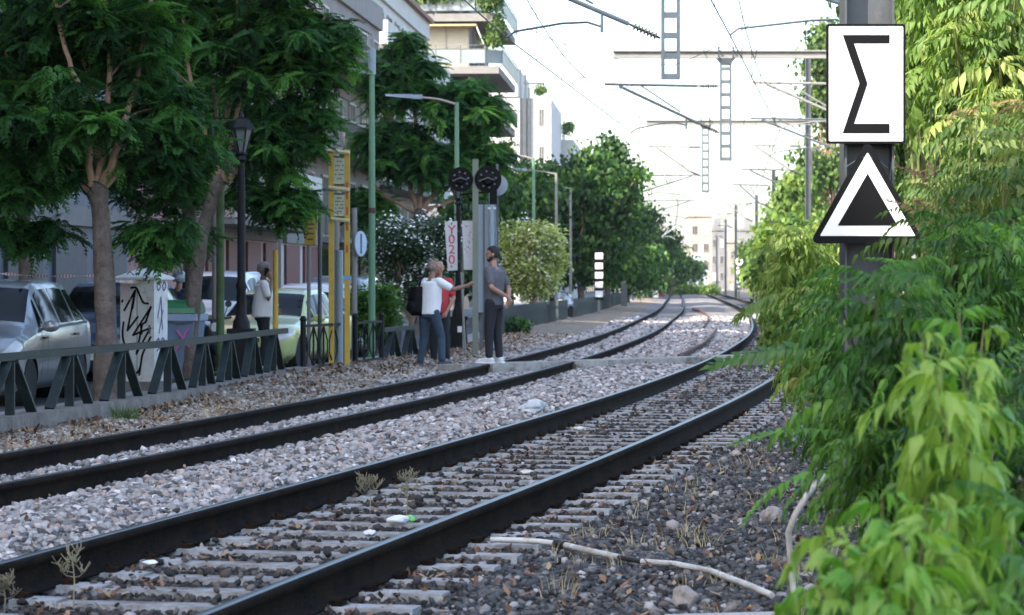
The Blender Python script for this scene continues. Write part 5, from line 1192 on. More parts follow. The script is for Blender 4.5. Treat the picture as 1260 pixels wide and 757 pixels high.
def streetlight(px, Y, ytop, lb, arm=-2.0, rise=.15, m=M_gpole, head=M_bgrey, z0=-.15, rad=.065, top=None):
    r, h = pole(px, Y, ytop, z0, rad, m, lb, 'street_light', rad*.75); tag(r, None, 'street lamp')
    if top: b = MB(); b.tube([(0, 0, h-.45), (0, 0, h+.02)], rad*1.15, 12); b.build('pole_sleeve', head, r, True)
    b = MB(); b.tube([(0, 0, h-.05), (arm*.5, 0, h+rise*.6), (arm, 0, h+rise)], [.03, .027, .024], 8); b.build('arm', mat('pinkish_grey_tube', (.34, .27, .25), .5) if m is M_gpole else m, r, True)
    b = MB(); s_ = 1 if arm > 0 else -1; x = arm
    b.box((x+s_*.1, 0, h+rise+.01), (.26, .14, .10)); b.add([(x+s_*.2, -.1, h+rise-.03), (x+s_*.85, -.07, h+rise+.03), (x+s_*.85, .07, h+rise+.03), (x+s_*.2, .1, h+rise-.03), (x+s_*.2, -.1, h+rise+.07), (x+s_*.85, -.05, h+rise+.075), (x+s_*.85, .05, h+rise+.075), (x+s_*.2, .1, h+rise+.07)], [(0, 3, 2, 1), (4, 5, 6, 7), (0, 1, 5, 4), (1, 2, 6, 5), (2, 3, 7, 6), (3, 0, 4, 7)]); b.build('lamp_head', head, r)
    return r
r = streetlight(457.5, 50, 62, 'tall green pole with a blue grey sleeve, nearest of the street lights', -.9, .0, top=1)
b = MB(); b.tube([(0, 0, 2.73), (0, 0, 2.83)], .075, 12); b.build('rust_band', M_orust, r)
streetlight(562, 64, 126, 'street light behind the round signal discs, arm with a blue white head', -.85, .12)
streetlight(656.5, 93, 194, 'third street light, pinkish arm above the sunlit oleander', -.8, .1)
streetlight(684.5, 107, 213, 'fourth street light, left of the two close together', -1.2, .12, M_psteel)
streetlight(702, 123, 231, 'fifth street light, right of the two close together', -1.3, .15, M_psteel)
pole(264.5, 43, 150, -.15, .05, M_psteel, 'grey round pole hanging behind the second tree, left of the green brown one')
pole(271, 42, 150, -.15, .065, mat('green_brown_pole', (.08, .13, .05), .8, vary=.3, scale=5), 'green brown pole just left of the black lamp post')  # plain green brown tone with random variation
pole(339, 43, 308, -.12, .045, M_yel, 'single yellow pole in front of the man on the phone')
r, h = pole(380, 43.5, 262, -.12, .032, M_psteel, 'thin pale pole of the yellow stop sign')
s = empty('stop_sign', P(382, 280, 43.42), R(-8), 'yellow bus stop sign with worn lettering on a thin pale pole', 'sign')
b = MB(); b.prism(rrect(.19, .56, .03), FT(0), .02); b.build('panel', M_yel, s)
b = MB()
for z, w in ((.2, .12), (.13, .1), (.05, .13), (-.02, .09), (-.1, .12), (-.19, .1)):
    b.box((0, -.0215, z), (w, .003, .028))
b.build('lettering', M_ink, s)
pole(393.5, 44, 252, -.12, .035, M_steel, 'thin dark grey pole right of the yellow stop sign')
# yellow double frame
Y = 42.9; r = empty('yellow_sign_frame', ((417.5-CX)/FPX*Y, Y, -.12), 0, 'tall yellow double post frame with two cream notice panels', 'sign frame'); k = Y/FPX; rx_ = r.location.x; h = hz(184, Y)+.12
for s_, nm in ((-1, 0), (1, 1)): b = MB(); b.box((s_*9.7*k, 0, (h-.0*s_)/2), (.085, .06, h)); b.build('post', M_yel, r)
for py in (187, 232.5, 270.5): b = MB(); b.tube([(-13*k, -.05, hz(py-1.5, Y)+.12), (13*k, -.05, hz(py+1.5, Y)+.12)], .032, 8); b.build('crossbar', mat('pale_yellow_tube', (.62, .52, .28), .5), r, True)
for p0, p1 in ((192.5, 228.5), (238, 268)):
    za, zb_ = hz(p1, Y)+.12, hz(p0, Y)+.12; b = MB(); b.box((0, -.02, (za+zb_)/2), (13*k, .02, zb_-za)); q = b.build('notice_panel', M_cream, r)
    for z_ in (zb_-.01, za+.01): b = MB(); b.box((0, -.015, z_), (13.6*k, .03, .025)); b.build('panel_edge', M_yel, q)
    b = MB(); n = 5
    for i in range(n):
        z = zb_-.06-(zb_-za-.12)*(i+.3)/n
        for j in range(5):
            if (i*7+j*3) % 4: b.box((-.055+.028*j, -.0325, z), (.019, .003, .016+.008*((i+j) % 2)))
    b.build('lettering', M_ink, q)
b = MB()
for z in (2.95, 2.8, 2.55, 2.3, 1.95): b.box((9.7*k, -.032, z), (.03, .003, .12))
b.build('red_marks', mat('faded_red', (.42, .07, .04), .6), r)
b = MB(); b.box((9.7*k, -.034, hz(342, Y)+.12), (.10, .004, .05)); b.build('blue_sticker', mat('sky_blue_sticker', (.12, .36, .55), .4), r)
pole(417.5, 43.4, 308, -.12, .066, M_bgrey, 'short thick grey tube standing inside the yellow frame')
pole(413.5, 45, 120, -.12, .055, M_psteel, 'pale grey pole rising behind the yellow frame into the leaves')
r, h = pole(436, 46.5, 256, -.12, .05, M_psteel, 'grey post carrying the round road sign right of the yellow frame')
b = MB(); M = Matrix.Rotation(R(90), 3, 'X'); M = Matrix.Rotation(R(66), 3, 'Z') @ M
s = empty('round_road_sign', P(443.5, 300, 46.4), 0, 'round pale blue road sign seen from the side, right of the yellow frame', 'sign')
b.lathe([(.22, 0), (.22, .012)], 24, (0, 0, 0), M); b.build('disc', mat('pale_blue_sign', (.30, .42, .58), .4), s)
b = MB(); b.lathe([(.22, -.001), (.22, -.004)], 24, (0, 0, 0), M); b.build('sign_face', M_swhite, s)
b = MB(); b.box((.0, 0, 0), (.03, .05, .34), M=Matrix.Rotation(R(52), 3, 'Z')); b.build('bracket', M_msteel, s)
# signals beside the crossing
Y = 50.5
r = empty('signal_post', ((585-CX)/FPX*Y, Y, -.2), 0, 'pale square post with two round black signal discs, between the crossing and the lamp post', 'signal'); o = r.location
b = MB(); h = hz(196, Y)+.2; b.box((0, 0, h/2), (.11, .11, h)); b.build('post', mat('pale_green_post', (.17, .195, .16), .7, vary=.12, scale=3), r)
def disc(px, py, R_, lb):
    c = P(px, py, Y-.05)-o; q = MB(); M = Matrix.Rotation(R(90), 3, 'X')
    q.lathe([(R_, 0), (R_, .03), (R_*.8, .03), (R_*.78, .05), (R_*.72, .05), (R_*.70, .035), (R_*.45, .035), (R_*.42, .12), (R_*.3, .15), (R_*.05, .15)], 28, c, M); d_ = q.build('signal_head', M_sblack, r, False)
    for k in range(8): a = R(45*k+10); q = MB(); q.box((c.x+R_*.6*math.cos(a), c.y-.045, c.z+R_*.6*math.sin(a)), (.035, .02, .035)); q.build('bolt', mat('dull_grey_fitting', (.10, .10, .11), .5), d_)
    q = MB()
    q.tube([(c.x-R_*.5, c.y-.16, c.z-.02), (c.x, c.y-.17, c.z+.03), (c.x+R_*.5, c.y-.16, c.z-.02)], .012, 5)
    q.build('handle', mat('dull_grey_fitting', (.10, .10, .11), .5), d_)
    return d_
disc(567, 221, .235, ''); disc(600.5, 221, .255, '')
b = MB(); b.bar(P(567, 221, Y+.02)-o, P(600, 221, Y+.02)-o, .06, .06); b.bar(P(567, 240, Y+.02)-o, P(600, 236, Y+.02)-o, .04, .04); b.build('cross_arm', M_sblack, r)
b = MB(); b.box(P(607, 238, Y+.06)-o, (.14, .2, .42)); b.build('lamp_box', M_sblack, r)
s = empty('round_plate', P(612, 228, Y+.4), 0, 'pale round plate half hidden behind the right signal disc', 'sign'); b = MB(); b.lathe([(.2, 0), (.2, .02)], 24, (0, 0, 0), Matrix.Rotation(R(90), 3, 'X')); b.build('disc', M_bgrey, s)
b = MB(); b.box((0, .04, -.2), (.05, .04, 1.2)); b.build('holder', M_msteel, s)
Y = 53
r = empty('relay_cabinet', ((600-CX)/FPX*Y, Y, -.2), 0, 'tall blue grey steel cabinet on pipes behind the man in grey', 'cabinet'); k = Y/FPX
b = MB(); z1 = hz(252, Y)+.2; z0_ = .9; b.box((0, 0, (z1+z0_)/2), (26*k, .3, z1-z0_)); b.build('housing', M_bgrey, r)
b = MB()
for x_ in (-13, -4.5, 12.5): b.box((x_*k, -.165, (z1+z0_)/2), (.035, .03, z1-z0_))
for x_ in (-.13, .13): b.box((x_, 0, z0_/2), (.06, .06, z0_))
b.build('ribs', M_msteel, r)
b = MB(); b.tube([(5*k, -.2, .2), (5*k, -.2, hz(236, Y)+.2)], .055, 10); b.build('conduit', mat('teal_grey_tube', (.26, .36, .40), .4), r, True)
b = MB()
for x_, z_ in ((2, 2.95), (9, 2.95), (9, 1.9), (2, 1.3)): b.box((x_*k, -.235, z_), (.05, .03, .035))
b.build('bolts', M_swhite, r)
pole(573, 49.5, 335, -.19, .02, M_psteel, 'thin leaning pale rod beside the lamp post', lean=-.08)
# boards
M_board = mat('painted_board', (.62, .62, .65), .7, vary=.08, scale=6); M_redp = mat('red_paint', (.50, .05, .07), .6); M_blkp = mat('faded_marker', (.10, .11, .13), .7)
s = empty('painted_board', P(555.5, 303, 53.4), 0, 'narrow white board with red hand painted letters Y 0 2 0 one above the other', 'sign')
b = MB(); k = 53.4/FPX; b.prism([(-8.5*k, 30*k), (7*k, 31*k), (7.5*k, -29.5*k), (-4.5*k, -30.5*k)], FT(0), .02); b.build('board', M_board, s)
for ch, z, sz in (('Y', 19.5, .26), ('.', 14.5, .2), ('0', 8, .25), ('2', -4.5, .25), ('0', -17, .25)):
    text_mesh(ch, sz, M_redp, s, 'letter', Matrix.Translation(((.4+(1.5 if ch == '.' else 0))*k, -.0235, z*k)) @ FACE @ Matrix.Scale(1.12, 4, (1, 0, 0)), .004)
for z in (27.5, -25): b = MB(); b.prism([(-.018, z*k), (.002, z*k+.025), (.022, z*k), (.002, z*k-.025)], FT(-.0205), .003); b.build('diamond_mark', M_blkp, s)
b = MB(); b.box((.2, .04, .3), (.5, .03, .04)); b.box((.2, .04, -.3), (.5, .03, .04)); b.build('batten', M_dsteel, s)
s = empty('painted_board', P(576, 302, 53.2), 0, 'wider white board with faint grey scribbled marks, right of the red lettered one', 'sign'); b = MB(); b.prism([(-7.5*k, 30*k), (8*k, 30*k), (8*k, -30*k), (-5*k, -30*k)], FT(0), .02); b.build('board', M_board, s)
b = MB(); r2 = random.Random(3)
for (cx_, cz) in ((-2, 24), (1, 14), (3, 9), (-1, 3), (1, -2), (0, -7)):
    for j in range(4):
        a = (cx_+r2.uniform(-3.5, 3.5), cz+r2.uniform(-1.5, 1.5)); e = (a[0]+r2.uniform(-1.6, 1.6), a[1]+r2.uniform(-2, 2)); b.bar((a[0]*k, -.0225, a[1]*k), (e[0]*k, -.0225, e[1]*k), .004, .012, (0, 0, 1)) if abs(a[0]-e[0])+abs(a[1]-e[1]) > .5 else None
b.build('scribbles', M_blkp, s)
b = MB(); b.tube([(-6*k, .04, 30*k), (-6*k, .04, -2.4)], .02, 6); b.build('stake', M_psteel, s)
# marker post with five white squares
Y = 118; r = empty('marker_post', ((737-CX)/FPX*Y, Y, -.2), 0, 'thin post with a black board of five white squares left of the tracks', 'sign'); k = Y/FPX
b = MB(); b.box((0, 0, 1.3), (.09, .06, 2.7)); b.build('post', M_psteel, r)
b = MB(); za, zb_ = hz(369, Y)+.2, hz(309, Y)+.2; b.box((0, -.06, (za+zb_)/2), (11.5*k, .03, zb_-za)); b.build('black_board', M_sblack, r)
for py in (315, 327.3, 338.8, 350.5, 361.8): b = MB(); b.box((0, -.078, hz(py, Y)+.2), (9.6*k, .006, 7.6*k)); b.build('white_square', M_swhite, r)
Y = 150; r = empty('trackside_post', ((768-CX)/FPX*Y, Y, -.2), 0, 'stout grey post between the marker post and the tracks', 'post'); b = MB(); b.box((0, 0, hz(312, Y)/2), (.32, .3, hz(312, Y))); b.build('post', M_steel, r); b = MB(); b.box((0, 0, hz(312, Y)+.04), (.40, .38, .09)); b.build('cap', M_psteel, r)
# barrier tape
def tape(a, c_, lb, m1, m2, n=96, w=.05, sag=.05):
    b = MB(); a = Vector(a); c_ = Vector(c_)
    for i in range(n):
        def pt(t): p = a.lerp(c_, t); p.z -= sag*4*t*(1-t); return p
        p = pt(i/n); q = pt((i+1)/n); b.cur = i % 2; t0 = .5+.4*math.sin(i*.35); u = Vector((0, math.cos(t0), math.sin(t0)))*w
        b.add([p-u/2, q-u/2, q+u/2, p+u/2], [(0, 1, 2, 3)])
    tag(b.build('barrier_tape', [m1, m2]), lb, 'barrier tape')
M_tr = mat('tape_red', (.50, .22, .22), .5); M_tw = mat('tape_white', (.75, .68, .68), .5)
tape(P(-60, 329, 34), P(120, 338.5, 31.7), 'red and white barrier tape above the silver car, tied to the nearest tree', M_tr, M_tw)
tape(P(142, 346, 34.5), P(226, 341, 35.9), 'twisted buff tape from the cabinet roof to the second tree', mat('tape_buff', (.35, .26, .2), .7), mat('tape_buff_pale', (.45, .36, .28), .7), 16, .06, .03)
# ---------------------------------------------------------------- graffiti cabinet
Y = 35; k = Y/FPX; r = empty('utility_cabinet', ((174-CX)/FPX*Y, Y+.25, -.12), R(-13), 'white utility cabinet covered with black and purple graffiti, between the two nearest trees', 'cabinet')
M_cab = mat('cabinet_paint', (.60, .60, .58), .65, vary=.15, scale=4, c2=(.40, .32, .29), c2scale=6, c2amt=.3); w = 44*k; d = .50; hh = 1.45
b = MB(); b.box((0, 0, hh/2+.06), (w, d, hh-.12)); b.build('body', M_cab, r); b = MB(); b.box((0, 0, .06), (w+.02, d+.02, .12)); b.build('plinth', M_kerb, r)
b = MB(); W2 = w/2+.07; D2 = d/2+.07; b.add([(-W2, -D2, hh), (W2, -D2, hh), (W2, D2, hh), (-W2, D2, hh), (-W2, -D2, hh+.03), (W2, -D2, hh+.03), (W2, D2, hh+.03), (-W2, D2, hh+.03), (-.05, 0, hh+.15), (.05, 0, hh+.15)], [(0, 3, 2, 1), (0, 1, 5, 4), (1, 2, 6, 5), (2, 3, 7, 6), (3, 0, 4, 7), (4, 5, 9, 8), (5, 6, 9), (6, 7, 8, 9), (7, 4, 8)]); b.build('roof', M_cab, r)
b = MB(); b.box((0, -d/2-.003, .75), (.008, .004, 1.2)); b.box((w/2-.06, -d/2-.008, .8), (.02, .02, .12)); b.build('door_seam', M_blkp, r)
def strokes(L_, m, wd, name, side=False):
    b = MB()
    for pl in L_:
        for i in range(len(pl)-1):
            (x0, y0), (x1, y1) = pl[i], pl[i+1]
            if side: a = Vector((w/2+.004, -d/2+d*x0, y0)); c_ = Vector((w/2+.004, -d/2+d*x1, y1)); up = (0, 0, 1)
            else: a = Vector((-w/2+w*x0, -d/2-.004, y0)); c_ = Vector((-w/2+w*x1, -d/2-.004, y1)); up = (0, 0, 1)
            dd = (c_-a); dn = dd.normalized(); nrm = Vector((1, 0, 0)) if side else Vector((0, -1, 0)); sd = dn.cross(nrm)*wd/2; e = dn*wd*.35
            v = [a-sd-e, a+sd-e, c_+sd+e, c_-sd+e]; b.add([q for q in v]+[q+nrm*(.002+.0004*(i % 3)) for q in v], [(3, 2, 1, 0), (4, 5, 6, 7), (0, 1, 5, 4), (1, 2, 6, 5), (2, 3, 7, 6), (3, 0, 4, 7)])
    b.build(name, m, r)
def gz(x, y): return ((x-75)/172, .04+(600-y)/500*1.38)
def cur(pts, n=5):
    out = []; q = [Vector((*p, 0)) for p in pts]
    for i in range(len(q)-1):
        p0 = q[max(i-1, 0)]; p1 = q[i]; p2 = q[i+1]; p3 = q[min(i+2, len(q)-1)]
        for j in range(n):
            t = j/n; v = .5*((2*p1)+(-p0+p2)*t+(2*p0-5*p1+4*p2-p3)*t*t+(-p0+3*p1-3*p2+p3)*t**3); out.append((v.x, v.y))
    out.append((q[-1].x, q[-1].y)); return out
strokes([cur([gz(*p) for p in l]) for l in ([(130, 128), (158, 130), (180, 175), (195, 198), (218, 202)], [(92, 290), (88, 360), (110, 430), (135, 510), (160, 530), (178, 500), (190, 440), (230, 360)])]+
        [[gz(*p) for p in l] for l in ([(95, 235), (152, 140), (112, 330), (165, 265)], [(152, 140), (138, 225)], [(232, 218), (140, 352), (228, 318), (158, 440), (188, 300), (205, 290), (232, 218)], [(178, 500), (172, 540)], [(180, 300), (185, 345)], [(92, 170), (84, 195)])], M_sblack, .027, 'black_graffiti')
strokes([cur([(.2, 1.36), (.35, 1.42), (.45, 1.36), (.3, 1.31), (.2, 1.36)]), cur([(.6, 1.37), (.75, 1.42), (.85, 1.36), (.7, 1.31), (.6, 1.37)]), [(.25, .95), (.5, 1.22), (.6, .8)], [(.35, .75), (.65, 1.05)], cur([(.1, .62), (.3, .68), (.45, .62), (.6, .68), (.8, .64)]), cur([(.2, .52), (.45, .56), (.6, .48), (.85, .54)])], mat('purple_paint', (.10, .06, .22), .6), .022, 'purple_graffiti', True)
strokes([cur([(.2, 1.52), (.3, 1.55), (.4, 1.51)])], M_sblack, .01, 'roof_scrawl')
b = MB(); b.box((-w/2+.08, -d/2-.006, 1.3), (.12, .004, .22)); b.build('pink_notice', mat('pinkish_paper', (.55, .45, .47), .8), r)
# rubbish bin
Y = 40.5; r = empty('rubbish_bin', ((206-CX)/FPX*Y, Y, -.27), R(-6), 'blue grey rubbish container with a green lid and a pink graffiti mark', 'bin')
b = MB(); b.add([(-.42, -.32, .12), (.42, -.32, .12), (.42, .32, .12), (-.42, .32, .12), (-.5, -.4, 1.05), (.5, -.4, 1.05), (.5, .4, 1.05), (-.5, .4, 1.05)], [(0, 3, 2, 1), (4, 5, 6, 7), (0, 1, 5, 4), (1, 2, 6, 5), (2, 3, 7, 6), (3, 0, 4, 7)]); b.build('body', mat('blue_grey_plastic', (.13, .18, .27), .5, vary=.1), r)
b = MB(); b.box((0, -.42, 1.04), (1.04, .05, .10)); b.box((0, .42, 1.04), (1.04, .05, .10)); b.box((-.51, 0, 1.04), (.05, .86, .10)); b.box((.51, 0, 1.04), (.05, .86, .10)); b.build('rim', mat('blue_grey_rim', (.22, .29, .40), .45), r)
b = MB(); n = 8; vs = []
for i in range(n+1): a = math.pi*i/n; vs += [(-.5, -.4*math.cos(a), 1.10+.2*math.sin(a)), (.5, -.4*math.cos(a), 1.10+.2*math.sin(a))]
b.add(vs, [(2*i, 2*i+1, 2*i+3, 2*i+2) for i in range(n)]+[tuple(2*i for i in range(n, -1, -1)), tuple(2*i+1 for i in range(n+1)), (0, 2*n, 2*n+1, 1)]); b.build('lid', mat('green_lid', (.03, .16, .07), .45), r)
for s_, t_ in ((-.36, -.26), (.36, -.26), (-.36, .26), (.36, .26)): b = MB(); b.lathe([(.09, -.025), (.09, .025)], 14, (s_, t_, .09), Matrix.Rotation(R(90), 3, 'Y')); b.build('wheel', M_sblack, r)
b = MB(); b.bar((.24, -.405, .85), (.42, -.385, .6), .02, .03); b.bar((.42, -.405, .88), (.22, -.385, .55), .02, .03); b.build('pink_graffiti', mat('magenta_paint', (.45, .10, .28), .6), r)
b = MB(); b.box((.3, -.43, .98), (.16, .02, .04)); b.build('label_plate', M_blkp, r)
# ---------------------------------------------------------------- vehicles
M_tyre = mat('tyre_rubber', (.018, .018, .018), .85); M_rim = mat('wheel_rim', (.38, .39, .40), .35, metal=.7); M_cglass = mat('car_glass', (.006, .008, .008), .08, spec=.22, vary=0)
M_trim = mat('car_black_trim', (.02, .02, .021), .5); M_hl = mat('headlight_glass', (.55, .57, .58), .12, coat=.6); M_tl = mat('tail_light_red', (.45, .02, .02), .2, coat=.5); M_plate = mat('number_plate', (.7, .7, .68), .5)
def paint(name, c, metal=0): return mat(name, c, .32, metal=metal, vary=.03, scale=2, coat=.9, c2=tuple(v*.8 for v in c), c2scale=1.2, c2amt=.05)
#         s    w     z0   zm   zb   wr    zt
MPV = [(-.02, .58, .34, .46, .56, .50, .62), (.06, .74, .24, .48, .64, .62, .72), (.22, .82, .20, .5, .74, .70, .82), (.75, .86, .2, .55, .86, .72, .95), (.98, .865, .2, .58, .91, .70, 1.02), (1.65, .87, .2, .6, .95, .60, 1.50), (2.3, .87, .2, .6, .97, .60, 1.575), (3.1, .865, .2, .6, .99, .59, 1.55), (3.65, .85, .2, .6, 1.0, .56, 1.45), (3.92, .82, .26, .6, .98, .62, 1.12), (4.03, .72, .34, .55, .85, .6, .92), (4.06, .62, .42, .55, .75, .55, .80)]
SED = [(-.02, .58, .34, .44, .52, .50, .58), (.06, .76, .22, .46, .60, .62, .66), (.25, .84, .20, .5, .68, .72, .75), (.95, .87, .2, .54, .80, .74, .88), (1.25, .875, .2, .56, .84, .72, .93), (2.0, .88, .2, .58, .90, .60, 1.36), (2.6, .88, .2, .58, .91, .60, 1.43), (3.2, .875, .2, .58, .92, .60, 1.40), (3.9, .86, .2, .58, .93, .66, 1.06), (4.3, .84, .24, .58, .90, .7, 1.0), (4.45, .76, .32, .55, .85, .64, .93), (4.5, .64, .42, .55, .72, .56, .78)]
def car(name, T, loc, ang, pm, label, sw, ws, rw, arches, cat='car', sc_=1.0, taxi=False):
    r = empty(name, loc, ang, label, cat); r.scale = (sc_, sc_, sc_)
    T = np.array(T); cs = [curve([(a, b_) for a, b_ in zip(T[:, 0], T[:, i])]) for i in range(1, 7)]
    def sect(s):
        w, z0, zm, zb_, wr, zt_ = [float(c(s)) for c in cs]
        hood = zt_-zb_ < .22
        return [(w*.80, z0-.02), (w*.97, z0+.10), (w, zm), (w*.985, zb_), (wr, zt_-.035 if not hood else zt_-.02), (wr*.72, zt_+.005), (0, zt_+.03)]
    def S(s, v, sg=1, offn=0):
        p = sect(s); v = min(max(v, 0), 6); i = min(int(v), 5); t = v-i; q = [p[max(i-1, 0)], p[i], p[i+1], p[min(i+2, 6)]]
        def cr(k, kk=.5): m1 = (q[2][k]-q[0][k])*kk; m2 = (q[3][k]-q[1][k])*kk; return (2*t**3-3*t*t+1)*q[1][k]+(t**3-2*t*t+t)*m1+(-2*t**3+3*t*t)*q[2][k]+(t**3-t*t)*m2
        if 3 <= v <= 4: y = q[1][0]*(1-t)+q[2][0]*t; z = q[1][1]*(1-t)+q[2][1]*t
        else: y, z = cr(0, .35), cr(1, .35)
        return Vector((sg*y, s, z))
    def patch(s0, s1, v0, v1, sg, e=.006, ns=8, nv=6, sk0=0, sk1=0):
        b = MB(); vs = []
        for i in range(ns+1):
            for j in range(nv+1):
                tv = j/nv; s = s0+sk0*tv+(s1+sk1*tv-s0-sk0*tv)*i/ns; v = v0+(v1-v0)*tv
                p = S(s, v, sg); du = S(s+.01, v, sg)-S(s-.01, v, sg); dv = S(s, v+.02, sg)-S(s, v-.02, sg) if v < 5.97 else S(s, 6, sg)-S(s, 5.9, sg)
                n = du.cross(dv)*sg
                if v > 5.9: n = Vector((0, -du.z, du.y))
                n.normalize()
                c0 = Vector((0, s, .6))
                if n.dot(p-c0) < 0: n = -n
                vs.append(p+n*e)
        m = nv+1; b.add(vs, [(i*m+j, i*m+j+1, (i+1)*m+j+1, (i+1)*m+j) for i in range(ns) for j in range(nv)]); return b
    L_ = T[-1, 0]; ss = np.linspace(T[0, 0], L_, 100); vv = np.r_[np.linspace(0, 3, 16), np.linspace(3.15, 6, 14)]
    for sg in (-1, 1): pass
    V = []; F = []; nv = len(vv)
    full = [(v, 1) for v in vv]+[(v, -1) for v in vv[::-1][1:]]; m = len(full)
    for s in ss:
        for v, sg in full:
            p = S(s, v, sg)
            if v < 3.05:
                for a in arches:
                    dx, dz = p.y-a, p.z-.30; dd = math.hypot(dx, dz)
                    if .29 < dd < .36 and dz > -.15: p.y = a+dx*.36/dd; p.z = .30+dz*.36/dd
            V.append(tuple(p))
    for i in range(len(ss)-1):
        for j in range(m):
            k_ = (j+1) % m; f = (i*m+j, i*m+k_, (i+1)*m+k_, (i+1)*m+j); c = sum((Vector(V[q]) for q in f), Vector())/4
            vj = full[j][0]
            if j < m-1 and vj < 3.05 and any(math.hypot(c.y-a, c.z-.3) < .345 for a in arches): continue
            F.append(f)
    b = MB(); b.v = V; b.f = F; b.m = [0]*len(F); n0 = len(V)
    b.f += [tuple(range(m)), tuple((len(ss)-1)*m+j for j in range(m-1, -1, -1))]; b.m += [0, 0]
    b.build('body', pm, r, True)
    for a in arches:
        b = MB(); b.lathe([(.36, -.80), (.36, .80)], 24, (0, a, .30), Matrix.Rotation(R(90), 3, 'Y')); b.f = b.f[:-2]; b.m = b.m[:-2]; b.build('wheel_housing', M_trim, r)
        for sg in (-1, 1):
            t = MB(); t.lathe([(.22, -.09), (.29, -.095), (.305, -.06), (.305, .06), (.29, .095), (.22, .09)], 28, (sg*.76, a, .30), Matrix.Rotation(R(90), 3, 'Y')); wh = t.build('wheel', M_tyre, r, True)
            t = MB(); t.lathe([(.215, 0), (.215, .06), (.19, .065), (.18, .03)], 28, (sg*.76+(.02 if sg > 0 else -.02), a, .30), Matrix.Rotation(R(90*sg), 3, 'Y'))
            for k in range(5): an = R(72*k); t.bar((sg*.835, a, .30), (sg*.835, a+.19*math.cos(an), .30+.19*math.sin(an)), .055, .02, (1, 0, 0))
            t.build('rim', M_rim, wh, True)
    patch(ws[0], ws[1], 4.12, 6, 1, ns=10, nv=10).build('windscreen', M_cglass, r, True).name
    patch(ws[0], ws[1], 4.12, 6, -1, ns=10, nv=10).build('windscreen', M_cglass, r, True)
    for sg in (-1, 1): patch(rw[0], rw[1], 4.15, 6, sg, ns=10, nv=8).build('rear_window', M_cglass, r, True)
    for sg in (-1, 1):
        for (a, c_, k0, k1) in sw: patch(a, c_, 3.10, 3.90, sg, .005, sk0=k0, sk1=k1).build('side_window', M_cglass, r, True)
        patch(sw[0][0]-.12, sw[-1][1]+.08, 3.0, 3.06, sg, .009, 14, 1).build('belt_trim', M_trim, r)
        patch(-.0+.03, .34, 2.75, 3.7, sg, .007).build('headlight', M_hl, r, True)
        patch(L_-.26, L_-.04, 2.6, 3.4, sg, .007).build('tail_light', M_tl, r, True)
        for s in (sw[0][0]+.03, sw[1][0]-.04, sw[-1][0]-.03): patch(s, s+.012, .9, 3.0, sg, .002, 1, 8).build('door_seam', M_trim, r)
        for s in (sw[1][0]-.22, sw[-1][0]-.2): h_ = MB(); p = S(s, 2.7, sg); h_.box(p+Vector((sg*.02, 0, 0)), (.035, .17, .03)); h_.build('door_handle', M_trim, r)
        q = MB(); p = S(sw[0][0]+.02, 3.2, sg)+Vector((sg*.16, 0, .02)); M = Matrix.Diagonal((.12, .07, .075)); q.lathe([(.05, -1), (.6, -.8), (.95, -.3), (1, .2), (.75, .75), (.1, 1)], 12, p, M); q.tube([p, p-Vector((sg*.14, 0, .03))], .02, 6); q.build('wing_mirror', pm, r, True)
    b = MB(); b.box((0, T[0, 0]+.02, .36), (1.0, .07, .16)); b.box((0, T[0, 0]+.03, .56), (.7, .07, .07)); b.build('grille', M_trim, r); b = MB(); b.box((0, T[0, 0]-.02, .40), (.50, .015, .11)); b.box((0, L_+.01, .62), (.50, .015, .11)); b.build('number_plate', M_plate, r)
    b = MB(); b.box((0, L_-.02, .40), (1.3, .08, .10)); b.build('rear_bumper_strip', M_trim, r)
    if taxi: b = MB(); b.box((0, 2.25, 1.50), (.42, .18, .12)); b.build('roof_sign', mat('taxi_lamp', (.7, .6, .15), .4), r)
    return r
mpv_sw = [(1.22, 1.42, .22, .0), (1.50, 2.20, .0, .0), (2.28, 3.02, .0, .0), (3.10, 3.58, .0, -.12)]
mpv_sw = [(1.20, 1.46, .28, .06), (1.54, 2.22, .06, .0), (2.30, 3.02, .0, .0), (3.10, 3.62, .0, -.16)]
sed_sw = [(1.48, 1.72, .34, .16), (1.80, 2.60, .16, .0), (2.68, 3.30, .0, -.0), (3.36, 3.62, .0, -.14)]
car('silver_car', MPV, (-7.02, 33.4, -.27), R(-5), paint('silver_paint', (.34, .36, .38), .5), 'silver compact people carrier parked behind the railing at the left edge', mpv_sw, (1.06, 1.60), (3.70, 3.90), (.72, 3.30))
car('dark_blue_car', MPV, (-6.75, 42.0, -.27), R(-7), paint('navy_paint', (.03, .06, .12)), 'dark blue car parked behind the silver one, mostly hidden by the tree trunk', mpv_sw, (1.06, 1.60), (3.70, 3.90), (.72, 3.30))
car('taxi', SED, (-4.72, 46.6, -.27), R(-12), paint('pale_yellow_paint', (.55, .60, .24)), 'pale yellow green car facing the camera behind the man on the phone', sed_sw, (1.34, 1.95), (3.3, 3.85), (.80, 3.62))
car('white_car', MPV, (-3.55, 57.3, -.27), R(180-10), paint('white_car_paint', (.72, .72, .72)), 'white hatchback seen from behind, parked beyond the yellow green car', mpv_sw, (1.06, 1.60), (3.70, 3.90), (.72, 3.30), sc_=.97)
car('dark_grey_car', MPV, (-3.55, 66.5, -.27), R(180-9), paint('dark_grey_paint', (.10, .12, .14)), 'dark grey tall car parked beyond the white hatchback', mpv_sw, (1.06, 1.60), (3.70, 3.90), (.72, 3.30), sc_=1.08)
car('white_van', MPV, (-6.2, 51.5, -.27), R(-8), paint('van_white', (.70, .72, .76)), 'white van parked across the street between the second tree and the green brown pole', mpv_sw, (1.06, 1.60), (3.70, 3.90), (.72, 3.30), 'van', 1.12)
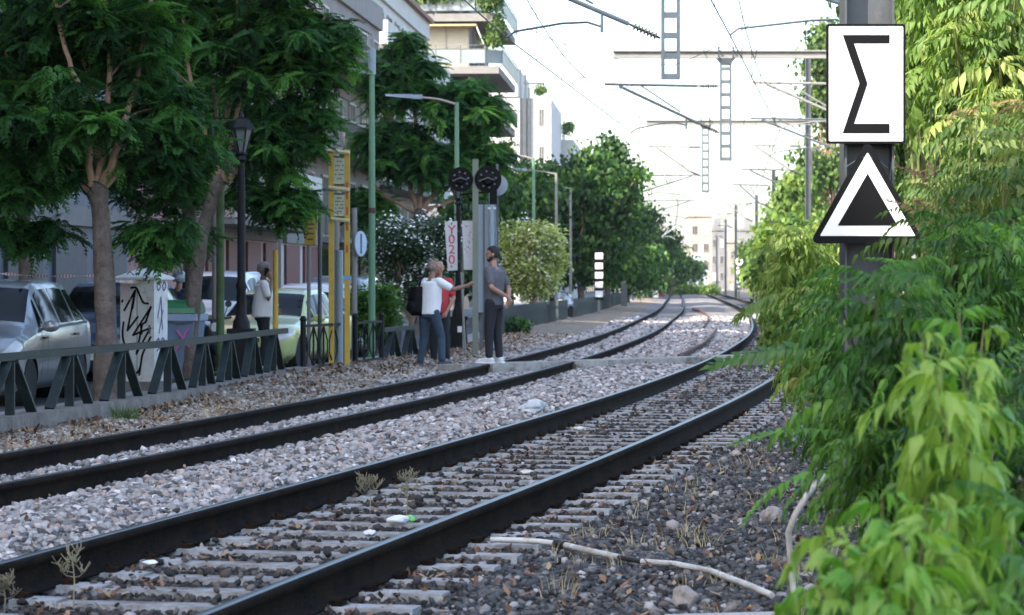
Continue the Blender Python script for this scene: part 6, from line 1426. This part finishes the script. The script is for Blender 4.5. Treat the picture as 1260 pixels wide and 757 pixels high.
def scooter(loc, rz, lb, body_m, sc_=1):
    r = empty('scooter', loc, rz, lb, 'scooter'); r.scale = (sc_,)*3        # front towards -y
    for y_ in (-.62, .62):
        t = MB(); t.lathe([(.15, -.05), (.22, -.055), (.24, 0), (.22, .055), (.15, .05)], 20, (0, y_, .24), Matrix.Rotation(R(90), 3, 'Y')); w_ = t.build('wheel', M_tyre, r, True); t = MB(); t.lathe([(.15, -.03), (.15, .03)], 16, (0, y_, .24), Matrix.Rotation(R(90), 3, 'Y')); t.build('rim', M_rim, w_)
    t = MB(); t.tube([(0, .78, .62), (0, .5, .58), (0, .2, .42), (0, -.1, .28), (0, -.3, .30), (0, -.42, .55), (0, -.40, .85)], [.06, .17, .16, .12, .13, .19, .12], 12); t.build('bodywork', body_m, r, True)
    t = MB(); t.tube([(0, -.85, .42), (0, -.68, .53), (0, -.48, .50)], [.05, .09, .08], 10); t.build('front_mudguard', body_m, r, True)
    t = MB(); t.tube([(0, .78, .74), (0, .45, .80), (0, .1, .74), (0, .0, .70)], [.08, .13, .14, .06], 10); t.build('seat', M_trim, r, True)
    t = MB(); t.tube([(0, -.62, .3), (0, -.42, .95)], .03, 8); t.tube([(-.34, -.30, 1.0), (-.15, -.40, .98), (0, -.42, .95), (.15, -.40, .98), (.34, -.30, 1.0)], .018, 8); t.build('handlebar', M_trim, r, True)
    for s_ in (-1, 1): t = MB(); t.tube([(s_*.2, -.39, 1.0), (s_*.26, -.40, 1.18)], .008, 5); t.lathe([(.055, -.008), (.055, .008)], 12, (s_*.27, -.40, 1.22), Matrix.Rotation(R(90), 3, 'X')); t.build('mirror', M_trim, r)
    t = MB(); t.lathe([(.08, -.02), (.06, .03)], 12, (0, -.56, .84), Matrix.Rotation(R(90), 3, 'X')); t.build('headlight', M_hl, r); return r
scooter((-4.93, 43.2, -.27), R(20), 'dark scooter parked between the second tree and the green brown pole', M_trim)
scooter(((219-CX)/FPX*48, 48, -.27), R(168), 'white scooter ridden by the person in navy', paint('scooter_white', (.7, .7, .7)))
scooter(((686-CX)/FPX*108, 108, -.15), R(60), 'scooter parked behind the picket railing under the street lights', paint('scooter_blue', (.4, .5, .6)), 1.05)
# ---------------------------------------------------------------- people
def capsules(prims):
    """prims: lists of (center, rx, ry) rings or ('s', centre, (rx,ry,rz)) blobs -> joined bmesh"""
    b = MB()
    for p in prims:
        if p[0] == 's':
            c = Vector(p[1]); rr = p[2]; M = Matrix.Diagonal(rr)
            if len(p) > 3: M = p[3] @ M
            b.lathe([(math.sin(math.pi*i/12), -math.cos(math.pi*i/12)) for i in range(1, 12)], 18, c, M)
        elif p[0] == 't':          # tapered limb with round ends
            pts = [Vector(q) for q in p[1]]; rr = p[2]; q = []; r_2 = []
            for i in range(len(pts)-1):
                for j in range(5): t = j/5; q.append(pts[i].lerp(pts[i+1], t)); r_2.append(rr[i]*(1-t)+rr[i+1]*t)
            q.append(pts[-1]); r_2.append(rr[-1])
            d0 = (q[0]-q[1]).normalized(); d1 = (q[-1]-q[-2]).normalized()
            q = [q[0]+d0*rr[0]*.85]+[q[0]+d0*rr[0]*.5]+q+[q[-1]+d1*rr[-1]*.5, q[-1]+d1*rr[-1]*.85]; r_2 = [rr[0]*.4, rr[0]*.85]+r_2+[rr[-1]*.85, rr[-1]*.4]
            b.tube(q, r_2, 14)
        elif p[0] == 'r':          # elliptical rings stacked
            n = 20; vs = []; fs = []; R_ = p[1]; rot = p[2] if len(p) > 2 else 0
            rings = []
            for i in range(len(R_)-1):
                for j in range(4): t = j/4; t = t; a, c_ = R_[i], R_[i+1]; rings.append((Vector(a[0]).lerp(Vector(c_[0]), t), a[1]*(1-t)+c_[1]*t, a[2]*(1-t)+c_[2]*t))
            rings.append((Vector(R_[-1][0]), R_[-1][1], R_[-1][2]))
            for c, rx, ry in rings:
                for j in range(n): a = 2*math.pi*j/n; ca, sa = math.cos(a), math.sin(a); k = (abs(ca)**2.4+abs(sa)**2.4)**(-1/2.4); vs.append(c+Vector((rx*ca*k, ry*sa*k, 0)))
            for i in range(len(rings)-1):
                for j in range(n): k = (j+1) % n; fs.append((i*n+j, i*n+k, (i+1)*n+k, (i+1)*n+j))
            fs += [tuple(range(n-1, -1, -1)), tuple((len(rings)-1)*n+j for j in range(n))]; b.add(vs, fs)
    return b
def fuse(name, prims, voxel, m, parent, smooth=3):
    me0 = capsules(prims).mesh('tmp'); o = bpy.data.objects.new('tmp', me0); col.objects.link(o)
    md = o.modifiers.new('r', 'REMESH'); md.mode = 'VOXEL'; md.voxel_size = voxel; md.use_smooth_shade = True
    if smooth: s_ = o.modifiers.new('s', 'SMOOTH'); s_.factor = .5; s_.iterations = smooth
    bpy.context.view_layer.update(); me = bpy.data.meshes.new_from_object(o.evaluated_get(bpy.context.evaluated_depsgraph_get())); bpy.data.objects.remove(o)
    me.name = name; me.materials.clear(); me.materials.append(m); me.polygons.foreach_set('use_smooth', [True]*len(me.polygons)); return link(name, me, None, parent)
M_skin = mat('skin', (.36, .20, .14), .55, vary=.06, scale=9); M_skin2 = mat('tanned_skin', (.25, .135, .09), .55, vary=.06, scale=9)
M_hair = mat('dark_hair', (.014, .012, .012), .7, vary=.3, scale=60, bump=.5, bscale=90); M_ghair = mat('grey_hair', (.22, .21, .21), .8, vary=.3, scale=60, bump=.5, bscale=90)
def fingers(wrist, palm_dir, nrm, curl=.5, side=1):
    """palm plus five finger chains; palm_dir along the hand, nrm the palm normal"""
    w = Vector(wrist); d = Vector(palm_dir).normalized(); n = Vector(nrm); n = (n-d*n.dot(d)).normalized(); s = d.cross(n)*side; out = []
    out.append(('t', [w, w+d*.045, w+d*.085], [.026, .032, .030]))
    out.append(('t', [w+d*.03+s*.02, w+d*.085+s*.022], [.022, .019])); out.append(('t', [w+d*.03-s*.02, w+d*.085-s*.022], [.022, .019]))
    for k, ln in enumerate((.070, .080, .074, .058)):
        p = w+d*.088+s*(.030-.020*k); dd = d.copy(); q = [w+d*.05+s*(.024-.016*k), p]; 
        for j in range(3): dd = (dd+n*curl*.75).normalized(); p = p+dd*ln/3*1.15; q.append(p)
        out.append(('t', q, [.010, .0095, .009, .0085, .0075]))
    p = w+d*.025+s*.025; q = [p, p+d*.03+s*.028+n*.008, p+d*.062+s*.034+n*.02, p+d*.085+s*.028+n*.03]; out.append(('t', q, [.013, .012, .0105, .009])); return out
def person(loc, rz, scale, label, J, shirt, trous, shoe, skin, hair, head_yaw=0, head_pitch=0, bald=False, beard=None, sleeve='short', lean=0, sole=None, belly=0, collar=False, voxel=.0105, helmet=None, sit=False):
    """J: joints in the body frame (x to the person's right, y forward, z up), standing figure 1.78 tall"""
    r = empty('person', loc, rz, label, 'person'); r.scale = (scale,)*3
    V_ = Vector; nk = V_((0, lean*.9+.0, 1.47)); ch = V_((0, lean*.7, 1.30)); ws_ = V_((0, lean*.3, 1.08)); pv = V_((0, 0, .94))
    shR, shL = V_((.175, lean*.85, 1.425)), V_((-.175, lean*.85, 1.425)); J = {k: V_(v) for k, v in J.items()}
    hc = V_((0, lean*1.15+.02+J.get('head', V_((0, 0, 0))).y, 1.655))
    HM = Matrix.Rotation(head_yaw, 3, 'Z') @ Matrix.Rotation(head_pitch, 3, 'X')
    def H(x, y, z): return hc+HM @ V_((x, y, z))
    hp = V_((.09, 0, .92)); hpl = V_((-.09, 0, .92))
    arms = []
    for s_, sh, e, w, nn in ((1, shR, J['elbR'], J['wrR'], J['nR']), (-1, shL, J['elbL'], J['wrL'], J['nL'])):
        arms.append(('t', [sh, sh.lerp(e, .5), e, e.lerp(w, .4), w], [.052, .047, .039, .038, .026])); dd = J.get('dR' if s_ > 0 else 'dL', (w-e)); arms += fingers(w, dd, nn, J['cR'].x if s_ > 0 and 'cR' in J else (J['cL'].x if 'cL' in J and s_ < 0 else .45), s_)
    legs = []
    for s_, h_, kn, an, td in ((1, hp, J['knR'], J['anR'], J['toR']), (-1, hpl, J['knL'], J['anL'], J['toL'])):
        legs.append(('t', [h_, h_.lerp(kn, .5), kn, kn.lerp(an, .35), an], [.09, .078, .056, .055, .038])); legs.append(('t', [an-V_((0, 0, .02)), an+td*.6-V_((0, 0, .045)), an+td-V_((0, 0, .055))], [.038, .036, .028]))
    head = [('s', H(0, .0, .02), (.078, .098, .105), HM), ('s', H(0, .03, -.05), (.058, .065, .068), HM), ('s', H(0, .055, -.085), (.034, .034, .024), HM), ('t', [H(0, .095, .015), H(0, .118, -.018)], [.010, .015]), ('s', H(0, .092, -.055), (.024, .014, .012), HM), ('s', H(0, .086, .03), (.05, .018, .012), HM)]
    for s_ in (-1, 1): head += [('s', H(s_*.08, -.005, -.005), (.012, .022, .033), HM), ('s', H(s_*.045, .06, -.02), (.022, .025, .02), HM)]
    torso = [('r', [(pv+V_((0, 0, -.05)), .155, .11), (ws_, .145, .10), (ch, .165, .115), (ch+V_((0, 0, .10)), .15, .10), (nk-V_((0, 0, .02)), .07, .06)]), ('t', [nk-V_((0, 0, .06)), nk+V_((0, .01, .02)), hc-V_((0, -.01, .07))], [.058, .054, .052])]
    bd = fuse('body', torso+arms+legs+head, voxel, skin, r, 2)
    # eyes
    for s_ in (-1, 1): b = MB(); b.lathe([(math.sin(math.pi*i/6)*.010, -math.cos(math.pi*i/6)*.010) for i in range(1, 6)], 8, H(s_*.032, .086, .012)); b.build('eye', M_sblack, r)
    def hairshell(m, zmin, back, name='hair', gro=1.07):
        bm = bmesh.new(); bmesh.ops.create_uvsphere(bm, u_segments=28, v_segments=20, radius=1)
        dl = [v for v in bm.verts if not ((v.co.z > zmin(v.co)) )]; bmesh.ops.delete(bm, geom=dl, context='VERTS')
        for v in bm.verts: c = v.co.copy(); v.co = H(c.x*.078*gro, c.y*.098*gro-.004, c.z*.105*gro+.022)
        me = bpy.data.meshes.new(name); bm.to_mesh(me); bm.free(); me.materials.append(m); me.polygons.foreach_set('use_smooth', [True]*len(me.polygons)); o = link(name, me, None, r); sd = o.modifiers.new('t', 'SOLIDIFY'); sd.thickness = .012; sd.offset = -.2; return o
    if helmet: 
        b = MB(); b.lathe([(math.sin(math.pi*i/14), -math.cos(math.pi*i/14)) for i in range(4, 15)], 20, H(0, 0, .03), HM @ Matrix.Diagonal((.125, .145, .135))); b.build('helmet', helmet, r, True)
        b = MB(); b.box(H(0, .12, .02), (.17, .05, .06)); b.build('visor', M_cglass, r)
    elif bald: hairshell(hair, lambda c: (-.62 if abs(c.y) < .9 and c.y < .25 and c.z < .28 else 9), 0, gro=1.04)
    else: hairshell(hair, lambda c: (.42-.25*(1-c.y) if c.y > .35 else (-.05 if c.y > -.1 else -.62)), 0)
    if beard: fuse('beard', [('s', H(0, .045, -.075), (.050, .052, .042), HM), ('s', H(0, .075, -.045), (.03, .028, .010), HM), ('s', H(.055, .02, -.055), (.016, .035, .04), HM), ('s', H(-.055, .02, -.055), (.016, .035, .04), HM)], .006, beard, r, 2)
    # clothes
    shirtp = [('r', [(pv+V_((0, 0, -.06)), .172+belly*.3, .135+belly*.5), (ws_+V_((0, belly*.6, 0)), .170+belly*.4, .13+belly), (ch+V_((0, belly*.2, 0)), .19, .142), (ch+V_((0, 0, .10)), .178, .122), (nk-V_((0, 0, .035)), .085, .07)])]
    for sh, e, w in ((shR, J['elbR'], J['wrR']), (shL, J['elbL'], J['wrL'])):
        k = .72 if sleeve == 'short' else 1
        pts = [sh+V_((0, 0, -.005)), sh.lerp(e, k)]; rr = [.072, .064]
        if sleeve == 'long': pts += [w.lerp(e, .06)]; rr = [.07, .055, .038]
        shirtp.append(('t', pts, rr)); shirtp.append(('t', [nk-V_((0, 0, .06)), sh], [.06, .066]))
    fuse('shirt', shirtp, voxel*1.1, shirt, r, 3)
    if collar: b = MB(); b.lathe([(.070, 0), (.080, .02), (.068, .045)], 16, nk-V_((0, 0, .03)), Matrix.Diagonal((1, .95, 1))); b.build('collar', shirt, r, True)
    tr = [('r', [(V_((0, 0, .83)), .165, .128), (V_((0, 0, .93)), .165, .125), (V_((0, 0, 1.0)), .158, .118)])]
    for h_, kn, an in ((hp, J['knR'], J['anR']), (hpl, J['knL'], J['anL'])):
        tr.append(('t', [h_, h_.lerp(kn, .5), kn, kn.lerp(an, .5), an+V_((0, 0, .02))], [.105, .092, .073, .066, .060]))
    fuse('trousers', tr, voxel*1.1, trous, r, 3)
    for an, td in ((J['anR'], J['toR']), (J['anL'], J['toL'])):
        sh_ = fuse('shoe', [('t', [an-V_((0, 0, .045))-td*.25, an-V_((0, 0, .045))+td*.35], [.043, .045]), ('t', [an-V_((0, 0, .04))+td*.2, an+td*.95-V_((0, 0, .062))], [.046, .036]), ('t', [an-V_((0, 0, .03)), an], [.045, .042])], .009, shoe, r, 2)
        b = MB(); b.bar(an-td*.45-V_((0, 0, .083)), an+td*1.12-V_((0, 0, .083)), .088, .024); b.build('sole', sole or shoe, sh_)
    return r, H, dict(nk=nk, ch=ch, ws=ws_, shR=shR, shL=shL)
M_grt = mat('grey_tshirt', (.105, .105, .12), .9, vary=.1, scale=10, bump=.3, bscale=18); M_wht = mat('white_tshirt', (.86, .87, .89), .9, vary=.04, scale=8, bump=.3, bscale=14); M_redt = mat('red_polo', (.50, .045, .06), .9, vary=.08, scale=8, bump=.3, bscale=14)
M_blkt = mat('black_trousers', (.014, .015, .022), .85, vary=.2); M_jean = mat('blue_jeans', (.035, .06, .095), .9, vary=.2, scale=12, bump=.3, bscale=25); M_navy = mat('navy_jacket', (.018, .028, .075), .8, vary=.15, scale=8, bump=.4, bscale=14)
M_shw = mat('white_trainer', (.62, .63, .66), .6, vary=.12, scale=20); M_shb = mat('blue_trainer', (.03, .045, .07), .6); M_shg = mat('dark_shoe', (.03, .028, .028), .6)
# man in grey: back half turned, hands clasped behind
V3 = Vector
p = P(608, 447, 42.75)
person((p.x, p.y, 0.006), R(62), 1.86/1.78, 'bearded man in a grey t-shirt, hands clasped behind his back, on the crossing', dict(
    elbR=(.27, -.10, 1.14), wrR=(.06, -.22, .98), nR=(0, 1, 0), dR=(-.5, -.1, -.9), cR=(.3, 0, 0), elbL=(-.27, -.10, 1.15), wrL=(.0, -.25, 1.0), nL=(0, 1, .2), dL=(.6, -.1, -.8), cL=(.5, 0, 0),
    knR=(.11, .01, .50), anR=(.13, -.02, .095), toR=(.03, .17, 0), knL=(-.11, .03, .50), anL=(-.12, .02, .095), toL=(-.04, .17, 0)), M_grt, M_blkt, M_shw, M_skin, M_hair, head_yaw=R(22), beard=M_hair, sole=M_swhite, lean=.0)
# man in white with the backpack, right arm stretched out
p = G(527, 452.5, -.17); YW = 44.2
pw, Hh, bj = person(((528-CX)/FPX*YW, YW, -.115), R(-38), 1.78/1.78, 'man in white t-shirt and jeans with a backpack, stretching out his right arm', dict(
    elbR=(.36, .19, 1.29), wrR=(.50, .40, 1.36), nR=(0, .3, -1), dR=(.45, .6, .45), cR=(.9, 0, 0), elbL=(-.24, .10, 1.16), wrL=(-.16, .30, 1.12), nL=(1, 0, 0), cL=(.5, 0, 0),
    knR=(.17, .10, .50), anR=(.29, -.02, .12), toR=(.06, .16, .02), knL=(-.09, -.02, .50), anL=(-.10, -.10, .095), toL=(-.03, .17, 0)), M_wht, M_jean, M_shb, M_skin2, M_ghair, head_yaw=R(-28), head_pitch=R(-14), bald=True, lean=.06, sole=M_swhite, belly=.03)
bk = empty('backpack', pw.location, R(-38), 'black backpack on the left shoulder of the man in white', 'backpack'); bk.scale = pw.scale
fuse('bag', [('r', [((-.15, -.12, .86), .11, .07), ((-.16, -.17, .93), .13, .10), ((-.16, -.17, 1.15), .13, .10), ((-.15, -.13, 1.34), .10, .07)]), ('s', (-.17, -.27, 1.0), (.09, .05, .10))], .012, M_sblack, bk)
b = MB(); b.tube([(-.13, -.10, 1.34), (-.14, -.05, 1.46), (-.15, .07, 1.505), (-.155, .17, 1.42), (-.17, .19, 1.25), (-.19, .05, 1.02), (-.2, -.08, .95)], .018, 6); b.tube([(-.12, -.2, .88), (-.08, -.23, .8), (-.10, -.24, .74)], .008, 5); b.build('strap', M_sblack, bk, True)
# man in red behind him
YR = 46.5
person(((541-CX)/FPX*YR, YR, -.125), R(160), 1.79/1.78, 'bald man in a red polo shirt, half hidden behind the man in white', dict(
    elbR=(.25, .0, 1.14), wrR=(.20, .16, .96), nR=(-1, 0, 0), elbL=(-.25, -.02, 1.14), wrL=(-.17, .10, .90), nL=(1, 0, 0), cL=(.8, 0, 0),
    knR=(.10, .03, .50), anR=(.11, -.01, .095), toR=(.03, .17, 0), knL=(-.11, .03, .50), anL=(-.13, -.01, .095), toL=(-.05, .17, 0)), M_redt, M_blkt, M_shg, M_skin, M_skin, head_yaw=R(18), head_pitch=R(-12), bald=True, belly=.03, collar=True)
# man on the phone
YP = 43.4
pm_, Hh, bj = person(((323-CX)/FPX*YP, YP, -.14), R(-76), 1.76/1.78, 'grey haired man in a white polo shirt on the phone behind the railing', dict(
    elbR=(.25, .06, 1.17), wrR=(.14, .13, 1.50), nR=(-1, -.2, .2), dR=(-.2, -.3, .9), cR=(.5, 0, 0), elbL=(-.24, .02, 1.15), wrL=(-.14, .22, 1.0), nL=(1, 0, 0), cL=(.8, 0, 0),
    knR=(.10, .03, .50), anR=(.11, -.02, .095), toR=(.02, .17, 0), knL=(-.10, .06, .50), anL=(-.11, .04, .095), toL=(-.02, .17, 0)), M_wht, M_blkt, M_shw, M_skin2, M_ghair, head_yaw=R(-8), head_pitch=R(-8), collar=True, belly=.085)
ph = empty('phone', pm_.location, R(-76), 'dark phone held to the ear of the man in the white polo shirt', 'phone'); b = MB(); b.box((.10, .05, 1.60), (.012, .07, .14)); b.build('case', M_sblack, ph)
# rider in navy
YS2 = 48; sx_ = (219-CX)/FPX*YS2
person((sx_, YS2+.1, -.30), R(168-180), 1.0, 'scooter rider in a navy jacket and pale helmet behind the rubbish bin', dict(
    elbR=(.26, .22, 1.14), wrR=(.30, .42, 1.03), nR=(0, 0, -1), cR=(.9, 0, 0), elbL=(-.26, .22, 1.14), wrL=(-.30, .42, 1.03), nL=(0, 0, -1), cL=(.9, 0, 0),
    knR=(.18, .30, .62), anR=(.2, .12, .20), toR=(.02, .17, 0), knL=(-.18, .30, .62), anL=(-.2, .12, .20), toL=(-.02, .17, 0)), M_navy, M_blkt, M_shg, M_skin, M_hair, sleeve='long', helmet=mat('pale_helmet', (.30, .36, .44), .3), voxel=.013)
# ---------------------------------------------------------------- air
hz_ = MB(); HB = 1700
hz_.box((0, 900, 12.3), (2*HB, 3400, 27.4))
m = bpy.data.materials.new('haze'); m.use_nodes = True; t = m.node_tree; t.nodes.remove(t.nodes['Principled BSDF'])
pv_ = t.nodes.new('ShaderNodeVolumePrincipled'); pv_.inputs['Color'].default_value = (.86, .91, 1, 1); pv_.inputs['Density'].default_value = .00012; pv_.inputs['Anisotropy'].default_value = .35
t.links.new(pv_.outputs[0], t.nodes['Material Output'].inputs['Volume'])
HAZE = True
if HAZE: tag(hz_.build('haze', m), kind='stuff')
